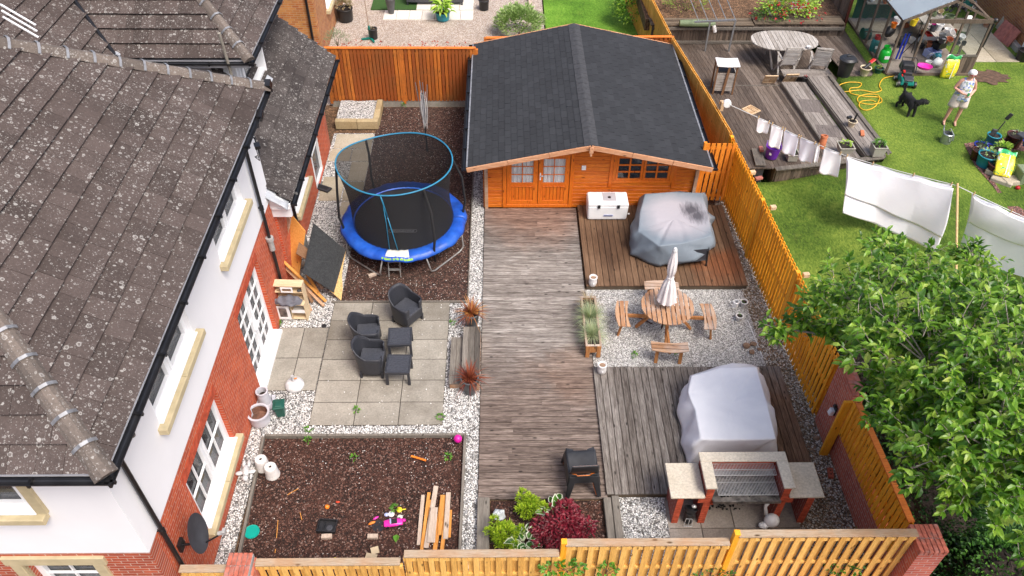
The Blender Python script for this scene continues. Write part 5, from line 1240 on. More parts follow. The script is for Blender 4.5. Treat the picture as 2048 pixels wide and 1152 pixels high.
# ---------------------------------------------------------------- deck things
for (px, py, lb) in ((1185, 570, 'white head shaped pot on the corner of the brown upper deck'), (1203, 745, 'white head shaped pot on the corner of the grey lower deck')):
    t = thing('head_pot', G(px, py, .10), lb, 'pot', 'white head shaped pots'); g = MB(); g.lathe([(.001, .0), (.07, 0), (.085, .04), (.10, .10), (.095, .16), (.09, .20), (.10, .24), (.10, .27), (.075, .27), (.06, .2)], n=24); g.blob((0, -.095, .12), (.02, .025, .03), 8, 6); g.build('pot', 'glazed_white', t, smooth=True)
    g = MB(); g.lathe([(.001, .235), (.075, .235)], n=18); g.build('soil', 'stone_brown', t)
t = thing('planter_trough', (1.98, 12.25, .03), 'long orange wooden trough of blue green grass tufts at the deck edge', 'planter')
g = MB(); g.b2(-.16, -.135, -.75, .75, .12, .34); g.b2(.135, .16, -.75, .75, .12, .34); g.b2(-.135, .135, -.75, -.72, .12, .34); g.b2(-.135, .135, .72, .75, .12, .34); g.b2(-.135, .135, -.72, .72, .12, .14); g.build('trough', 'picnic_frame', t)
g = MB(); frame_rect(g, -.17, .17, -.77, .77, .34, .352, .03)
g.v = []; g.f = []; g.b2(-.175, -.13, -.77, .77, .342, .36); g.b2(.13, .175, -.77, .77, .342, .36); g.b2(-.13, .13, -.77, -.72, .342, .358); g.b2(-.13, .13, .72, .77, .342, .358); g.build('rim', 'offcut_pale', t)
for sx in (-1, 1):
    for sy in (-1, 1): g = MB(); g.box((sx*.12, sy*.77, .17), (.09, .035, .35)); g.build('leg', 'picnic_frame', t, bevel=.004)
g = MB(); g.b2(-.13, .13, -.71, .71, .29, .30); g.build('soil', 'soil_dark', t)
for (yy, L, mm, lb) in ((-.36, .36, 'leaf_fescue', 'blue green grass tuft nearest in the wooden trough'), (.18, .40, 'leaf_fescue', 'pale green grass tuft in the middle of the wooden trough'), (.62, .34, 'leaf_dry', 'dry brown plant at the far end of the wooden trough')):
    q = thing('grass_tuft', (1.98, 12.25+yy, .31), lb, 'plant', 'plants in the wooden trough'); plant_blades(q, 'blades', 620 if mm != 'leaf_dry' else 160, L*1.15, .009, mm, (0, 0, 0), 1.0, .35, .05, .10, 3)
# cooler box
t = thing('cool_box', (2.73, 16.35, .12), 'large white cool box with grey lid panel against the summerhouse wall', 'cool box')
g = MB(); g.box((0, 0, .24), (1.02, .50, .46), top=1.04); g.build('body', 'white_plastic', t, bevel=.05, seg=3)
g = MB(); g.box((0, 0, .51), (1.07, .54, .09), top=.95); g.build('lid', 'white_plastic', t, bevel=.035, seg=3)
g = MB(); g.box((.04, .03, .557), (.34, .34, .008)); g.build('lid_panel', 'grey_label', t); g = MB(); g.lathe([(.001, .575), (.038, .575), (.045, .555)], (.04, 0, 0), 16); g.build('lid_knob', 'black_plastic', t)
for sx in (-.24, .26): g = MB(); g.box((sx, -.272, .46), (.07, .025, .10)); g.build('latch', 'black_plastic', t, bevel=.004)
g = MB(); g.box((.02, -.263, .17), (.24, .006, .05)); g.build('badge', 'blue_pale', t); 
for k in range(2):
    g = MB()
    for i in range(9): g.box((-.08+.024*i, -.268, .182-.024*k), (.016, .004, .014))
    g.build('badge_lettering', 'dish_grey', t)
g = MB(); g.tube([(.55, -.1, .1), (.60, -.1, .1)], .022, 8); g.build('drain_tap', 'white_plastic', t)
# draped covers
def resample(pts, n):
    pts = [Vector(p) for p in pts]; m = len(pts); L = [0]
    for i in range(m): L.append(L[-1]+(pts[(i+1) % m]-pts[i]).length)
    out = []
    for k in range(n):
        s_ = L[-1]*k/n; i = 0
        while L[i+1] < s_: i += 1
        out.append(pts[i].lerp(pts[(i+1) % m], (s_-L[i])/max(1e-6, L[i+1]-L[i])))
    return out
def drape(name, par, top_, hem, m, n=150, sag=.03, fold=.05, seed=1, creases=16):
    """cloth over a box: nearly flat top with long creases, skirt with sharp folds running out from the corners"""
    random.seed(seed); A = resample(top_, n); B = resample(hem, n); c = sum(A, Vector())/n; rows = []; fsn = []; L = [0]
    cn = [min(range(n), key=lambda i: (A[i]-Vector(p)).length) for p in top_]
    for k in range(creases):
        i0 = random.choice(cn)+rnd(-2, 2); fsn.append((i0, rnd(-.09, .09)*n, rnd(.012, .024)*n, rnd(.4, 1.2)*random.choice((1, 1, -1))))
    tc_ = [(random.choice(cn), rnd(-.10, .10)*n, rnd(.008, .02)*n, rnd(.3, 1)*random.choice((1, -1))) for _ in range(9)]
    def rid(i, q, lst):
        z = 0
        for (i0, sl, w_, am) in lst:
            d = (i-i0-sl*q+n/2) % n-n/2; z += am*max(0, 1-abs(d)/(w_*(1+1.6*q)))
        return z
    for r_ in (.0, .15, .3, .45, .6, .75, .88, .96, 1.0):
        rows.append([c.lerp(a, r_)+Vector((0, 0, -sag*(1-r_)+.022*rid(i, 1-r_, tc_)*min(1, r_*1.6)*min(1, (1.06-r_)*5))) for i, a in enumerate(A)])
    for q in (.04, .12, .22, .34, .46, .6, .75, .88, 1.0):
        row = []
        for i in range(n):
            p = A[i].lerp(B[i], q); o = (B[i]-c); o.z = 0; o.normalize(); row.append(p+o*(fold*rid(i, q, fsn)*min(1, q*3)+.02*math.sin(math.pi*q))+Vector((0, 0, .02*math.sin(i*.35)*q)))
        rows.append(row)
    g = MB(); vs = [p for r_ in rows[1:] for p in r_]; vs.insert(0, rows[0][0]); fs = [(0, 1+i, 1+(i+1) % n) for i in range(n)]
    for j in range(len(rows)-2):
        for i in range(n): fs.append((1+j*n+i, 1+(j+1)*n+i, 1+(j+1)*n+(i+1) % n, 1+j*n+(i+1) % n))
    g.add(vs, fs); o = g.build(name, m, par, smooth=True, w=True, solid=.006); random.seed(seed+99); return o
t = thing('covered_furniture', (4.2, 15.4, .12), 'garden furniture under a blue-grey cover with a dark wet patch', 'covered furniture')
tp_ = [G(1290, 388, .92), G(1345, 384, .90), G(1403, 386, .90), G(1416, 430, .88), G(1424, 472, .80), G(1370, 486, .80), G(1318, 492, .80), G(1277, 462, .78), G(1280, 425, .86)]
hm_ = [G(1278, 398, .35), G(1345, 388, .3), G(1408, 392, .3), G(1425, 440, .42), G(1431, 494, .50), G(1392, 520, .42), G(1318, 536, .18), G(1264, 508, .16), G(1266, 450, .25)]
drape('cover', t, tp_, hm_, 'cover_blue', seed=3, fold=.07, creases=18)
for (px, py) in ((1412, 532), (1352, 532)): g = MB(); p = G(px, py, .12); g.tube([p, p+Vector((-.02, .05, .45))], .022, 6); g.build('leg', 'black_plastic', t, w=True)
g = MB(); a = G(1415, 520, .3); b = G(1345, 530, .3); g.add([a, b, b+Vector((0, .15, .3)), a+Vector((0, .05, .32)), a+Vector((0, .9, .3)), a+Vector((0, .9, 0))], [(0, 1, 2, 3), (0, 3, 4, 5)]); g.build('sofa_side', 'rattan', t, w=True)
t = thing('covered_furniture', (4.4, 9.7, .10), 'garden furniture under a pale white cover behind the brick barbecue', 'covered furniture')
tp_ = [G(1383, 752, .80), G(1440, 736, .82), G(1512, 734, .82), G(1533, 805, .82), G(1552, 878, .80), G(1480, 880, .80), G(1402, 879, .80), G(1391, 820, .78), G(1376, 785, .76)]
hm_ = [G(1380, 753, .3), G(1440, 738, .3), G(1516, 738, .35), G(1539, 812, .3), G(1555, 908, .3), G(1490, 918, .15), G(1376, 928, .10), G(1357, 862, .15), G(1356, 795, .3)]
drape('cover', t, tp_, hm_, 'cover_white', seed=8, fold=.08, creases=20)
# ---------------------------------------------------------------- picnic table
pc = Vector((3.66, 12.36, 0)); t = thing('picnic_table', pc, 'round wooden picnic table with four attached curved benches on gravel', 'picnic table', rz=R(-3))
g = MB(); Rr = .585; n = 11; p_ = 2*Rr/n
for i in range(n):
    xa_, xb_ = -Rr+i*p_+.011, -Rr+(i+1)*p_-.011; xs = [xa_+(xb_-xa_)*k/4 for k in range(5)]
    up_ = [(x, math.sqrt(max(0, Rr**2-x*x))) for x in xs]; g.prism([(x, -y) for x, y in up_]+[(x, y) for x, y in reversed(up_)], .71, .738)
g.build('tabletop', 'picnic', t, bevel=.003)
for k in range(4):
    a = R(90*k); M_ = Matrix.Rotation(a, 3, 'Z'); g = MB(); L_ = .40
    for j in range(3):
        r0_, r1_ = .80+j*.115, .80+j*.115+.095; q = []
        def cr(y, r_): return r_-.0+ (.10*(1-(y/L_)**2) if r_ > .95 else (-.0 if r_ > .82 else .06*(y/L_)**2-.06))
        ys = [-L_+2*L_*i/10 for i in range(11)]
        lo = [(r0_+(-.05+.05*(y/L_)**2 if j == 0 else 0)*-1, y) for y in ys]; hi = [(r1_+(.06*(1-(y/L_)**2)-.06 if j == 2 else 0), y) for y in ys]
        g.prism(lo+hi[::-1], .42, .445)
    g.v = [tuple(M_ @ Vector(v)) for v in g.v]; g.build('bench', 'picnic' if k % 2 == 0 else 'picnic_x', t, bevel=.003)
    g = MB()
    g.bar((.15, 0, .66), (.62, 0, .02), .07, .045); g.bar((.30, 0, .38), (1.08, 0, .38), .045, .08); 
    for sy in (-.26, .26): g.bar((.98, sy, .40), (1.04, sy, .0), .07, .04, up=(1, 0, 0))
    g.bar((.99, -.30, .36), (.99, .30, .36), .04, .07)
    g.bar((.1, 0, .69), (.5, 0, .69), .05, .04)
    g.v = [tuple(M_ @ Vector(v)) for v in g.v]; g.build('bench_frame', 'picnic_frame', t)
t = thing('parasol', pc+Vector((-.03, 0, 0)), 'closed pale pink parasol standing through the round picnic table', 'parasol')
g = MB(); g.tube([(0, 0, .0), (.0, 0, .9), (-.04, 0, 2.36)], .02, 8); g.build('pole', 'rust_pole', t)
def cano(u, v):
    a = 2*math.pi*u; z = 2.36-1.45*v; r_ = .045+.055*min(1, v*4)-(.045*math.exp(-((v-.52)/.09)**2))+.11*max(0, (v-.55)/.45)**1.1
    r_ *= .92+.20*math.sin(8*a)*min(1, v*2)+.06*math.sin(17*a+v*4); 
    if v > .98: z += .035*math.sin(8*a)
    return (r_*math.cos(a)-.04*z/2.3, r_*math.sin(a), z)
g = MB(); g.grid(cano, 64, 26); g.build('canopy', 'parasol_cloth', t, smooth=True)
g = MB(); g.lathe([(.001, 2.43), (.03, 2.42), (.05, 2.37), (.055, 2.33)], (-.045, 0, 0), 14); g.build('top_cap', 'stone_white', t); g = MB(); g.tube([(-.03+.075*math.cos(k/8*6.28), .075*math.sin(k/8*6.28), 1.6) for k in range(8)], .01, 5, closed=True); g.build('tie', 'parasol_cloth', t)
g = MB(); g.tube([G(1272, 632, .02), G(1305, 648, .02)], .018, 6); tag(g.build('metal_bar', 'rust_pole'), 'dark metal bar on gravel under the picnic table', 'bar')
t = thing('watering_can', G(1470, 612), 'small white watering can tipped on gravel near the right fence', 'watering can', rz=R(200)); g = MB(); g.lathe([(.001, 0), (.07, 0), (.075, .15), (.06, .16), (.05, .15)], n=18); g.tube([(.06, 0, .04), (.15, 0, .12), (.17, 0, .2)], .014, 6); g.build('can', 'white_plastic', t, smooth=False)
g = MB(); g.tube([(-.07, 0, .04), (-.15, 0, .1), (-.10, 0, .19), (0, 0, .2), (.05, 0, .15)], .009, 6); g.build('handle', 'white_plastic', t)
for (px, py, lb) in ((1477, 640, 'cream plant pot of soil nearest the white watering can'), (1486, 612, 'white plant pot with seedling behind the watering can')):
    q = thing('plant_pot', G(px, py), lb, 'plant pot', 'pale pots by the right fence'); pot_round(q, .055, .08, .15, 'glazed_white')
    plant_blades(q, 'seedling', 5, .12, .02, 'leaf_weed', (0, 0, .12), 1, .4)
plank('white_cane', (G(1495, 640, .01), G(1526, 716, .01)), .016, .014, 'white_plastic', 'thin white cane lying on gravel near the right fence', 'cane')
g_ = 'brown stones on the gravel'
for i, (px, py, r_, lb) in enumerate(((1492, 694, .09, 'large brown stone of the small pile on gravel'), (1506, 690, .08, 'brown stone right in the small pile on gravel'), (1503, 706, .07, 'round brown stone lowest in the small pile'), (1518, 700, .055, 'small brown stone at the right of the pile'), (1632, 878, .07, 'flat orange stone by the fence foot near the brick pier'))):
    q = thing('stone', G(px, py), lb, 'stone', g_); g = MB(); g.blob((0, 0, r_*.5), (r_, r_*.8, r_*.6), 8, 6, .12); g.build('stone', 'stone_brown', q, bevel=.004)
g = MB(); p = G(1660, 948, .03); 
t = thing('brick', p, 'single pale red brick with holes on gravel by the right wall', 'brick', rz=R(80)); g.box((0, 0, .03), (.21, .10, .065)); g.build('brick', 'brick_loose', t, bevel=.005); g = MB()
for k in (-.04, .04): g.lathe([(.001, .0645), (.016, .0645)], (k, 0, 0), 10)
g.build('holes', 'soil_dark', t)
# ---------------------------------------------------------------- barbecue
bb = thing('brick_barbecue', (4.3, 7.8, 0), 'brick built barbecue with pale slab worktops and steel grills', 'barbecue')
def brickbox(x0_, x1_, y0_, y1_, z0_, z1_, nm):
    g = MB(); g.b2(x0_, x1_, y0_+.002, y1_, z0_, z1_); g.build(nm, 'bbq_side', bb, w=True)
    g = MB(); n_ = max(1, round((z1_-z0_)/.075)); h_ = (z1_-z0_)/n_
    for i in range(n_): g.b2(x0_-.002, x1_+.002, y0_-.006, y0_+.001, z0_+i*h_+.005, z0_+(i+1)*h_-.005)
    g.build(nm+'_bricks', 'soldier', bb, w=True)
for a, b, z in ((3.09, 3.20, .87), (3.57, 3.69, 1.155), (4.91, 5.03, 1.155), (5.40, 5.52, .87)): brickbox(a, b, 7.48, 8.05, -.03, z, 'pier')
brickbox(3.57, 5.03, 8.06, 8.17, .35, 1.155, 'back_wall')
for a, b in ((3.46, 3.565), (5.035, 5.14)): brickbox(a, b, 7.48, 8.05, .68, .87, 'corbel')
brickbox(3.70, 3.75, 7.48, 8.05, .62, .80, 'ledge'); brickbox(4.85, 4.90, 7.48, 8.05, .62, .80, 'ledge')
for a, b in ((2.95, 3.555), (5.045, 5.66)): g = MB(); g.b2(a, b, 7.44, 8.16, .872, .915); g.build('worktop', 'bbq_slab', bb, w=True, bevel=.008)
g = MB(); g.b2(3.52, 3.72, 7.45, 8.0, 1.157, 1.2); g.b2(4.88, 5.08, 7.45, 8.0, 1.157, 1.2); g.b2(3.52, 5.08, 8.002, 8.2, 1.157, 1.2); g.build('coping_slab', 'bbq_slab', bb, w=True, bevel=.008)
def grill(x0_, x1_, y0_, y1_, z, n_, nm):
    g = MB()
    for i in range(n_): xx = x0_+(x1_-x0_)*i/(n_-1); g.bar((xx, y0_, z), (xx, y1_, z), .008, .006)
    for yy in (y0_, (y0_+y1_)/2, y1_): g.bar((x0_, yy, z-.006), (x1_, yy, z-.006), .008, .008)
    g.build(nm, 'chrome', bb, w=True)
grill(3.74, 4.86, 7.80, 8.04, 1.06, 44, 'warming_rack'); grill(3.80, 4.86, 7.50, 8.02, .90, 42, 'cooking_grill')
g = MB(); g.b2(3.70, 4.90, 7.42, 8.05, .79, .81); g.b2(3.70, 4.90, 7.40, 7.42, .77, .845); g.build('ash_tray', 'ash_steel', bb, w=True)
g = MB()
for i in range(60): g.blob((rnd(3.85, 4.8), rnd(7.5, 7.98), .822), rnd(.012, .03), 5, 4, .3)
g.build('ash', 'coal', bb, w=True, kind='stuff')
for i in range(1):
    q = thing('charcoal', (4.15, 7.85, 0), 'scattered black charcoal lumps on the slabs under the barbecue', 'charcoal'); g = MB()
    for k in range(70): g.blob((rnd(-.5, .25)+rnd(-.15, .3), rnd(-.12, .2), .012), (rnd(.008, .026),)*3, 5, 4, .3)
    g.build('lumps', 'coal', q)
t = thing('kettle_grill', G(1376, 1042, 0), 'small round black portable grill leaning between the left barbecue piers', 'portable grill')
g = MB(); M_ = rotm(rx=R(-35), rz=R(-20)); g.lathe([(.001, -.05), (.08, -.04), (.115, .02), (.12, .05), (.11, .05), (.08, -.01), (.001, -.02)], (0, .03, .32), 22, M=M_); g.tube([(0, .02, 0), (0, .02, .3)], .09, 16); g.build('body', 'black_plastic', t, smooth=False)
g = MB(); g.tube([(-.10, -.10, .0), (-.08, -.08, .22), (.02, -.10, .24), (.05, -.12, .02), (-.10, -.10, 0)], .008, 6); g.tube([(-.03, -.11, .02), (-.02, -.10, .2)], .008, 6); g.build('wire_stand', 'chrome', t); g = MB(); g.blob((.05, .05, .42), (.05, .04, .03), 8, 6); g.blob((-.06, .0, .28), (.015, .015, .02), 6, 4); g.build('valve', 'chrome', t, smooth=True)
t = thing('white_ornament', G(1538, 1056, 0), 'white rounded garden ornament showing above the tall front fence', 'ornament'); g = MB(); g.blob((.02, .05, .18), (.14, .12, .15), 18, 12); g.tube([(-.06, .16, .2), (-.10, .22, .38), (-.07, .24, .46)], [.04, .03, .042], 10); g.blob((-.12, 0, .1), (.10, .07, .06)); g.build('body', 'white_plastic', t, smooth=True)
# ---------------------------------------------------------------- stacked chairs
def moulded(z, m, lb, dy=0):
    t = thing('moulded_chair', Vector((1.50, 8.10, .03))+Vector((0, dy, z)), lb, 'chair', 'stacked moulded chairs', rz=R(3), scale=1.14 if m == 'chair_black' else 1.07)
    def sf(u, v):   # seat pan curling up to the backrest near the camera
        x = (u-.5)*.50*(1-.04*v); s_ = v
        if s_ < .08: return (x, .50, .40+.5*s_)
        if s_ < .62: k = (s_-.08)/.54; return (x*(1-.03*k), .50-.42*k, .45+.03*math.cos(k*3.1)-.02*(1-(2*u-1)**2))
        k = (s_-.62)/.38; return (x*(1-.10*k), .08-.10*k-.03*math.sin(k*3), .43+.34*k+.0*k)
    g = MB(); g.grid(sf, 14, 26); g.build('seat_shell', m, t, smooth=True, solid=.014)
    for s_ in (-1, 1):
        for yy, y2, nm in ((-.02, -.13, 'leg'), (.47, .56, 'leg')):
            g = MB(); a = Vector((s_*.20, yy, .46)); b = Vector((s_*.30, y2, .0)); k = Vector((-s_*.07, 0, 0))
            g.add([a+k*1.3, a-k*.5, b-k*.0, b+k, a+k*1.3+Vector((0, .05, 0)), a-k*.5+Vector((0, .09, 0)), b+Vector((0, .05, 0)), b+k+Vector((0, .03, 0))], [(0, 1, 2, 3), (7, 6, 5, 4), (0, 3, 7, 4), (1, 5, 6, 2), (0, 4, 5, 1), (3, 2, 6, 7)]); g.build(nm, m, t, bevel=.012)
        g = MB(); g.add([(s_*.255, .50, .44), (s_*.245, .02, .46), (s_*.28, -.04, .24), (s_*.275, .50, .27), (s_*.24, .50, .44), (s_*.23, .02, .46), (s_*.265, -.04, .24), (s_*.26, .50, .27)], [(0, 1, 2, 3), (7, 6, 5, 4), (0, 4, 5, 1), (3, 2, 6, 7), (0, 3, 7, 4), (1, 5, 6, 2)]); g.build('side_panel', m, t)
    g = MB(); g.add([(-.22, -.02, .46), (.22, -.02, .46), (.20, -.05, .33), (-.20, -.05, .33), (-.22, .0, .46), (.22, .0, .46), (.20, -.03, .33), (-.20, -.03, .33)], [(0, 1, 2, 3), (7, 6, 5, 4), (0, 4, 5, 1), (3, 2, 6, 7), (0, 3, 7, 4), (1, 5, 6, 2)]); g.build('back_apron', m, t)
    return t
moulded(0, 'glazed_white', 'lowest white moulded chair of the black topped stack on the deck', .065)
moulded(.018, 'orange_toy', 'orange moulded chair sandwiched in the stack on the deck', .05)
moulded(.040, 'chair_black', 'top black moulded chair of the stack at the deck edge', .0)
# ---------------------------------------------------------------- planted bed
def leafcloud(par, name, c, r, n, L, W, m, up=.3, flat=False, shell=.35, bend=.3):
    g = MB(); c = Vector(c)
    for i in range(n):
        a = rnd(0, 6.283); el = math.asin(rnd(-.25, 1)); q = rnd(shell, 1)**.5
        d = Vector((math.cos(a)*math.cos(el), math.sin(a)*math.cos(el), math.sin(el)))
        p = c+Vector((d.x*r[0], d.y*r[1], d.z*r[2]))*q*(1+.13*math.sin(a*5+el*4)); dd = (d+Vector((rnd(-.6, .6), rnd(-.6, .6), rnd(-.4, .4)+up)))
        g.leaf(p, dd, L*rnd(.6, 1.2), W*rnd(.7, 1.2), bend=bend)
    return g.build(name, m, par)
for (px, py, r_, h_, lb) in ((1060, 1030, .26, .42, 'lime green dwarf conifer at the deck edge in the small bed'), (1010, 1082, .29, .40, 'lime green dwarf conifer beside the white rock')):
    t = thing('dwarf_conifer', G(px, py, 0), lb, 'shrub', 'lime dwarf conifers'); g = MB(); g.tube([(0, 0, 0), (0, 0, h_*.6)], [.02, .006], 6); g.build('stem', 'brown_bark', t)
    leafcloud(t, 'foliage', (0, 0, h_*.45), (r_*.78, r_*.78, h_*.5), 800, .08, .024, 'leaf_lime', up=1.1)
    for k in range(9):
        a = rnd(0, 6.28); q = rnd(.3, 1)*r_; leafcloud(t, 'sprig', (q*math.cos(a), q*math.sin(a), h_*rnd(.5, 1.0)), (.07, .07, .10), 80, .07, .022, 'leaf_lime', up=1.3)
def hosta(px, py, n, lb, rr=.30, z0=.1):
    t = thing('hosta', G(px, py, 0), lb, 'plant', 'white edged hostas'); A = MB(); B = MB()
    for i in range(n):
        a = rnd(0, 6.283); el = rnd(.1, 1.1); d = Vector((math.cos(a)*math.cos(el), math.sin(a)*math.cos(el), math.sin(el)*.6)); p = Vector((math.cos(a), math.sin(a), 0))*rnd(.03, rr*.55)+Vector((0, 0, z0+rnd(.0, .16))); L = rnd(.14, .21)
        A.leaf(p, d, L, L*.72, bend=.45); x = Vector((0, 0, .004)); B.leaf(p+d.normalized()*.012+x, d, L*.84, L*.48, bend=.40)
    A.build('leaf_margins', 'leaf_white', t); B.build('leaf_centres', 'leaf_green', t)
hosta(1110, 1040, 46, 'white edged hosta behind the red maple in the small bed', .42, .16); hosta(1050, 1095, 40, 'white edged hosta nearest the front fence', .36, .12)
t = thing('red_maple', G(1115, 1075, 0), 'dark red low maple shrub in the small bed', 'shrub')
for k in range(9):
    a = rnd(0, 6.28); g = MB(); g.tube([(0, 0, 0), (math.cos(a)*.12, math.sin(a)*.12, .22), (math.cos(a)*.34, math.sin(a)*.34, .42+rnd(0, .1))], [.012, .008, .004], 5); g.build('branch', 'brown_bark', t)
for (cx, cy, cz, r_) in ((0, .0, .36, .32), (.22, .05, .40, .26), (-.24, 0, .30, .24), (.05, -.2, .30, .28), (.16, .34, .38, .17), (.28, -.12, .30, .22)): leafcloud(t, 'foliage', (cx, cy, cz), (r_, r_, r_*.4), 230, .085, .05, 'leaf_acer', up=.05, bend=.5)
for k in range(12):
    a = rnd(0, 6.28); q = rnd(.3, .52); leafcloud(t, 'spray', (q*math.cos(a), q*math.sin(a)+.05, rnd(.2, .42)), (.13, .13, .04), 40, .085, .045, 'leaf_acer', up=.0, bend=.5)
t = thing('white_rock', G(998, 1035, -.02), 'pale blue white rock in the corner of the small bed', 'rock'); g = MB(); g.blob((0, 0, .09), (.13, .10, .13), 9, 6, .16); g.build('rock', 'rock_white', t)
def climber(px, py, z, n, lb, w_=.5, L=.07, m='leaf_weed'):
    t = thing('climbing_plant', G(px, py, z), lb, 'plant', 'leafy sprigs along the front fence'); leafcloud(t, 'leaves', (0, 0, 0), (w_, .12, .16), n, L, L*.7, m); g = MB()
    for k in range(5): g.tube([(rnd(-.3, .3)*w_, .0, -.5), (rnd(-.6, .6)*w_, 0, -.1), (rnd(-1, 1)*w_, 0, .12)], .005, 4)
    g.build('stems', 'brown_bark', t)
climber(1125, 1138, 1.45, 110, 'bright variegated leaves climbing the front fence below the red maple', .35, .075); climber(1215, 1143, 1.35, 45, 'small leafy sprig right of the variegated climber', .18, .065)
climber(1430, 1150, 1.1, 60, 'low green sprig at the fence step above the brick coping', .30, .055, 'leaf_green'); climber(1690, 1135, 1.15, 90, 'rambling green sprig in front of the tallest front fence', .32, .06, 'leaf_green')
climber(1765, 1045, .55, 50, 'thin vine on the pink wall near the right corner pillar', .15, .06, 'leaf_green')
# weeds in the gravel
random.seed(5)
WD = [(713, 822, 'in the patio joint'), (617, 860, 'at the patio corner'), (880, 835, 'on gravel at the lower patio edge'), (905, 648, 'near the upper spiky plant'), (616, 882, 'on the bark bed edge'), (896, 915, 'in the bark near the magenta ball'), (790, 1015+4, 'beside the yellow toy scoop'), (708, 918, 'in the middle of the bark bed'), (1330, 652, 'under the picnic table'), (1352, 706, 'beside the lower picnic bench'), (1268, 712, 'on fine gravel by the lower deck'), (808, 212, 'at the rear fence by the dryer'), (873, 208, 'at the rear fence near the summerhouse'), (690, 218, 'in the raised gravel planter'), (1525, 575, 'at the fence foot by the watering can'), (1555, 645, 'at the fence foot under the tree branch'), (1470, 530, 'at the fence foot by the brown deck'), (1720, 1050, 'in the gravel near the corner pillar'), (556, 646, 'at the toy kitchen foot')]
for px, py, lb in WD:
    t = thing('weed', G(px, py, 0), 'small green weed '+lb, 'weed', 'little weeds'); leafcloud(t, 'leaves', (0, 0, .03), (.06, .06, .05), 22, .06, .03, 'leaf_weed')
simple('bare_earth', (.11, .065, .042), .95, .35, 9)
# ================================================================ rear garden
g = MB(); g.b2(-6.04, 1.55, 22.05, 32, -.2, -.02); struct(g, 'rear_gravel', 'gravel_peach')
g = MB(); g.b2(1.60, 5.2, 23.0, 34, -.2, .02); struct(g, 'rear_lawn', 'lawn_far')
g = MB(); g.b2(-4.9, -2.6, 28.75, 33, -.02, .02); struct(g, 'artificial_turf', 'turf_fake')
slabs(-4.37, -1.05, 27.92, 28.7, 7, 1, 'slab_pale', 'rear_paving', z=.01); slabs(-3.2, -1.05, 28.7, 31, 4, 4, 'slab_pale', 'rear_paving', z=.03)
yh = thing('yellow_brick_house', (-9, 28, 0), 'yellow brick neighbouring house with black corner drainpipe behind the tiled roofs', 'house')
g = MB(); wall_boxes(g, 's', 24.8, -14, -6.06, -.2, 6.5, []); g.build('brick_wall', 'brick_yellow_front', yh, w=True)
g = MB(); wall_boxes(g, 'x', -6.06, 25.05, 33, -.2, 6.5, [(26.6, 28.6, 1.0, 2.2)]); g.build('brick_wall', 'brick_yellow_side', yh, w=True)
window(yh, 'x', -6.06, 26.6, 28.6, 1.0, 2.2, nv=2, bars=(0, 0), rec=.05)
downpipe(yh, [(-6.25, 24.74, 6.4), (-6.25, 24.74, 0)], .04)
g = MB(); g.tube([(-8.1, 24.77, 6.4), (-7.3, 24.77, .3)], .010, 5); g.build('cable', 'pink_cable' if 'pink_cable' in MT else 'glazed_white', yh, w=True)
simple('turquoise', (.02, .26, .34), .35, .1, 6); simple('hose_yellow', (.75, .42, .02), .45, .1, 6); simple('terracotta', (.52, .17, .075), .8, .15, 10); simple('glaze_brown', (.07, .02, .015), .25, .3, 6); simple('glaze_blue', (.012, .03, .30), .2, .2, 6)
simple('purple', (.12, .02, .30), .35, .06, 5); simple('green_bottle', (.01, .48, .035), .3, .08, 5); simple('teal_bottle', (.015, .16, .14), .35, .1, 5); simple('mower_teal', (.0, .17, .13), .35, .08, 6); simple('red_plastic', (.55, .02, .02), .4, .1, 6)
simple('galvanised', (.42, .45, .45), .3, .2, 10, metal=.75); simple('red_slab', (.42, .15, .12), .85, .2, 9); simple('ply_white', (.74, .74, .74), .6, .05, 3); simple('cream', (.62, .52, .36), .6, .1, 8); simple('beige_planter', (.36, .34, .29), .75, .08, 20)
leafmat('leaf_hosta_lime', [(.20, .38, .03), (.36, .52, .07), (.50, .62, .14)]); leafmat('leaf_pale', [(.18, .28, .08), (.32, .44, .16), (.46, .56, .26)]); leafmat('leaf_bush', [(.05, .13, .012), (.14, .30, .02), (.32, .46, .05), (.46, .55, .10)]); leafmat('leaf_sage', [(.12, .17, .09), (.22, .28, .16), (.30, .34, .22)])
leafmat('petal_red', [(.35, .01, .02), (.5, .02, .03), (.25, .005, .012)]); leafmat('leaf_red', [(.28, .05, .03), (.4, .08, .05), (.2, .03, .02)])
def shrub(name, p, r, n, L, W, m, lb, cat='shrub', group=None, up=.3, stem=True, upc=.6):
    t = thing(name, p, lb, cat, group)
    if stem:
        g = MB()
        for k in range(5): a = rnd(0, 6.28); g.tube([(0, 0, 0), (math.cos(a)*r[0]*.4, math.sin(a)*r[1]*.4, r[2]*.6)], [.014, .006], 5)
        g.build('stem', 'brown_bark', t)
    leafcloud(t, 'foliage', (0, 0, r[2]*upc), r, n, L, W, m, up=up); return t
def potted(p, r0, r1, h, m, lb, plant=None, group=None, cat='plant pot', nm='plant_pot', sq=False):
    t = thing(nm, p, lb, cat, group); pot_round(t, r0, r1, h, m, sq=sq)
    if plant:
        pm, pr_, pn, pl = plant; leafcloud(t, 'plant', (0, 0, h+pr_*.35), (pr_, pr_, pr_*.7), pn, pl, pl*.55, pm, up=.4)
    return t
potted(G(692, 40), .26, .29, .46, 'black_plastic', 'large black fabric pot with a bare twiggy plant by the yellow house', ('leaf_dry', .3, 160, .12))
potted(G(747, 76), .15, .16, .36, 'black_plastic', 'small black pot standing on gravel beside the green garden stand', ('leaf_dry', .06, 12, .06))
potted(G(783, 27), .10, .19, .60, 'pot_grey', 'tall tapered grey pot with white flowers on pale paving', ('leaf_white', .12, 50, .05))
potted(G(968, 18), .17, .19, .36, 'black_plastic', 'black pot of small greenery in the middle of the rear gravel', ('leaf_green', .08, 30, .07))
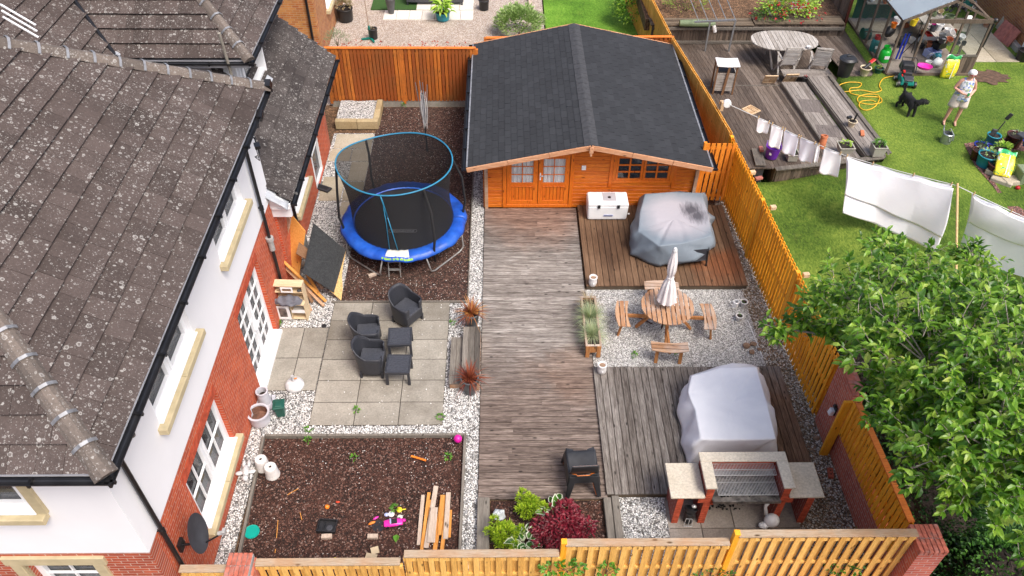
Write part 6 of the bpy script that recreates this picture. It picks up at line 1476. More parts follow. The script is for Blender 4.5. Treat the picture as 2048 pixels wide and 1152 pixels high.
t = potted(G(886, 38, .02), .23, .26, .28, 'turquoise', 'lime hosta in a turquoise pot before the rear rattan sofa'); 
g = MB()
for i in range(90):
    a = rnd(0, 6.28); el = rnd(0, 1.2); d = Vector((math.cos(a)*math.cos(el), math.sin(a)*math.cos(el), .25+.6*math.sin(el))); g.leaf(Vector((math.cos(a), math.sin(a), 0))*rnd(0, .3)+Vector((0, 0, .32+rnd(0, .3))), d, rnd(.18, .30), .12, bend=.6)
g.build('hosta', 'leaf_hosta_lime', t)
t = thing('garden_stand', G(741, 78), 'green footed stand holding a pale wooden pole on the rear gravel', 'stand'); g = MB()
for a in (95, 195, 300): g.bar((0, 0, .04), (.32*math.cos(R(a)), .32*math.sin(R(a)), .03), .06, .05)
g.tube([(0, 0, 0), (-.01, 0, .5)], .035, 8); g.build('foot', 'mower_teal', t); g = MB(); g.tube([(-.01, 0, .5), (-.05, .05, 1.55)], .02, 8); g.build('pole', 'offcut_pale', t); g = MB(); g.blob((-.05, .05, 1.57), (.04, .04, .05), 8, 6); g.build('knob', 'red_plastic', t)
t = thing('rattan_sofa', G(870, 10, .02), 'long dark rattan sofa seen from behind on the pale rear paving', 'sofa'); g = MB(); g.b2(-1.08, 1.08, -.04, .06, .10, .78); g.b2(-1.08, -.98, .06, .8, .1, .6); g.b2(.98, 1.08, .06, .8, .1, .6); g.build('back', 'rattan_top', t, bevel=.03); g = MB(); g.b2(-.97, .97, .07, .8, .2, .42); g.build('seat', 'rattan', t)
for sx in (-1, 1): g = MB(); g.box((sx*1.03, 0, .05), (.05, .05, .1)); g.build('leg', 'rattan', t)
g = MB(); g.b2(1.02, 1.14, 28.6, 33, -.02, .14); tag(g.build('timber_edging', 'offcut_pale', bevel=.01), 'pale timber edging between the rear gravel and rear lawn', 'edging')
shrub('shrub', G(1038, 68), (.85, .6, .62), 2200, .14, .05, 'leaf_pale', 'pale feathery shrub just behind the left slope of the summerhouse', up=.7)
shrub('shrub', G(1270, 52), (.85, .6, 1.0), 1300, .12, .07, 'leaf_bush', 'rounded bright green bush behind the summerhouse beside the golden fence', up=.2)
shrub('shrub', G(1320, 72), (.3, .25, .35), 160, .12, .04, 'leaf_pale', 'small pale shrub at the golden fence behind the summerhouse', up=.6)
shrub('lavender', G(676, 92, .6), (.42, .3, .34), 500, .10, .012, 'leaf_sage', 'grey green lavender bush at the foot of the yellow house', up=1.0)
t = thing('creeper', (-3.2, 22.25, 1.85), 'thin red leaved creeper along the back of the rear fence', 'plant'); g = MB()
for k in range(130): x = random.choice((-2.1, -1.5, -1.0, -.4, .3, .6, 1.0, 1.4, 2.0))+rnd(-.22, .22); g.leaf((x, rnd(-.1, .1), rnd(-.12, .12)), (rnd(-1, 1), rnd(-1, 1), rnd(0, 1)), .07, .05)
g.build('leaves', 'leaf_red', t)
# ================================================================ neighbour's garden on the right
g = MB(); g.grid(lambda u, v: (6.75+16*u, 4+30*v, lawn_z(6.75+16*u, 4+30*v)-(.75 if (17.7 < 4+30*v < 25.5 and 6.75+16*u < (10.25 if 4+30*v < 22.05 else 11.5)) else 0)), 80, 120); struct(g, 'neighbour_lawn', 'lawn', smooth=True)
g = MB()
for i in range(22000):
    x = rnd(6.8, 16); y = rnd(11, 24); z = lawn_z(x, y)
    if y > 17.6 and x < (10.4 if y < 22 else 11.7): continue
    a = rnd(0, 6.28); g.blade((x, y, z-.01), (math.cos(a)*.6, math.sin(a)*.6, .8), rnd(.03, .065), .012, .4, 1)
leafmat('grass_blade', [(.05, .10, .01), (.09, .165, .02), (.15, .23, .04), (.22, .26, .07)], trans=.2)
tag(g.build('grass', 'grass_blade'), 'short uneven grass blades of the neighbour lawn', 'grass', kind='stuff')
# deck built of blocks, boards running away from the camera
wood('deck_old_mid', [(.08, .065, .06), (.19, .165, .15), (.30, .27, .245)], 'Y')
dk = thing('neighbour_deck', (8, 20, .7), 'weathered grey stepped deck in the neighbouring garden', 'deck'); RZD = R(-5.5)
def dboards(x0_, x1_, y0_, y1_, z, m, nm='deck_boards', pitch=.125, al='Y', th=.03, sk=RZD):
    g = MB(); cx, cy = (x0_+x1_)/2, (y0_+y1_)/2
    if al == 'Y':
        n = round((x1_-x0_)/pitch); p = (x1_-x0_)/n
        for i in range(n): x = x0_+p*(i+.5); k = math.tan(-sk); g.bar((x+k*0, y1_, z-th/2), (x+k*(y1_-y0_), y0_, z-th/2), p-.008, th)
    else:
        n = round((y1_-y0_)/pitch); p = (y1_-y0_)/n
        for i in range(n): g.b2(x0_, x1_, y0_+p*i+.004, y0_+p*(i+1)-.004, z-th, z)
    g.build(nm, m, dk, w=True)
dboards(5.35, 8.62, 17.6, 21.95, .70, 'deck_old'); dboards(5.0, 10.2, 22.0, 24.7, .70, 'deck_old', sk=R(-8))
dboards(5.3, 10.1, 21.955, 21.995, .705, 'timber_grey', pitch=.05, al='X')
dboards(8.62, 9.36, 17.75, 21.95, .84, 'deck_old_pale'); dboards(9.42, 10.02, 17.8, 22.05, .99, 'deck_old_pale'); dboards(10.2, 11.55, 22.1, 25.4, .97, 'deck_old', sk=R(-8)); dboards(8.7, 10.2, 22.06, 22.5, .97, 'deck_old_pale', al='X')
g = MB()
for (px, a, b) in ((8.85, 20.2, 20.9), (8.95, 18.9, 19.5)): g = MB(); g.box((px+.30, (a+b)/2, .843), (.62, b-a, .006), rz=RZD); g.build('dark_board', 'deck_old_mid', dk, w=True)
g = MB(); g.bar((8.62, 21.95, .76), (9.02, 17.75, .76), .03, .13); g.bar((9.40, 22.0, .91), (9.80, 17.8, .91), .03, .13); g.bar((10.03, 22.05, .93), (10.42, 17.8, .93), .05, .14); g.build('riser', 'timber_grey', dk, w=True)
g = MB(); n = 30
for i in range(n):
    a = Vector((7.42, 17.56, 0)).lerp(Vector((10.42, 17.78, 0)), i/n); b = Vector((7.42, 17.56, 0)).lerp(Vector((10.42, 17.78, 0)), (i+.93)/n); zt = .64+.26*(i/n); m_ = (a+b)/2
    g.box((m_.x, m_.y, (zt+.15)/2), ((b-a).length, .03, zt-.15), rz=.07)
for i in range(14): g.b2(7.38, 7.41, 17.58+i*.10, 17.67+i*.10, .1, .66)
g.build('cladding', 'timber_grey_z', dk, w=True)
g = MB(); g.bar((7.36, 17.54, .715), (10.45, 17.76, .97), .16, .03, up=(0, 0, 1)); g.bar((10.08, 22.0, 1.01), (10.46, 17.85, 1.0), .12, .05); g.build('edge_board', 'timber_grey', dk, w=True)
# back retaining wall of boards, shelf and bed
t = thing('retaining_wall', (8, 24.8, .7), 'grey upright board retaining wall with a plank shelf behind the oval table', 'wall'); g = MB()
for i in range(64): g.b2(4.95+i*.1, 5.04+i*.1, 24.74, 24.77, .7, 1.32+rnd(-.01, .01))
g.build('boards', 'timber_grey_z', t, w=True); g = MB()
for k in range(4): g.b2(4.9, 8.3, 24.70+k*.13, 24.82+k*.13, 1.33, 1.36); g.b2(8.32, 11.3, 24.72+k*.15, 24.86+k*.15, 1.37, 1.40)
g.build('shelf', 'sleeper', t, w=True); g = MB(); g.b2(5, 11.3, 24.66, 24.735, .72, .80); g.b2(5, 11.3, 24.66, 24.735, 1.20, 1.28); g.build('rail', 'timber_grey', t, w=True)
g = MB(); g.b2(4.8, 11.5, 25.25, 29, .9, 1.30); struct(g, 'neighbour_bed', 'soil')
fence('brown upright board fence at the top edge behind the flower bed', (5.3, 28.3), (9.4, 28.3), 1.2, 2.9, ms='offcut_orange', side=-1, pitch=.16, sw=.14, back=False, posts=(0, 1))
shrub('shrub', G(1372, 22, 1.3), (.75, .5, .5), 700, .10, .025, 'leaf_bush', 'wispy green shrub behind the grey metal frame', up=.7)
t = shrub('rose_bush', G(1572, 35, 1.3), (1.0, .45, .55), 900, .10, .07, 'leaf_hosta_lime', 'lime leaved bush with red roses above the oval table', up=.2)
leafcloud(t, 'roses', (0, -.35, .25), (1.2, .5, .4), 70, .11, .10, 'petal_red', bend=.6)['kind'] = 'stuff'
shrub('shrub', G(1540, 45, 1.3), (.6, .3, .35), 260, .08, .05, 'leaf_green', 'dark low foliage below the red roses', up=.3)
# grey metal frame
t = thing('hanging_rack', G(1430, 100, .7), 'grey metal hanging frame over the back deck beside the golden fence', 'frame'); P0 = G(1410, 102, .7); P1 = G(1457, 103, .7); T0_ = GY(1420, 44, P0.y); T1_ = GY(1471, 40, P1.y); g = MB()
for a, b in ((P0, T0_), (P1, T1_), (T0_+Vector((-.5, 0, 0)), T1_)): g.bar(a, b, .05, .05)
g.build('frame', 'metal_grey', t, w=True)
for k in range(5): g = MB(); q = T0_.lerp(T1_, k/4)+Vector((-.35, 0, 0))*(1-k/4); g.tube([q, q+Vector((-.3, 1.4, .55))], .014, 5); g.build('rod', 'galvanised', t, w=True)
t = thing('polytunnel_roll', G(1395, 52, 1.36), 'rolled pale green plastic sheet lying on the shelf by the metal frame', 'plastic roll'); g = MB(); g.tube([(-.6, 0, .1), (0, 0, .1), (.55, -.03, .1)], [.1, .12, .1], 12); g.build('roll', 'leaf_sage', t); g = MB(); g.tube([(.5, -.12, .08), (.56, -.2, -.12)], .06, 10); g.build('cup', 'glazed_white', t)
# bar cart
t = thing('slatted_cart', G(1443, 182, .7), 'slatted wooden cart with a white folding top beside the golden fence', 'cart', rz=R(-3)); g = MB(); g.box((-.16, 0, .95), (.34, .52, .03), ry=.06); g.box((.17, 0, .95), (.34, .52, .03), ry=-.06); g.build('top', 'ply_white', t, bevel=.005)
g = MB()
for i in range(13): g.b2(-.30, .28, -.20, -.18, .12+i*.045, .153+i*.045); g.b2(.27, .29, -.18, .2, .12+i*.045, .153+i*.045)
g.build('slats', 'teak_grey', t); 
for sx in (-.30, .28):
    for sy in (-.2, .2): g = MB(); g.box((sx, sy, .47), (.04, .04, .92)); g.build('leg', 'brown_wood', t)
g = MB(); g.bar((-.02, -.23, .0), (.04, -.23, .9), .07, .03, up=(0, 1, 0)); g.build('upright', 'brown_wood', t); g = MB(); g.b2(-.26, .25, -.16, .18, .70, .74); g.build('shelf', 'black_plastic', t)
# oval table and chairs
tb = thing('oval_table', (8.97, 23.5, .7), 'large weathered oval teak table on the neighbour deck', 'table'); g = MB(); n = 17; RX_, RY_ = 1.05, .66
for i in range(n):
    a = -RX_+2*RX_*i/n+.005; b = -RX_+2*RX_*(i+1)/n-.005; xs = [a+(b-a)*k/3 for k in range(4)]; up_ = [(x, RY_*(1-abs(x/RX_)**2.5)**.42 if abs(x) < RX_ else 0) for x in xs]; g.prism([(x, -y) for x, y in up_]+[(x, y) for x, y in up_[::-1]], .71, .74)
g.build('tabletop', 'teak_grey_y', tb, bevel=.002)
for sx in (-1, 1):
    for sy in (-1, 1): g = MB(); g.bar((sx*.55, sy*.35, .7), (sx*.35, sy*.5, 0), .06, .04); g.build('leg', 'teak_grey', tb)
gc = thing('garden_chair', G(1566, 148, .7), 'weathered teak folding chair at the near left of the oval table', 'chair', 'teak chairs round the oval table', rz=R(0)); g = MB()   # faces +y, back towards camera
for i in range(9): z = .50+i*.062; g.box((0, -.22-.30*(z-.45), z), (.42, .014, .045), rx=R(-16))
g.build('backrest', 'teak_grey', gc)
g = MB()
for sx in (-1, 1): g.bar((sx*.23, -.20, .38), (sx*.23, -.40, 1.10), .04, .03)
g.bar((-.21, -.395, 1.08), (.21, -.395, 1.08), .03, .05)
g.build('back_frame', 'teak_grey_y', gc); g = MB()
for i in range(6): g.b2(-.23, .23, -.2+i*.075, -.14+i*.075, .42, .44)
g.build('seat', 'teak_grey', gc)
for sx in (-1, 1):
    g = MB(); g.bar((sx*.26, -.28, .66), (sx*.27, .24, .66), .055, .025); g.build('armrest', 'teak_grey_y', gc)
    for a, b in (((sx*.25, -.30, .66), (sx*.25, .22, .0)), ((sx*.25, .22, .66), (sx*.25, -.34, .0))): g = MB(); g.bar(a, b, .045, .028); g.build('leg', 'teak_grey', gc)
dup(gc, G(1630, 150, .7), R(-12), 'weathered teak folding chair at the near right of the oval table'); dup(gc, G(1545, 62, .7), R(180), 'weathered teak chair tucked behind the oval table, left one'); dup(gc, G(1592, 60, .7), R(180), 'weathered teak chair tucked behind the oval table, right one')
t = thing('small_bowl', G(1617, 96, 1.45), 'small white bowl on the oval table', 'bowl'); g = MB(); g.lathe([(.001, 0), (.05, 0), (.07, .06), (.06, .06), (.04, .02)], n=16); g.build('bowl', 'white_plastic', t)
dt = thing('deck_tile', G(1536, 166, .7), 'pale square slatted deck tile leaning under the teak chair, left one', 'deck tile', 'slatted deck tiles', rz=0); g = MB(); frame_rect(g, -.2, .2, 0, .40, -.015, .015, .035)
for j in range(2):
    for i in range(5): g.b2(-.155+j*.165, -.01+j*.165, -.008, .008, .045+i*.064, .10+i*.064)
g.xf(rotm(rx=R(28))); g.build('slats', 'pallet_wood', dt); dup(dt, G(1577, 163, .7), R(3), 'yellowish square slatted deck tile leaning under the teak chair, right one')
t2 = dup(dt, G(1490, 212, .7), R(40), 'square slatted wooden tile lying flat on the deck by the line reel'); t2.rotation_euler = (R(62), 0, R(35)); t2.location = G(1492, 214, .71)
# bin and pots along the deck
t = thing('dustbin', G(1686, 152, .97), 'black plastic dustbin with lid beside the stepped deck', 'dustbin'); g = MB(); g.lathe([(.001, 0), (.18, 0), (.23, .5), (.25, .52), (.25, .55)], n=28); g.build('body', 'black_plastic', t, smooth=False)
g = MB(); g.lathe([(.265, .54), (.265, .58), (.20, .63), (.06, .66), (.001, .665)], n=28); g.b2(-.07, .07, -.015, .015, .66, .70); g.build('lid', 'chair_black', t, bevel=.004); g = MB(); g.tube([(-.25, 0, .45), (-.31, 0, .44), (-.31, 0, .5), (-.25, 0, .5)], .012, 6); g.tube([(.25, 0, .45), (.31, 0, .44), (.31, 0, .5), (.25, 0, .5)], .012, 6); g.build('handle', 'black_plastic', t)
potted(G(1608, 162, .86), .05, .065, .12, 'black_plastic', 'tiny black pot standing on the step below the dustbin', ('petal_red', .05, 10, .05))
for (px, py, z, lb) in ((1640, 158, .72, 'low red flowering plant under the near right teak chair'),): shrub('flowering_plant', G(px, py, z), (.22, .1, .12), 60, .05, .04, 'petal_red', lb, 'plant', stem=False)
t = potted(G(1702, 252, .99), .08, .12, .17, 'cream', 'cream pot of black solar lamps on the upper step'); g = MB(); g.tube([(.02, 0, .12), (.07, .02, .4)], .028, 8); g.tube([(-.03, 0, .12), (-.10, 0, .26)], .015, 6); g.box((-.13, 0, .28), (.13, .08, .06), rz=.4); g.build('lamps', 'black_plastic', t)
potted(G(1688, 302, .96), .15, .19, .2, 'beige_planter', 'square brown grey planter of soil with seedlings at the deck edge', ('leaf_hosta_lime', .12, 40, .07), sq=True)
potted(G(1752, 308, .98), .14, .17, .3, 'beige_planter', 'pale grey ribbed square planter with a green plant at the deck corner', ('leaf_weed', .13, 70, .08), sq=True)
t = thing('chimney_pot', G(1643, 296, .9), 'terracotta chimney pot lying on the deck behind the washing', 'chimney pot', rz=R(-10)); g = MB(); g.lathe([(.09, 0), (.09, .3), (.10, .31), (.10, .36), (.07, .36), (.07, .02)], n=20, M=rotm(rx=R(-14))); g.build('pot', 'terracotta', t)
t = thing('purple_bucket', G(1542, 314, .73), 'large purple flexible bucket on the deck corner behind the washing', 'bucket'); g = MB(); g.lathe([(.001, .01), (.15, 0), (.16, .02), (.20, .34), (.215, .36), (.20, .36), (.15, .03)], n=28); g.build('bucket', 'purple', t, smooth=False); g = MB(); g.tube([(-.2, 0, .34), (-.18, .1, .45), (0, .16, .49), (.18, .1, .45), (.2, 0, .34)], .012, 6); g.build('handle', 'purple', t); g = MB(); g.box((-.10, -.15, .2), (.06, .01, .08), rz=-.5); g.build('label', 'white_plastic', t)
t = thing('storage_box', G(1520, 330, .62), 'dark grey panelled storage box at the deck corner by the fence', 'box', rz=R(-5)); g = MB(); g.b2(-.16, .08, -.2, .55, -.5, .12); g.build('box', 'dish_grey', t, bevel=.01); g = MB(); g.b2(-.18, .10, -.22, .57, .122, .15); g.build('lid', 'timber_grey', t); 
t = thing('brick', G(1522, 300, .8), 'red brick resting on the storage box by the purple bucket', 'brick'); g = MB(); g.box((0, 0, .03), (.1, .21, .065)); g.build('brick', 'red_slab', t, bevel=.005)
potted(G(1582, 318, .73), .12, .15, .22, 'beige_planter', 'square planter half hidden behind the hanging washing', ('leaf_green', .1, 30, .06), sq=True)
for i, (px, py) in enumerate(((1512, 350), (1517, 358), (1508, 345))): t = thing('brick', G(px, py, .35+.07*i), ('lowest', 'middle', 'topmost')[i]+' red brick of the stack at the fence below the storage box', 'brick', rz=.3*i); g = MB(); g.box((0, 0, .03), (.21, .1, .065)); g.build('brick', 'red_slab', t, bevel=.005)
t = thing('brick', G(1724, 268, 1.0), 'orange brick lying on the lawn edge board by the solar lamps', 'brick', rz=R(75)); g = MB(); g.box((0, 0, .03), (.26, .1, .05)); g.build('brick', 'terracotta', t, bevel=.005)
# ---- hose
t = thing('garden_hose', G(1735, 195, 1.0), 'yellow garden hose coiled in loose loops on the lawn', 'hose'); pts = []
hp = [(1798, 152), (1768, 158), (1758, 172), (1762, 182), (1745, 186), (1722, 182), (1690, 184), (1676, 178), (1680, 170), (1700, 166), (1722, 168), (1716, 176), (1700, 178), (1702, 188), (1730, 194), (1758, 196), (1762, 206), (1744, 210), (1718, 206), (1716, 196), (1735, 190), (1758, 194), (1750, 214), (1730, 222), (1718, 214), (1722, 204), (1740, 202), (1752, 206)]
ctl = [Vector(a) for a in hp]
def cr(p0, p1, p2, p3, t_): return .5*((2*p1)+(p2-p0)*t_+(2*p0-5*p1+4*p2-p3)*t_*t_+(3*p1-p0-3*p2+p3)*t_**3)
for i in range(len(ctl)-1):
    for k in range(6): q = cr(ctl[max(0, i-1)], ctl[i], ctl[i+1], ctl[min(len(ctl)-1, i+2)], k/6); p = G(q.x, q.y, 1.0); pts.append((p.x, p.y, lawn_z(p.x, p.y)+.025+.006*math.sin(i*1.7)))
g = MB(); g.tube(pts, .014, 6); g.build('hose', 'hose_yellow', t, w=True, smooth=True)
# ---- mower
t = thing('lawn_mower', G(1808, 168, 1.0), 'teal and black electric lawn mower parked before the greenhouse', 'lawn mower', rz=R(-10)); g = MB(); g.box((0, 0, .17), (.42, .58, .16), top=.82); g.build('deck', 'mower_teal', t, bevel=.04, seg=2)
g = MB(); g.box((.02, -.14, .265), (.26, .26, .03), rx=.1); g.build('flap', 'dish_grey', t, bevel=.01); g = MB(); g.box((.02, .14, .30), (.30, .26, .13), top=.8); g.build('motor_cover', 'black_plastic', t, bevel=.03, seg=2)
g = MB(); g.box((.05, .42, .38), (.42, .36, .24), top=.85); g.build('grass_box', 'chair_black', t, bevel=.04, seg=2); g = MB(); g.tube([(-.2, .1, .3), (-.2, .3, .62), (-.18, .42, .66), (.22, .42, .66), (.25, .3, .62), (.24, .1, .3)], .013, 6); g.build('handle', 'black_plastic', t); g = MB(); g.box((-.1, .08, .37), (.06, .1, .04)); g.box((-.16, -.05, .3), (.03, .09, .04)); g.build('switch', 'red_plastic', t)
for sx, sy, r_ in ((-.24, -.2, .10), (.24, -.2, .10), (-.24, .2, .085), (.24, .2, .085)):
    w_ = bpy.data.objects.new('wheel', None); COL.objects.link(w_); w_.parent = t; w_.location = (sx, sy, r_); w_.matrix_basis.translation = Vector((sx, sy, r_)); g = MB(); g.tube([(-.03, 0, 0), (.03, 0, 0)], r_, 18); g.build('tyre', 'black_plastic', w_); g = MB(); g.tube([(-.036, 0, 0), (.036, 0, 0)], r_*.55, 14); g.build('rim', 'white_plastic', w_)
# ---- compost bags
s = N('bag_print'); v = s.co(); f = s.noise(v, 7, 3, .6); s.fin(s.ramp(f, [(.30, (.05, .42, .12)), (.38, (.80, .66, .03)), (.56, (.85, .75, .12)), (.60, (.80, .80, .70)), (.68, (.80, .66, .05)), (.74, (.75, .25, .05))], 'CONSTANT'), .35, f, .2, .01)
s = N('bag_green'); v = s.co(); f = s.noise(v, 6, 2); s.fin(s.ramp(f, [(.4, (.05, .45, .15)), (.6, (.78, .80, .76))], 'CONSTANT'), .35)
def bag(p, rz, lb, h=.62):
    t = thing('compost_bag', p, lb, 'bag', rz=rz); 
    def bf(u, v): a = 2*math.pi*u; q = math.sin(math.pi*min(1, v*1.02))**.35; n_ = 1+.05*math.sin(a*5+v*7); return (.21*math.copysign(abs(math.cos(a))**.5, math.cos(a))*(.85+.15*q)*n_, .10*math.copysign(abs(math.sin(a))**.6, math.sin(a))*q*n_, h*v)
    g = MB(); g.grid(bf, 28, 12); g.build('bag', 'bag_print', t, smooth=True); g = MB(); g.grid(lambda u, v: (-.22+.44*u, .02+.03*math.sin(u*9), h*.96+.14*v+.03*math.sin(u*7)), 12, 3); g.build('bag_top', 'bag_green', t, smooth=True, solid=.012); g = MB(); g.b2(.04, .06, -.112, -.108, .03, h*.9); g.build('tape', 'white_plastic', t); return t
bag(G(1892, 156, 1.0), R(-4), 'yellow and green compost bag standing by the greenhouse corner')
b2_ = bag(G(2003, 352, 1.14), R(-65), 'orange yellow compost bag lying on the stone blocks at the right edge'); b2_.rotation_euler = (R(-55), 0, R(-25))
# ---- greenhouse
gh = thing('greenhouse', (13, 23.7, 1.0), 'old timber framed greenhouse packed with pots and tools', 'greenhouse'); GX0, GX1, GY0_, GY1_ = 11.85, 14.45, 22.15, 26.0; zE = GY(1805, 43, GY0_).z; zR = zE+.62; GM = (GX0+GX1)/2
def gb(name, a, b, wd=.06, th=.05, m='timber_grey_z'): g = MB(); g.bar(a, b, wd, th); return g.build(name, m, gh, w=True)
for y in (GY0_, 23.1, 24.05, 25.0, GY1_): gb('post', (GX0, y, .95), (GX0, y, zE)); gb('post', (GX1, y, .95), (GX1, y, zE))
for x in (12.55, 13.62): gb('post', (x, GY0_, .95), (x, GY0_, zE+.3))
gb('eave_beam', (GX0, GY0_-.04, zE), (GX0, GY1_, zE), .07, .06); gb('eave_beam', (GX1, GY0_-.04, zE), (GX1, GY1_, zE), .07, .06); gb('front_beam', (12.6, GY0_-.02, zE+.02), (GX1+.1, GY0_-.02, zE+.02), .05, .12); gb('ridge_beam', (GM, GY0_, zR), (GM, GY1_, zR), .05, .08)
gb('rafter', (GX0, GY0_-.02, zE+.02), (GM, GY0_-.02, zR), .05, .06); gb('rafter', (GX1, GY0_, zE+.05), (GM, GY0_, zR), .05, .06)
for y in (23.4, 24.7, GY1_): gb('rafter', (GX0, y, zE+.02), (GM, y, zR)); gb('rafter', (GX1, y, zE+.02), (GM, y, zR))
gb('sill_beam', (GX0, GY0_, 1.02), (GX0, GY1_, 1.02), .08, .1); gb('front_sill', (GX0, GY0_-.06, 1.0), (GX1, GY0_-.06, 1.0), .10, .1, 'sleeper'); gb('mid_rail', (13.62, GY0_-.01, 1.62), (GX1, GY0_-.01, 1.62), .05, .06, 'timber_grey'); gb('brace', (GX0, 23.1, 1.9), (GX0, 24.6, 1.2), .04, .03)
g = MB()
for i in range(6): g.b2(13.65+i*.133, 13.775+i*.133, GY0_-.02, GY0_+.01, 1.05, 1.6)
g.build('front_boards', 'timber_grey_z', gh, w=True)
glass('roof_glass', (.72, .80, .84), .62, .25, .6, (.42, .48, .52)); glass('clear_glass', (.80, .84, .82), .12, .05, .8, (.3, .33, .33))
g = MB()
for i in range(3): y0_ = GY0_+i*1.28; g.add([(GX0-.05, y0_, zE+.05), (GX0-.05, y0_+1.24, zE+.05), (GM, y0_+1.24, zR+.05), (GM, y0_, zR+.05)], [(0, 1, 2, 3)])
g.build('roof_pane', 'roof_glass', gh, w=True, solid=.006)
g = MB(); g.add([(GX1+.03, 23.4, zE+.05), (GX1+.03, GY1_, zE+.05), (GM, GY1_, zR+.05), (GM, 23.4, zR+.05)], [(0, 1, 2, 3)]); g.build('roof_pane', 'clear_glass', gh, w=True)
for y in (23.1, 24.05): 
    g = MB(); g.add([(GX0, y, 1.1), (GX0, y+.9, 1.1), (GX0, y+.9, zE-.05), (GX0, y, zE-.05)], [(0, 1, 2, 3)]); g.build('side_pane', 'clear_glass', gh, w=True)
g = MB(); g.add([(13.66, GY0_, 1.66), (GX1, GY0_, 1.66), (GX1, GY0_, zE-.05), (13.66, GY0_, zE-.05)], [(0, 1, 2, 3)]); g.build('front_pane', 'clear_glass', gh, w=True)
g = MB(); g.b2(GX0+.04, GX1-.04, GY0_+.05, GY1_, .96, 1.015); g.build('floor', 'slab_dark', gh, w=True); g = MB(); g.b2(13.5, 14.35, 22.9, 25.8, 1.72, 1.75); g.b2(12.1, 13.4, 25.3, 25.9, 1.8, 1.83); g.build('staging', 'teak_grey_y', gh, w=True); g = MB(); g.blob((GX1+.08, GY0_-.02, zE+.05), .07, 10, 6); g.tube([(GX1+.08, GY0_-.02, zE), (GX1+.05, GY0_, 1.9)], .03, 6); g.build('drain_outlet', 'black_plastic', gh, w=True)
g = MB(); g.grid(lambda u, v: (11.95+2.4*u, 25.8+.06*math.sin(u*60), 1.1+1.3*v), 16, 3); g.build('shade_net', 'caddy_green', gh, w=True, smooth=True)
# shed on the left of greenhouse
t = thing('shed_panel', (11.6, 26.5, 1.2), 'pale grey board panels of a shed left of the greenhouse', 'shed'); g = MB()
for i in range(14): g.bar((11.50+.0*i, 25.2+i*.2, 1.0), (11.50, 25.2+i*.2, 2.5), .03, .19, up=(0, 1, 0))
g.build('boards', 'timber_grey_z', t, w=True); g = MB(); g.bar((11.46, 25.1, 1.0), (11.46, 25.1, 2.7), .08, .08); g.bar((11.46, 27, 1.0), (11.46, 27, 2.7), .08, .08); g.build('post', 'glaze_brown', t, w=True)
def gasb(p, m, r_, h, lb):
    t = thing('gas_bottle', p, lb, 'gas bottle', 'gas bottles in the greenhouse'); g = MB(); g.lathe([(.001, 0), (r_*.9, 0), (r_, .03), (r_, h*.62), (r_*.8, h*.76), (r_*.35, h*.82), (.03, h*.86), (.001, h*.9)], n=22); g.build('body', m, t, smooth=True)
    g = MB(); g.lathe([(r_*.62, h*.74), (r_*.66, h), (r_*.60, h), (r_*.56, h*.76)], n=20, a0=.6, a1=5.8); g.build('collar', m if 'green_b' in m else 'red_plastic', t); g = MB(); g.box((0, -r_-.001, h*.4), (r_*.9, .008, r_*.6)); g.build('label', 'white_plastic', t)
gasb(G(1747, 103, 1.02), 'teal_bottle', .16, .55, 'dark teal gas bottle with red collar inside the greenhouse'); gasb(G(1766, 122, 1.02), 'green_bottle', .17, .50, 'bright green gas bottle inside the greenhouse')
t = thing('hose_reel', G(1728, 78, 1.02), 'dark green hose reel inside the greenhouse wall', 'hose reel'); g = MB(); g.tube([(-.1, 0, .18), (.1, 0, .18)], .17, 18); g.tube([(-.12, 0, .18), (-.10, 0, .18)], .2, 18); g.tube([(.1, 0, .18), (.12, 0, .18)], .2, 18); g.build('reel', 'caddy_green', t)
t = thing('black_stand', G(1820, 112, 1.02), 'black tripod stand inside the greenhouse doorway', 'stand'); g = MB(); g.tube([(0, 0, .1), (0, 0, 1.15)], .014, 6); 
for a in (30, 150, 270): g.tube([(0, 0, .55), (.25*math.cos(R(a)), .25*math.sin(R(a)), 0)], .012, 5)
g.build('legs', 'black_plastic', t)
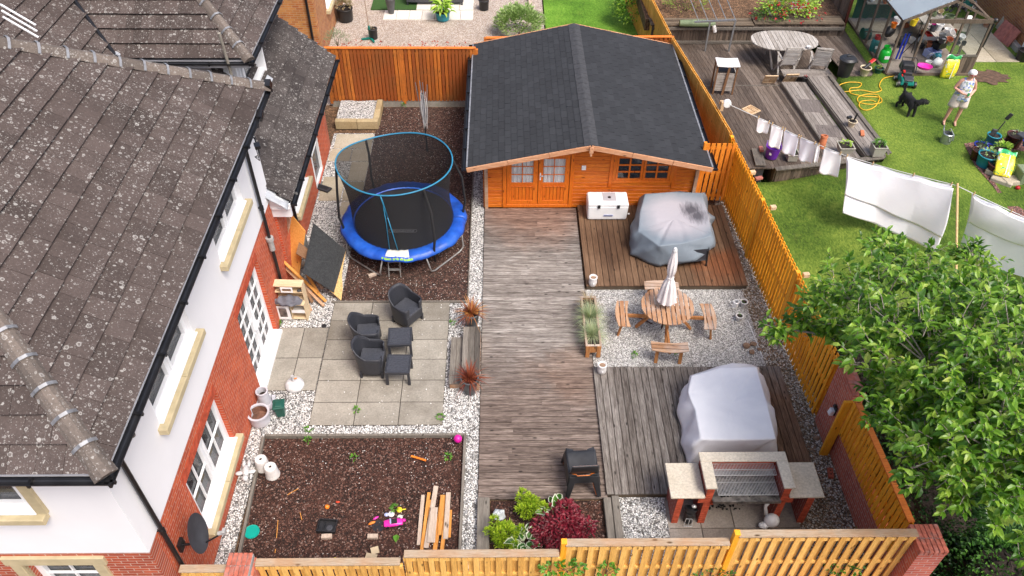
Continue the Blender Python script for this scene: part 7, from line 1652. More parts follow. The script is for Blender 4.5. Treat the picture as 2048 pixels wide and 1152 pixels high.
CL = [('crate', (1862, 112), 'blue_pale', .22, 'pale blue plastic crate on the greenhouse floor', 1.02), ('storage_box', (1860, 78), 'white_plastic', .2, 'white box with red lid low on the greenhouse staging', 1.3), ('box_lid', (1862, 70), 'red_plastic', .16, 'red box lid on top of the white box', 1.55),
      ('bucket', (1792, 48), 'white_plastic', .12, 'white bucket on the back staging left of the doorway', 1.7), ('orange_can', (1786, 55), 'orange_toy', .09, 'orange can hanging beside the white bucket', 1.7), ('watering_can', (1895, 45), 'leaf_sage', .14, 'grey green watering can among the clutter', 1.75), ('pink_cup', (1866, 55), 'pink_toy', .07, 'pink cup on the greenhouse staging', 1.75), ('white_jug', (1876, 60), 'white_plastic', .12, 'white jug beside the pink cup', 1.75),
      ('paint_tin', (1893, 68), 'white_plastic', .1, 'white paint tin on the staging edge', 1.75), ('tray', (1922, 70), 'leaf_sage', .14, 'grey green tray behind the right greenhouse pane', 1.75), ('carrier_bag', (1935, 45), 'white_plastic', .15, 'white carrier bag behind the right greenhouse pane', 1.75), ('seed_pot', (1905, 80), 'cream', .09, 'cream pot low on the greenhouse staging', 1.5),
      ('yellow_tub', (1825, 50), 'yellow_toy', .12, 'yellow tub hanging in the greenhouse doorway', 1.8), ('blue_bag', (1872, 118), 'turquoise', .14, 'turquoise bag at the foot of the clutter', 1.05), ('white_sack', (1872, 132), 'white_plastic', .18, 'white sack spilling out of the greenhouse doorway', 1.02), ('pink_tray', (1848, 136), 'pink_toy', .17, 'pink oval tray on the grass box of the mower', 1.25),
      ('black_crate', (1876, 95), 'black_plastic', .2, 'black crate in the middle of the clutter', 1.2), ('flower_pots', (1893, 12), 'glazed_white', .15, 'pile of black and white pots at the greenhouse back', 1.9), ('flower_pots', (1908, 22), 'black_plastic', .15, 'stack of black pots at the greenhouse back', 1.9), ('flower_pots', (1935, 22), 'dish_grey', .14, 'dark pots near the right beam of the greenhouse', 1.9), ('pale_bag', (1842, 85), 'stone_white', .16, 'crumpled pale plastic bag by the tripod stand', 1.1), ('brown_pot', (1858, 95), 'terracotta', .11, 'terracotta pot beneath the red lid', 1.15), ('fan', (1858, 122), 'metal_grey', .13, 'round metal fan guard in the doorway', 1.1), ('blue_pole', (1795, 118), 'glaze_blue', .07, 'blue folded chair against the greenhouse post', 1.1), ('dark_sack', (1775, 72), 'black_plastic', .22, 'black sack behind the gas bottles', 1.15), ('dark_sack', (1800, 90), 'coal', .2, 'black folded sheet in the greenhouse corner', 1.1)]
for nm, (px, py), m, s_, lb, z in CL:
    t = thing(nm, G(px, py, z), lb, nm.replace('_', ' '), rz=rnd(-.6, .6)); g = MB(); k = nm
    if k in ('crate', 'storage_box', 'black_crate', 'box_lid', 'tray'):
        h = .08 if k in ('box_lid', 'tray') else s_; 
        g.b2(-s_, s_, -s_*.7, s_*.7, 0, .02); g.b2(-s_, -s_+.015, -s_*.7, s_*.7, .02, h); g.b2(s_-.015, s_, -s_*.7, s_*.7, .02, h); g.b2(-s_+.015, s_-.015, -s_*.7, -s_*.7+.015, .02, h); g.b2(-s_+.015, s_-.015, s_*.7-.015, s_*.7, .02, h)
    elif 'bag' in k or 'sack' in k: g.blob((0, 0, s_*.7), (s_, s_*.7, s_*.8), 12, 8, .13)
    elif k == 'pink_tray': g.lathe([(.001, .02), (s_*.8, .02), (s_, .08), (s_*1.05, .08), (s_*.85, 0), (.001, 0)], n=20, sx=1.3)
    elif k == 'fan': g.tube([(math.cos(a/16*6.28)*s_, 0, s_+math.sin(a/16*6.28)*s_) for a in range(16)], .012, 5, closed=True); [g.tube([(-s_+2*s_*i/6, 0, s_-.1), (-s_+2*s_*i/6, 0, s_+.1)], .006, 4) for i in range(1, 6)]
    elif k == 'blue_pole': g.bar((-.05, 0, 0), (.02, .1, .8), .05, .03); g.bar((.05, 0, 0), (.12, .1, .8), .05, .03)
    elif k == 'flower_pots':
        for i in range(22): c_ = Vector((rnd(-.25, .25), rnd(-.3, .3), rnd(0, .3))); g.lathe([(.03, 0), (.045, .07), (.05, .07), (.05, .08), (.03, .08)], c_, 10, M=rotm(rx=rnd(-1.5, 1.5), ry=rnd(-1, 1)))
    else: g.lathe([(.001, 0), (s_*.75, 0), (s_, s_*1.7), (s_*1.1, s_*1.75), (s_*.9, s_*1.75), (s_*.7, s_*.4)], n=18); 
    g.build(nm.split('_')[-1] if nm.split('_')[-1] not in ('lid',) else 'rim', m, t, smooth=('bag' in k or 'sack' in k))
random.seed(21)
adj = ['upright', 'tilted', 'small', 'squat', 'chipped', 'stained']
pl_ = ['near the front pane', 'midway along the staging', 'at the far end of the staging']
cls = ['white_plastic', 'black_plastic', 'dish_grey', 'cream', 'metal_grey', 'terracotta', 'leaf_sage', 'glazed_white']
names = ['white', 'black', 'grey', 'cream', 'steel coloured', 'terracotta', 'grey green', 'ivory']
for i in range(46):
    side_ = i % 3; x = rnd(13.5, 14.3); y = rnd(22.4, 25.6); z = 1.76 if i < 26 else 1.03; 
    if i >= 26: x = rnd(13.3, 14.3)
    if i >= 40: x, y, z = rnd(12.1, 13.2), rnd(25.3, 25.8), 1.84
    t = thing('pot', (x, y, z), '', 'pot', 'clutter crammed in the greenhouse', rz=rnd(0, 3)); t['label'] = '%s %s pot %s' % (adj[i//8], names[i % 8], 'on the greenhouse back shelf' if i >= 40 else ('on the greenhouse staging' if i < 26 else 'on the greenhouse floor'))
    s_ = rnd(.05, .11); g = MB(); g.lathe([(.001, 0), (s_*.75, 0), (s_, s_*1.5), (s_*1.1, s_*1.5), (s_*.8, s_*.5)], n=12, M=rotm(rx=rnd(-.6, .6), ry=rnd(-.6, .6))); g.build('pot', cls[i % 8], t)
potted(G(1727, 150, .98), .11, .16, .26, 'cream', 'cream pot holding a black and red tool by the greenhouse'); q = thing('garden_tool', G(1737, 136, 1.15), 'red and black power tool lying across the cream pot', 'power tool', rz=R(30)); g = MB(); g.box((-.1, 0, .1), (.28, .08, .09), ry=-.5); g.build('body', 'black_plastic', q, bevel=.02); g = MB(); g.box((.1, .02, .2), (.22, .12, .05), ry=-.4); g.build('guard', 'red_plastic', q, bevel=.02)
potted(G(1755, 146, .98), .09, .13, .18, 'caddy_green', 'dark green bowl pot with yellow seedlings at the greenhouse corner', ('leaf_hosta_lime', .07, 30, .05))
# ---- yellow brick house at the right edge, slabs leaning, path
rh = thing('corner_house', (18, 25, 1), 'yellow brick house corner with white door at the top right', 'house'); A_ = G(2020, 92, 1.0); 
g = MB(); pa = G(1990, 48, 1.0); pb = G(2062, 128, 1.0); dv_ = (pb-pa).normalized(); pz = pa-dv_*6
g.add([pz, pb, pb+Vector((0, 0, 4)), pz+Vector((0, 0, 4)), pz+Vector((.3, .3, 0)), pb+Vector((.3, .3, 0)), pb+Vector((.3, .3, 4)), pz+Vector((.3, .3, 4))], [(0, 1, 2, 3), (7, 6, 5, 4), (0, 4, 5, 1), (3, 2, 6, 7), (1, 5, 6, 2), (0, 3, 7, 4)]); g.build('brick_wall', 'brick_yellow_side', rh, w=True)
nn_ = Vector((dv_.y, -dv_.x, 0)); nn_ = nn_ if nn_.x < 0 else -nn_
g = MB(); q = pa.lerp(pb, .72); g.add([q+nn_*.02, pb+nn_*.02, pb+nn_*.02+Vector((0, 0, 2.1)), q+nn_*.02+Vector((0, 0, 2.1))], [(0, 1, 2, 3)]); g.build('white_door', 'upvc', rh, w=True, solid=.05)
for i, (a, b, lb) in enumerate((((1985, 70), (2006, 88), 'left red paving slab leaning on the yellow corner house'), ((1998, 80), (2018, 98), 'middle red paving slab leaning on the yellow corner house'), ((2008, 70), (2024, 82), 'rear red paving slab leaning on the yellow corner house'))):
    p0, p1 = G(*a, 1.0), G(*b, 1.0); u = (p1-p0).normalized()*.5; slab4(p0, p0+u, p0+u-nn_*.18+Vector((0, 0, .55)), p0-nn_*.18+Vector((0, 0, .55)), .05, 'red_slab', lb, 'paving_slab', 'paving slab')
slab4(G(1990, 55, 1.0), G(1990, 55, 1.0)+(p1-p0).normalized()*.5, G(1990, 55, 1.0)+(p1-p0).normalized()*.45-nn_*.15+Vector((0, 0, .6)), G(1990, 55, 1.0)-nn_*.15+Vector((0, 0, .6)), .05, 'slab_sand', 'sand coloured slab leaning behind the red slabs', 'paving_slab', 'paving slab')
slabs(14.9, 16.4, 22.9, 26, 2, 4, 'slab_sand', 'side_path', z=1.02)
g = MB(); g.b2(14.85, 16.45, 22.85, 26.05, .9, .985); struct(g, 'path_bed', 'soil')
t = thing('door_step', G(2028, 85, 1.0), 'weathered slatted wooden door step by the yellow corner house', 'step', rz=math.atan2(dv_.y, dv_.x)); g = MB()
for i in range(6): g.b2(-.5, .7, -.25+i*.09, -.17+i*.09, .14, .17)
g.b2(-.5, .7, -.25, .28, 0, .135); g.build('step', 'teak_grey', t)
potted(G(2042, 120, 1.0), .17, .2, .34, 'black_plastic', 'black tub at the right edge on the upper lawn'); potted(G(1972, 54, 1.0), .10, .16, .22, 'terracotta', 'terracotta pot with green stem beside the leaning slabs', ('leaf_green', .08, 14, .12))
g = MB(); g.add([(14.95+.62*math.cos(k/26*6.283)*(1+.22*math.sin(k*2.3)), 21.95+.42*math.sin(k/26*6.283)*(1+.25*math.sin(k*1.7)), 1.018) for k in range(26)], [tuple(range(26))]); struct(g, 'bare_soil', 'bare_earth')
t = thing('water_butt', G(1935, 8, 1.3), 'dull green water butt at the top edge beside the greenhouse', 'water butt'); g = MB(); g.lathe([(.001, 0), (.2, 0), (.26, .5), (.24, .52), (.001, .53)], n=22); g.build('butt', 'teal_bottle', t)
# ---- cluster of pots at the right edge
g = MB(); cpts = [G(1928, 288, 1.0), G(1948, 330, 1.0), G(1985, 372, 1.0), G(2060, 470, 1.0), G(2120, 470, 1.0), G(2100, 290, 1.0), G(2020, 275, 1.0), G(1960, 283, 1.0)]
g.add([(p.x, p.y, lawn_z(p.x, p.y)+.015) for p in cpts][::-1], [tuple(range(8))]); struct(g, 'red_gravel', 'gravel_red')
PC = 'pots clustered at the right edge'
potted(G(1955, 305, 1.0), .14, .17, .26, 'glaze_blue', 'blue glazed pot of dark leaves at the top left of the pot cluster', ('leaf_green', .1, 40, .06), PC); potted(G(1950, 318, 1.0), .13, .16, .3, 'glaze_brown', 'brown glazed pot with pale rim at the left of the pot cluster', ('leaf_sage', .08, 22, .06), PC)
t = potted(G(1980, 288, 1.0), .13, .17, .3, 'turquoise', 'turquoise pot with a black paddle sticking up', None, PC); q = thing('paddle', G(1982, 278, 1.2), 'black paddle shaped tool standing in the turquoise pot', 'tool'); g = MB(); g.bar((0, 0, 0), (.22, .1, .5), .03, .03); g.box((.28, .13, .62), (.13, .03, .2), ry=.45); g.build('paddle', 'black_plastic', q, bevel=.01); g = MB(); g.box((-.02, 0, .25), (.14, .05, .12), ry=.2); g.build('lamp_head', 'dish_grey', q, bevel=.01)
potted(G(1973, 302, 1.0), .12, .15, .16, 'glaze_blue', 'low blue glazed dish in the middle of the pot cluster', None, PC); potted(G(1968, 330, 1.0), .20, .25, .34, 'turquoise', 'large turquoise pot with terracotta rim and red flower', ('leaf_pale', .14, 50, .08), PC); potted(G(1985, 345, 1.0), .16, .2, .28, 'glaze_brown', 'brown glazed pot nearest the stone blocks', ('leaf_green', .1, 30, .06), PC)
potted(G(1998, 310, 1.0), .17, .23, .2, 'dish_grey', 'grey bowl pot with bright lettuce leaves', ('leaf_hosta_lime', .17, 60, .11), PC); potted(G(2022, 290, 1.0), .19, .22, .34, 'glaze_brown', 'brown pot with wide terracotta rim standing apart on the lawn', ('leaf_sage', .1, 26, .07), PC); t = thing('solar_lamp', G(1963, 300, 1.25), 'square black solar lamp hanging over the brown pot', 'lamp'); g = MB(); g.box((0, 0, 0), (.14, .12, .04), rx=.5); g.tube([(0, 0, 0), (.02, .06, -.25)], .01, 5); g.build('lamp', 'dish_grey', t)
t = thing('metal_table', G(2052, 315, 1.0), 'dark square metal table at the right edge holding a blue pot', 'table', rz=.3); g = MB(); g.b2(-.35, .35, -.35, .35, .60, .63); g.build('tabletop', 'dish_grey', t, bevel=.02)
for sx in (-1, 1):
    for sy in (-1, 1): g = MB(); g.tube([(sx*.2, sy*.2, .6), (sx*.34, sy*.34, 0)], .014, 6); g.build('leg', 'black_plastic', t)
potted(G(2052, 292, 1.63), .09, .12, .15, 'glaze_blue', 'small blue pot on the dark metal table', None, PC)
for i, (px, py, z, lb) in enumerate(((1990, 352, .95, 'upper sand coloured stone block beneath the compost bag'), (2000, 368, .92, 'lower left sand coloured stone block at the lawn edge'), (2020, 368, .94, 'right sand coloured stone block under the bag'))):
    t = thing('stone_block', G(px, py, z), lb, 'stone block', 'sandstone blocks', rz=R(-38 if i < 2 else 10)); g = MB(); g.b2(-.26, .26, -.15, .15, 0, .18); g.build('block', 'slab_sand', t, bevel=.02)
slab4(G(1992, 372, .95), G(2018, 365, .95), G(2032, 388, .95), G(2004, 395, .95), .04, 'slab_sand', 'flat pale slab laid in the red gravel', 'paving_slab', 'paving slab')
t = thing('grey_tub', G(2046, 362, 1.0), 'pale grey green plastic tub at the right edge', 'tub'); g = MB(); g.box((0, 0, .2), (.5, .4, .4), M=Matrix.Diagonal((1, 1, -1)), top=.85); g.build('tub', 'leaf_sage', t, bevel=.02)
blobthing('red_flowers', 2034, 378, (.06, .06, .05), 'petal_red', 'dark red flowers beside the grey tub', 'flowers', 1.0)
t = thing('galvanised_can', G(1890, 284, 1.0), 'galvanised metal watering can on the lawn at the woman feet', 'watering can', rz=R(100)); g = MB(); g.lathe([(.001, 0), (.14, 0), (.14, .27), (.12, .29), (.115, .29), (.12, .2), (.12, .15)], n=24); g.build('body', 'galvanised', t, smooth=False); g = MB(); g.tube([(.12, 0, .06), (.25, 0, .3), (.27, 0, .38)], .02, 8); g.build('spout', 'galvanised', t); g = MB(); g.tube([(-.14, 0, .08), (-.24, 0, .2), (-.20, 0, .34), (0, 0, .42), (.1, 0, .28)], .014, 6); g.build('handle', 'galvanised', t)
# ================================================================ living figures
simple('skin', (.62, .33, .24), .5, .06, 12, bs=.05); simple('hair_white', (.74, .73, .71), .7, .12, 40); simple('shorts_cream', (.68, .58, .50), .8, .05, 12); simple('dog_fur', (.010, .010, .011), .9, .3, 60, bs=1); simple('red_lens', (.30, .01, .01), .15, .05, 5)
s = N('floral'); v = s.co(); x = s.n('TexVoronoi'); x.inputs['Scale'].default_value = 16; s.l(v, x.inputs['Vector']); sp = s.n('SeparateColor'); s.l(x.outputs['Color'], sp.inputs[0])
s.fin(s.ramp(sp.outputs[0], [(.0, (.68, .68, .72)), (.35, (.20, .28, .55)), (.5, (.75, .75, .76)), (.66, (.45, .50, .22)), (.78, (.55, .58, .66)), (.9, (.30, .36, .30))], 'CONSTANT'), .8)
def skinned(name, par, V, E, m, root=0, sub=2):
    me = bpy.data.meshes.new(name); me.from_pydata([v[:3] for v in V], E, []); me.materials.append(MT[m]); o = bpy.data.objects.new(name, me); COL.objects.link(o); o.parent = par
    md = o.modifiers.new('skin', 'SKIN'); md.use_smooth_shade = True; md.branch_smoothing = .3; me.skin_vertices or None
    for i, v in enumerate(V):
        r_ = v[3]; r_ = r_ if isinstance(r_, tuple) else (r_, r_); r_ = (r_[0]*1.2, r_[1]*1.2) if m == 'dog_fur' else r_; me.skin_vertices[0].data[i].radius = r_; me.skin_vertices[0].data[i].use_root = (i == root)
    md = o.modifiers.new('sub', 'SUBSURF'); md.levels = sub; md.render_levels = sub; return o
pp = G(1899, 247, 1.0); t = thing('person', pp, 'woman with white hair and sunglasses in a floral top and cream shorts on the lawn', 'person', rz=R(-8))
V = [(0, 0, .90, (.15, .13)), (0, 0, 1.05, (.155, .135)), (0, .01, 1.22, (.16, .13)), (0, .01, 1.36, (.12, .09)), (0, -.01, 1.43, .055), (.01, -.035, 1.50, .072), (.012, -.05, 1.565, .088), (.012, -.045, 1.625, .062),
     (-.17, .01, 1.34, .062), (-.27, .03, 1.10, .047), (-.10, -.20, 1.06, .034), (-.03, -.235, 1.05, .028), (.17, .01, 1.34, .062), (.27, .02, 1.09, .047), (.10, -.21, 1.00, .034), (.03, -.24, .99, .028),
     (-.10, 0, .82, (.105, .10)), (-.145, -.01, .48, .062), (-.165, .02, .12, .040), (-.17, .01, .045, .038), (-.20, -.15, .030, .030), (.10, 0, .82, (.105, .10)), (.13, -.01, .48, .062), (.13, .02, .12, .040), (.13, .01, .045, .038), (.10, -.16, .030, .030)]
E_ = [(0, 1), (1, 2), (2, 3), (3, 4), (4, 5), (5, 6), (6, 7), (3, 8), (8, 9), (9, 10), (10, 11), (3, 12), (12, 13), (13, 14), (14, 15), (0, 16), (16, 17), (17, 18), (18, 19), (19, 20), (0, 21), (21, 22), (22, 23), (23, 24), (24, 25)]
for hi, s_ in ((11, 1), (15, -1)):      # fingers and thumb
    bx_, by_, bz_ = V[hi][:3]
    for k in range(5):
        n0 = len(V); L = (.045, .062, .068, .062, .05)[k]; dz_ = (.02, .016, .004, -.008, -.020)[k]
        if k == 0: V += [(bx_-s_*.012, by_-.012, bz_+.028, .009), (bx_+s_*.012, by_-.018, bz_+.045, .008)]
        else: V += [(bx_+s_*L*.6, by_-.012, bz_+dz_, .009), (bx_+s_*L, by_+.004, bz_+dz_-.008, .008)]
        E_ += [(hi, n0), (n0, n0+1)]
skinned('body', t, V, E_, 'skin')
g = MB(); prof = [(1.40, .115, .07), (1.33, .175, .115), (1.22, .185, .145), (1.08, .19, .16), (.95, .205, .165), (.80, .225, .18)]
def topf(u, v):
    k = v*5; i = min(4, int(k)); f = k-i; a = prof[i]; b = prof[i+1]; z = a[0]+(b[0]-a[0])*f; rx = a[1]+(b[1]-a[1])*f; ry = a[2]+(b[2]-a[2])*f; q = 2*math.pi*u; w_ = 1+.035*math.sin(q*7+v*3)*v
    return (rx*math.cos(q)*w_, .005+ry*math.sin(q)*w_, z-(.06 if (v < .05 and math.sin(q) < -.5) else 0))
g.grid(topf, 40, 16); g.tube([(-.10, -.09, 1.33), (-.11, .0, 1.425), (-.10, .09, 1.33)], .018, 6); g.tube([(.10, -.09, 1.33), (.11, .0, 1.425), (.10, .09, 1.33)], .018, 6); g.build('top', 'floral', t, smooth=True, solid=.006)
g = MB()
for s_ in (-1, 1): g.grid(lambda u, v: (s_*(.095+.03*v)+(.125+.012*v)*math.cos(6.2832*u), (.125+.012*v)*math.sin(6.2832*u), .93-.36*v), 24, 6)
g.build('shorts', 'shorts_cream', t, smooth=True, solid=.006)
g = MB(); g.blob((.012, -.022, 1.60), (.105, .112, .088), 16, 10, .02); g.blob((.012, .02, 1.55), (.10, .085, .08), 14, 8, .02); g.build('hair', 'hair_white', t, smooth=True)
g = MB(); g.blob((-.024, -.128, 1.565), (.026, .012, .018), 10, 6); g.blob((.05, -.128, 1.565), (.026, .012, .018), 10, 6); g.tube([(-.08, -.06, 1.57), (-.05, -.125, 1.57), (.075, -.125, 1.57), (.10, -.06, 1.57)], .005, 5); g.build('sunglasses', 'red_lens', t, smooth=True)
g = MB(); g.blob((.013, -.137, 1.535), (.011, .016, .014), 8, 6); g.build('nose', 'skin', t, smooth=True); g = MB(); g.blob((.013, -.128, 1.507), (.022, .007, .006), 8, 5); g.build('mouth', 'terracotta', t, smooth=True)
q = thing('held_cup', pp+Vector((.0, -.26, 1.03)), 'small green and white thing held in the woman hands', 'cup'); g = MB(); g.lathe([(.001, 0), (.03, 0), (.035, .07), (.03, .07)], n=14); g.build('cup', 'bag_green', q)
# dog: faces the camera, head turned to the right, plumed tail up
dp = G(1812, 226, 1.0); t = thing('dog', dp, 'curly black dog with a pompom tail standing on the lawn', 'dog', rz=R(10))
V = [(0, .10, .40, (.10, .115)), (0, .30, .42, (.095, .105)), (0, -.10, .40, (.105, .13)), (.02, -.22, .44, (.085, .11)), (.08, -.28, .50, .068), (.15, -.30, .55, .075), (.23, -.31, .53, .048), (.29, -.31, .515, .036), (0, .38, .47, .035), (0, .43, .58, .026), (-.01, .45, .66, .05), (-.01, .46, .72, .045),
     (-.08, .33, .32, .065), (-.10, .27, .22, .042), (-.11, .38, .13, .028), (-.11, .36, .03, .032), (-.11, .32, .02, .026), (.08, .33, .32, .065), (.09, .27, .22, .042), (.09, .38, .13, .028), (.09, .36, .03, .032), (.09, .32, .02, .026),
     (-.07, -.19, .28, .05), (-.075, -.19, .15, .034), (-.075, -.20, .03, .034), (-.075, -.235, .02, .026), (.08, -.20, .28, .05), (.085, -.21, .15, .034), (.085, -.22, .03, .034), (.085, -.255, .02, .026)]
skinned('body', t, V, [(0, 1), (0, 2), (2, 3), (3, 4), (4, 5), (5, 6), (6, 7), (1, 8), (8, 9), (9, 10), (10, 11), (1, 12), (12, 13), (13, 14), (14, 15), (15, 16), (1, 17), (17, 18), (18, 19), (19, 20), (20, 21), (2, 22), (22, 23), (23, 24), (24, 25), (2, 26), (26, 27), (27, 28), (28, 29)], 'dog_fur')
for s_ in (-1, 1): g = MB(); g.blob((.13, -.30+s_*.075, .54), (.035, .02, .065), 8, 6); g.build('ear', 'dog_fur', t, smooth=True)
g = MB(); g.blob((.325, -.31, .52), (.012, .014, .012), 8, 5); g.build('nose', 'coal', t, smooth=True)
g = MB()
for i in range(1500):
    k = random.choice(V[:12]+V[12:14]+V[17:19]); a = rnd(0, 6.28); el = rnd(-1.3, 1.5); r_ = k[3] if isinstance(k[3], float) else k[3][0]; d = Vector((math.cos(a)*math.cos(el), math.sin(a)*math.cos(el), math.sin(el))); g.blade(Vector(k[:3])+d*r_*1.08, d+Vector((rnd(-.6, .6), rnd(-.6, .6), rnd(-.6, .3))), .035, .018, .5, 2)
g.build('curly_coat', 'dog_fur', t)
# ================================================================ washing line
simple('line_white', (.7, .7, .68), .6, .05, 4); simple('peg_wood', (.62, .42, .2), .7, .15, 20)
fabric('linen', (.88, .88, .89), (.86, .86, .88), .85, 3, .15); fabric('linen_grey', (.72, .72, .79), (.69, .69, .76), .85, 3, .15)
LP_ = [(1456, 208, 2.05), (1500, 228, 2.0), (1530, 241, 1.97), (1600, 274, 1.95), (1643, 292, 1.98), (1692, 312, 2.02), (1800, 343, 2.25), (1913, 371, 2.5), (1948, 388, 2.46), (2048, 434, 2.35), (2150, 484, 2.3)]
def line_at(px):
    for a, b in zip(LP_, LP_[1:]):
        if a[0] <= px <= b[0]: k = (px-a[0])/(b[0]-a[0]); return G(*a).lerp(G(*b), k)
    return G(*LP_[-1])
g = MB(); g.tube([line_at(1456+k*(2149-1456)/60) for k in range(61)], .009, 6); tag(g.build('washing_line', 'line_white', smooth=True), 'white washing line stretched across the neighbour garden', 'washing line')
t = thing('line_reel', G(1454, 207, 2.05), 'round white washing line reel fixed on the golden fence', 'line reel'); g = MB(); g.tube([(0, -.06, 0), (0, .06, 0)], .11, 24); g.build('case', 'white_plastic', t, bevel=.02, seg=2); g = MB(); g.b2(-.16, -.08, -.05, .05, -.2, .05); g.build('bracket', 'pallet_wood', t)
pb_ = G(1911, 640, .55); pt_ = line_at(1913)
t = thing('line_prop', pb_, 'tall pale wooden clothes prop holding up the washing line between two sheets', 'clothes prop'); g = MB(); g.tube([pb_, pt_+Vector((0, 0, .06))], .026, 8); g.build('pole', 'peg_wood', t, w=True)
CLS = [('tea_towel', 1515, 1539, (1513, 262), (1535, 268), 'linen', 'smallest white cloth, first on the washing line by the reel'), ('tea_towel', 1543, 1566, (1537, 290), (1559, 299), 'linen', 'white cloth hanging above the purple bucket'), ('towel', 1568, 1597, (1564, 303), (1589, 314), 'linen_grey', 'grey white towel third on the washing line'), ('towel', 1599, 1631, (1597, 318), (1624, 329), 'linen_grey', 'grey white towel fourth on the washing line'),
       ('sock', 1631, 1639, (1628, 322), (1635, 326), 'linen', 'pair of narrow white socks hanging between two towels'), ('pillowcase', 1648, 1682, (1638, 344), (1676, 355), 'linen', 'white pillowcase hanging left of the big double sheet')]
for nm, a, b, c, d_, m, lb in CLS:
    A = line_at(a); B = line_at(b); w0 = (B-A).length; h0 = max(.25, (c[1]-(A-A).length-0)*0+.0); Cz = A.z-.60*(c[1]-(206+(a-1456)*.45))/55; C_ = G(c[0], c[1], max(1.0, Cz)); D_ = G(d_[0], d_[1], max(.95, Cz-.02))
    t = thing(nm, A, lb, nm.replace('_', ' '), 'small washing'); g = MB()
    g.grid(lambda u, v: tuple(A.lerp(B, u).lerp(C_.lerp(D_, u), v)+Vector((.012*math.sin(u*7+v*4), .03*math.sin(u*9+v*3)*v, -.015*math.sin(math.pi*u)*(1-v)-.03*math.sin(math.pi*u*1.3)*v))), 16, 14); g.build('cloth', m, t, w=True, smooth=True, solid=.004)
def sheet(lb, tops, bots, m, drop=None):
    A = [line_at(p) for p in tops]; Bm = [G(*p) for p in bots]; t = thing('bed_sheet', A[0], lb, 'bed sheet', 'white bed sheets on the line')
    def ip(L, u): k = u*(len(L)-1); i = min(len(L)-2, int(k)); return L[i].lerp(L[i+1], k-i)
    def f(u, v, s_=1, o=0): p = ip(A, u).lerp(ip(Bm, u), v*s_); return tuple(p+Vector((.02*math.sin(u*11+v*5)*v, -.05*math.sin(math.pi*v)+.014*math.sin(u*16+v*2.5)*v+o, -.04*abs(math.sin(u*math.pi*3))*(1-v)+o*.3)))
    g = MB(); g.grid(f, 60, 24); g.build('back_fold', m, t, w=True, smooth=True, solid=.004)
    if drop: g = MB(); g.grid(lambda u, v: f(u, v, drop[0]+(drop[1]-drop[0])*u, -.10), 60, 20); g.build('front_fold', m, t, w=True, smooth=True, solid=.004)
sheet('huge white bed sheet folded double over the line left of the wooden prop', (1693, 1765, 1840, 1905), ((1687, 426, 1.05), (1745, 447, .95), (1810, 475, .9), (1872, 506, .95)), 'linen', (.62, .72))
sheet('white bed sheet cut by the right edge beyond the wooden prop', (1944, 1990, 2060, 2140), ((1922, 492, .95), (1955, 528, .75), (2040, 560, .7), (2140, 590, .75)), 'linen', (.45, .35))
for i, px in enumerate((1517, 1538, 1545, 1565, 1570, 1597, 1601, 1630, 1637, 1650, 1681, 1694, 1747, 1828, 1903, 1948, 2023)):
    p = line_at(px); t = thing('clothes_peg', p, 'wooden clothes peg number', 'clothes peg', 'wooden pegs on the washing line'); t['label'] = 'wooden clothes peg at the '+('left' if i % 2 == 0 else 'right')+' corner of the '+['smallest cloth by the reel', 'cloth above the purple bucket', 'third cloth, a grey white towel', 'fourth cloth, a grey white towel', 'narrow white socks and pillowcase', 'white pillowcase and big double sheet', 'middle of the big double sheet', 'big double sheet and right edge sheet', 'top of the right edge sheet'][i//2]; g = MB(); g.box((0, -.008, .01), (.018, .012, .085), ry=.15); g.box((0, .008, .01), (.018, .012, .085), ry=.15); g.build('peg', 'peg_wood', t)
# ================================================================ cherry tree and hedge on the right
leafmat('leaf_cherry', [(.04, .115, .008), (.085, .20, .014), (.16, .31, .028), (.27, .42, .055), (.38, .42, .09)], trans=.3, rough=.35)
leafmat('leaf_ivy', [(.008, .030, .008), (.018, .055, .012), (.035, .095, .02), (.07, .15, .03)], trans=.12, rough=.3)
simple('bark_grey', (.34, .29, .25), .9, .3, 14)
random.seed(11)
tr_ = thing('cherry_tree', (8.9, 8.3, .3), 'large leafy green cherry tree leaning over the right hand fence', 'tree')
g = MB(); top_ = Vector((8.4, 8.6, 3.0)); g.tube([(8.9, 8.3, .2), (8.8, 8.35, 1.2), (8.6, 8.5, 2.2), top_], [.16, .13, .11, .09], 10); g.build('trunk', 'bark_grey', tr_, w=True, smooth=True)
LB = [(1760, 620, 3.9, 1.05), (1752, 690, 3.6, .46), (1850, 590, 4.0, .72), (1985, 655, 4.2, .85), (1860, 730, 4.3, 1.15), (2020, 760, 4.5, 1.3), (1970, 890, 4.2, 1.0), (2050, 990, 3.9, .75), (1805, 800, 4.0, .5), (1668, 655, 3.3, .22), (1602, 648, 3.2, .17), (1552, 655, 3.2, .10), (2110, 700, 4.2, 1.0), (2120, 860, 4.3, 1.1), (1870, 850, 4.1, .6), (1780, 500, 3.9, .28), (1945, 520, 4.0, .22), (1900, 960, 3.8, .32)]
CH = (0, 1, 2, 3, 4, 5, 6)
g = MB(); tw = MB(); brs = []
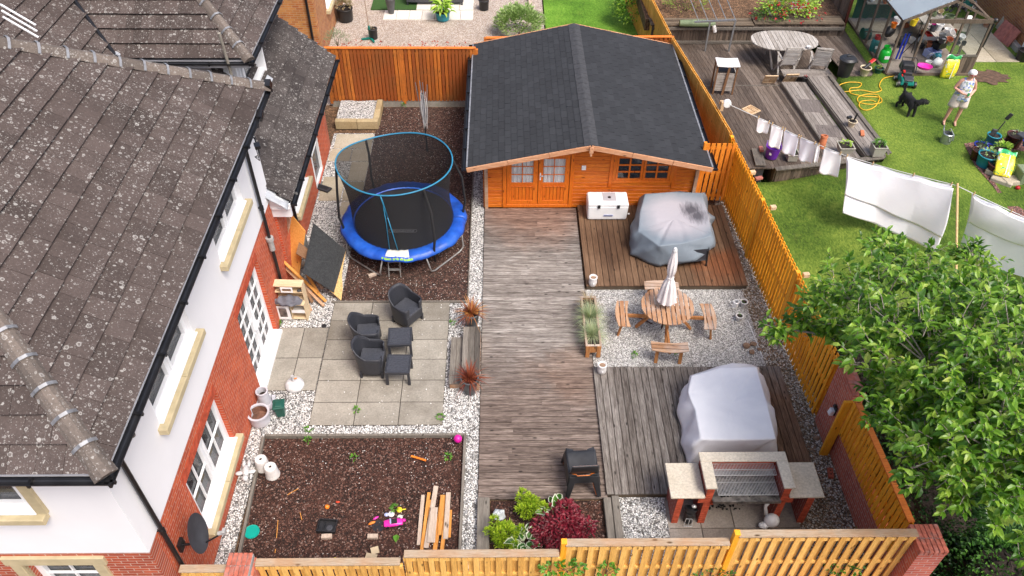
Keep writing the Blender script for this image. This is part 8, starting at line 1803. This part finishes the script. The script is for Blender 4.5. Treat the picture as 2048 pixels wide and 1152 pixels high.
def leafy_twig(a, b, L=.185, n=9):
    tw.tube([a, a.lerp(b, .5)+Vector((rnd(-.04, .04), rnd(-.04, .04), rnd(-.03, .05))), b], [.006, .005, .003], 4)
    d = (b-a).normalized(); sd_ = d.orthogonal().normalized()
    for k in range(n):
        q = k/(n-1); p = a.lerp(b, .25+.75*q); an = k*2.4+rnd(-.4, .4); r_ = Matrix.Rotation(an, 3, d) @ sd_
        ld = (r_*(1.0-.4*q)+d*(.35+.6*q)+Vector((0, 0, -.15))).normalized(); ll = L*rnd(.7, 1.15)*(1-.25*q); g.leaf(p, ld, ll, ll*.47, up=Vector((rnd(-.5, .5), rnd(-.5, .5), 1)), bend=rnd(.15, .5), fold=.16)
for (px, py, z, r_) in LB:
    c = G(px, py, z); nt_ = int(70*r_*r_+30*r_)+6
    m1 = top_.lerp(c, .5)+Vector((0, 0, .1)); bt = MB(); bt.tube([top_, m1, c], [.05, .032, .015], 7); bt.build('branch', 'bark_grey', tr_, w=True, smooth=True)
    for k in range(nt_):
        th = rnd(0, 6.283); zc = rnd(-.5, 1); sr = math.sqrt(1-min(1, zc*zc)); d = Vector((math.cos(th)*sr, math.sin(th)*sr, zc*.85)); q = rnd(.45, 1.0)**.6
        p = c+d*r_*q*(1+.18*math.sin(th*3+px)); out = (d+Vector((rnd(-.5, .5), rnd(-.5, .5), rnd(.1, .7)))).normalized(); ln = rnd(.22, .38)
        if k % 9 == 0: tw.tube([c.lerp(p, .15), c.lerp(p, .6)+Vector((0, 0, .06)), p], [.014, .009, .006], 4)
        leafy_twig(p-out*ln*.4, p+out*ln*.6, n=8)
        if k % 2: leafy_twig(p+Vector((rnd(-.15, .15), rnd(-.15, .15), -.12)), p+out*.2+Vector((rnd(-.2, .2), rnd(-.2, .2), .0)), n=6)
g.build('crown', 'leaf_cherry', tr_, w=True); tw.build('twigs', 'bark_grey', tr_, w=True)
for i, (cx, cy, rx, ry, h, m, n, lb) in enumerate(((7.7, 8.1, 1.0, 1.9, 1.0, 'leaf_ivy', 5200, 'dense dark glossy shrub behind the brick wall and tall fence'), (8.3, 6.0, 1.3, .9, .9, 'leaf_ivy', 3200, 'dark low shrub beside the large brick corner pillar'), (7.35, 10.8, .5, 1.0, .8, 'leaf_ivy', 900, 'dark foliage between the pier and the lawn'), (8.1, 6.05, .75, .55, 1.25, 'leaf_green', 900, 'brighter green bramble growing near the corner pillar'))):
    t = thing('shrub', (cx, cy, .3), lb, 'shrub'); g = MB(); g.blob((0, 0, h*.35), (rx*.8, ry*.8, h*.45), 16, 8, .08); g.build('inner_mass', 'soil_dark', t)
    leafcloud(t, 'foliage', (0, 0, h*.35), (rx, ry, h*.7), n, .085, .065, m, up=.6, shell=.6)
g = MB(); g.b2(6.75, 10.5, 3.5, 9.6, .2, .34); struct(g, 'shrub_border_soil', 'soil_dark')
for (px, py, px2, py2) in ((1648, 528, 1640, 560), (1585, 455, 1584, 475)): pass
g = MB(); g.tube([G(1653, 596, .35), G(1668, 552, .8)], .008, 5); tag(g.build('cane', 'peg_wood'), 'thin dry cane sticking out of the lawn near the fence', 'cane')
# ================================================================ loose stones and chips, as real pieces over the beds
def chipmat(name, cols, rough=.85):
    s = N(name); f = s.isl(); n = len(cols); return s.fin(s.ramp(f, [(i/n, c) for i, c in enumerate(cols)], 'CONSTANT'), rough, spec=.3)
chipmat('stone_chips', [(.56, .55, .53), (.76, .75, .73), (.38, .37, .36), (.68, .66, .63), (.84, .83, .81), (.20, .19, .18), (.60, .58, .55)])
chipmat('stone_chips_mixed', [(.62, .58, .52), (.30, .19, .12), (.48, .40, .31), (.72, .69, .64), (.20, .12, .07), (.40, .28, .18)])
chipmat('bark_chips', [(.060, .025, .018), (.105, .045, .032), (.035, .018, .014), (.15, .080, .062), (.08, .034, .025), (.05, .028, .022), (.21, .14, .115)])
def stones(name, rects, dens, s0, s1, m, z, label, flat=.6, holes=(), cat='gravel', edge=.0):
    g = MB(); random.seed(len(name)+int(dens))
    for (x0_, x1_, y0_, y1_) in rects:
        for _ in range(int((x1_-x0_)*(y1_-y0_)*dens)):
            x = rnd(x0_-edge, x1_+edge); y = rnd(y0_-edge, y1_+edge)
            if any(a < x < b and c < y < d for a, b, c, d in holes): continue
            r_ = rnd(s0, s1); a = rnd(0, 6.28); el = rnd(.55, 1.0); ca, sa = math.cos(a)*r_, math.sin(a)*r_; k = flat*r_; t1 = rnd(-.4, .4)*r_
            g.add([(x+ca, y+sa, z+t1), (x-sa*el, y+ca*el, z-t1*.5), (x-ca, y-sa, z-t1), (x+sa*el, y-ca*el, z+t1*.5), (x+rnd(-.3, .3)*r_, y+rnd(-.3, .3)*r_, z+k), (x, y, z-k)], [(0, 1, 4), (1, 2, 4), (2, 3, 4), (3, 0, 4), (1, 0, 5), (2, 1, 5), (3, 2, 5), (0, 3, 5)])
    return tag(g.build(name, m), label, cat, kind='stuff')
patio = (-3.93, -1.22, 9.70, 13.22); strip = (-5.02, -3.93, 10.60, 12.42)
stones('white_stones', [(-5.04, -.50, 9.48, 13.17), (-5.05, -4.80, 6.3, 9.48), (-.72, -.50, 6.3, 9.45), (-.78, -.50, 13.25, 21.8), (2.2, 3.0, 6.35, 8.0)], 480, .012, .026, 'stone_chips', .0, 'loose white stone chippings round the patio and deck', holes=(patio, strip))
stones('path_stones', [(-4.99, -3.85, 13.25, 20.3)], 500, .012, .026, 'stone_chips', .0, 'loose white stone chippings along the stepping path', holes=((-4.95, -3.8, 18.93, 20.36), (-4.31, -3.8, 16.5, 18.94), (-4.98, -4.35, 17.1, 18.2)))
stones('stray_stones', [patio, (-3.7, -1.1, 13.3, 14.6), (-4.6, -.85, 8.4, 9.38), (-1.9, -.85, 6.3, 9.3)], 11, .009, .017, 'stone_chips', .008, 'stray white chippings strewn over the slabs and bark', holes=())
stones('fine_stones', [(2.02, 5.72, 11.17, 13.6)], 640, .010, .021, 'stone_chips', .0, 'loose pale chippings under the round picnic table')
stones('mixed_stones', [(5.76, 6.25, 11.2, 16.5), (5.6, 6.4, 6.35, 8.1), (6.02, 6.35, 8.1, 11.2)], 420, .012, .028, 'stone_chips_mixed', .0, 'mixed brown and white stones along the right fence', edge=.03)
stones('bark_pieces', [(-4.70, -.80, 6.25, 9.37)], 700, .009, .026, 'bark_chips', -.02, 'loose red brown bark chips in the large front bed', .3)
stones('bark_pieces', [(-3.78, -.85, 13.28, 21.85)], 460, .009, .025, 'bark_chips', -.02, 'loose brown bark chips around the trampoline', .3)
stones('bark_pieces', [(-.2, 1.84, 6.2, 7.93)], 520, .012, .032, 'bark_chips', -.01, 'loose bark chips between the shrubs of the small bed', .3)
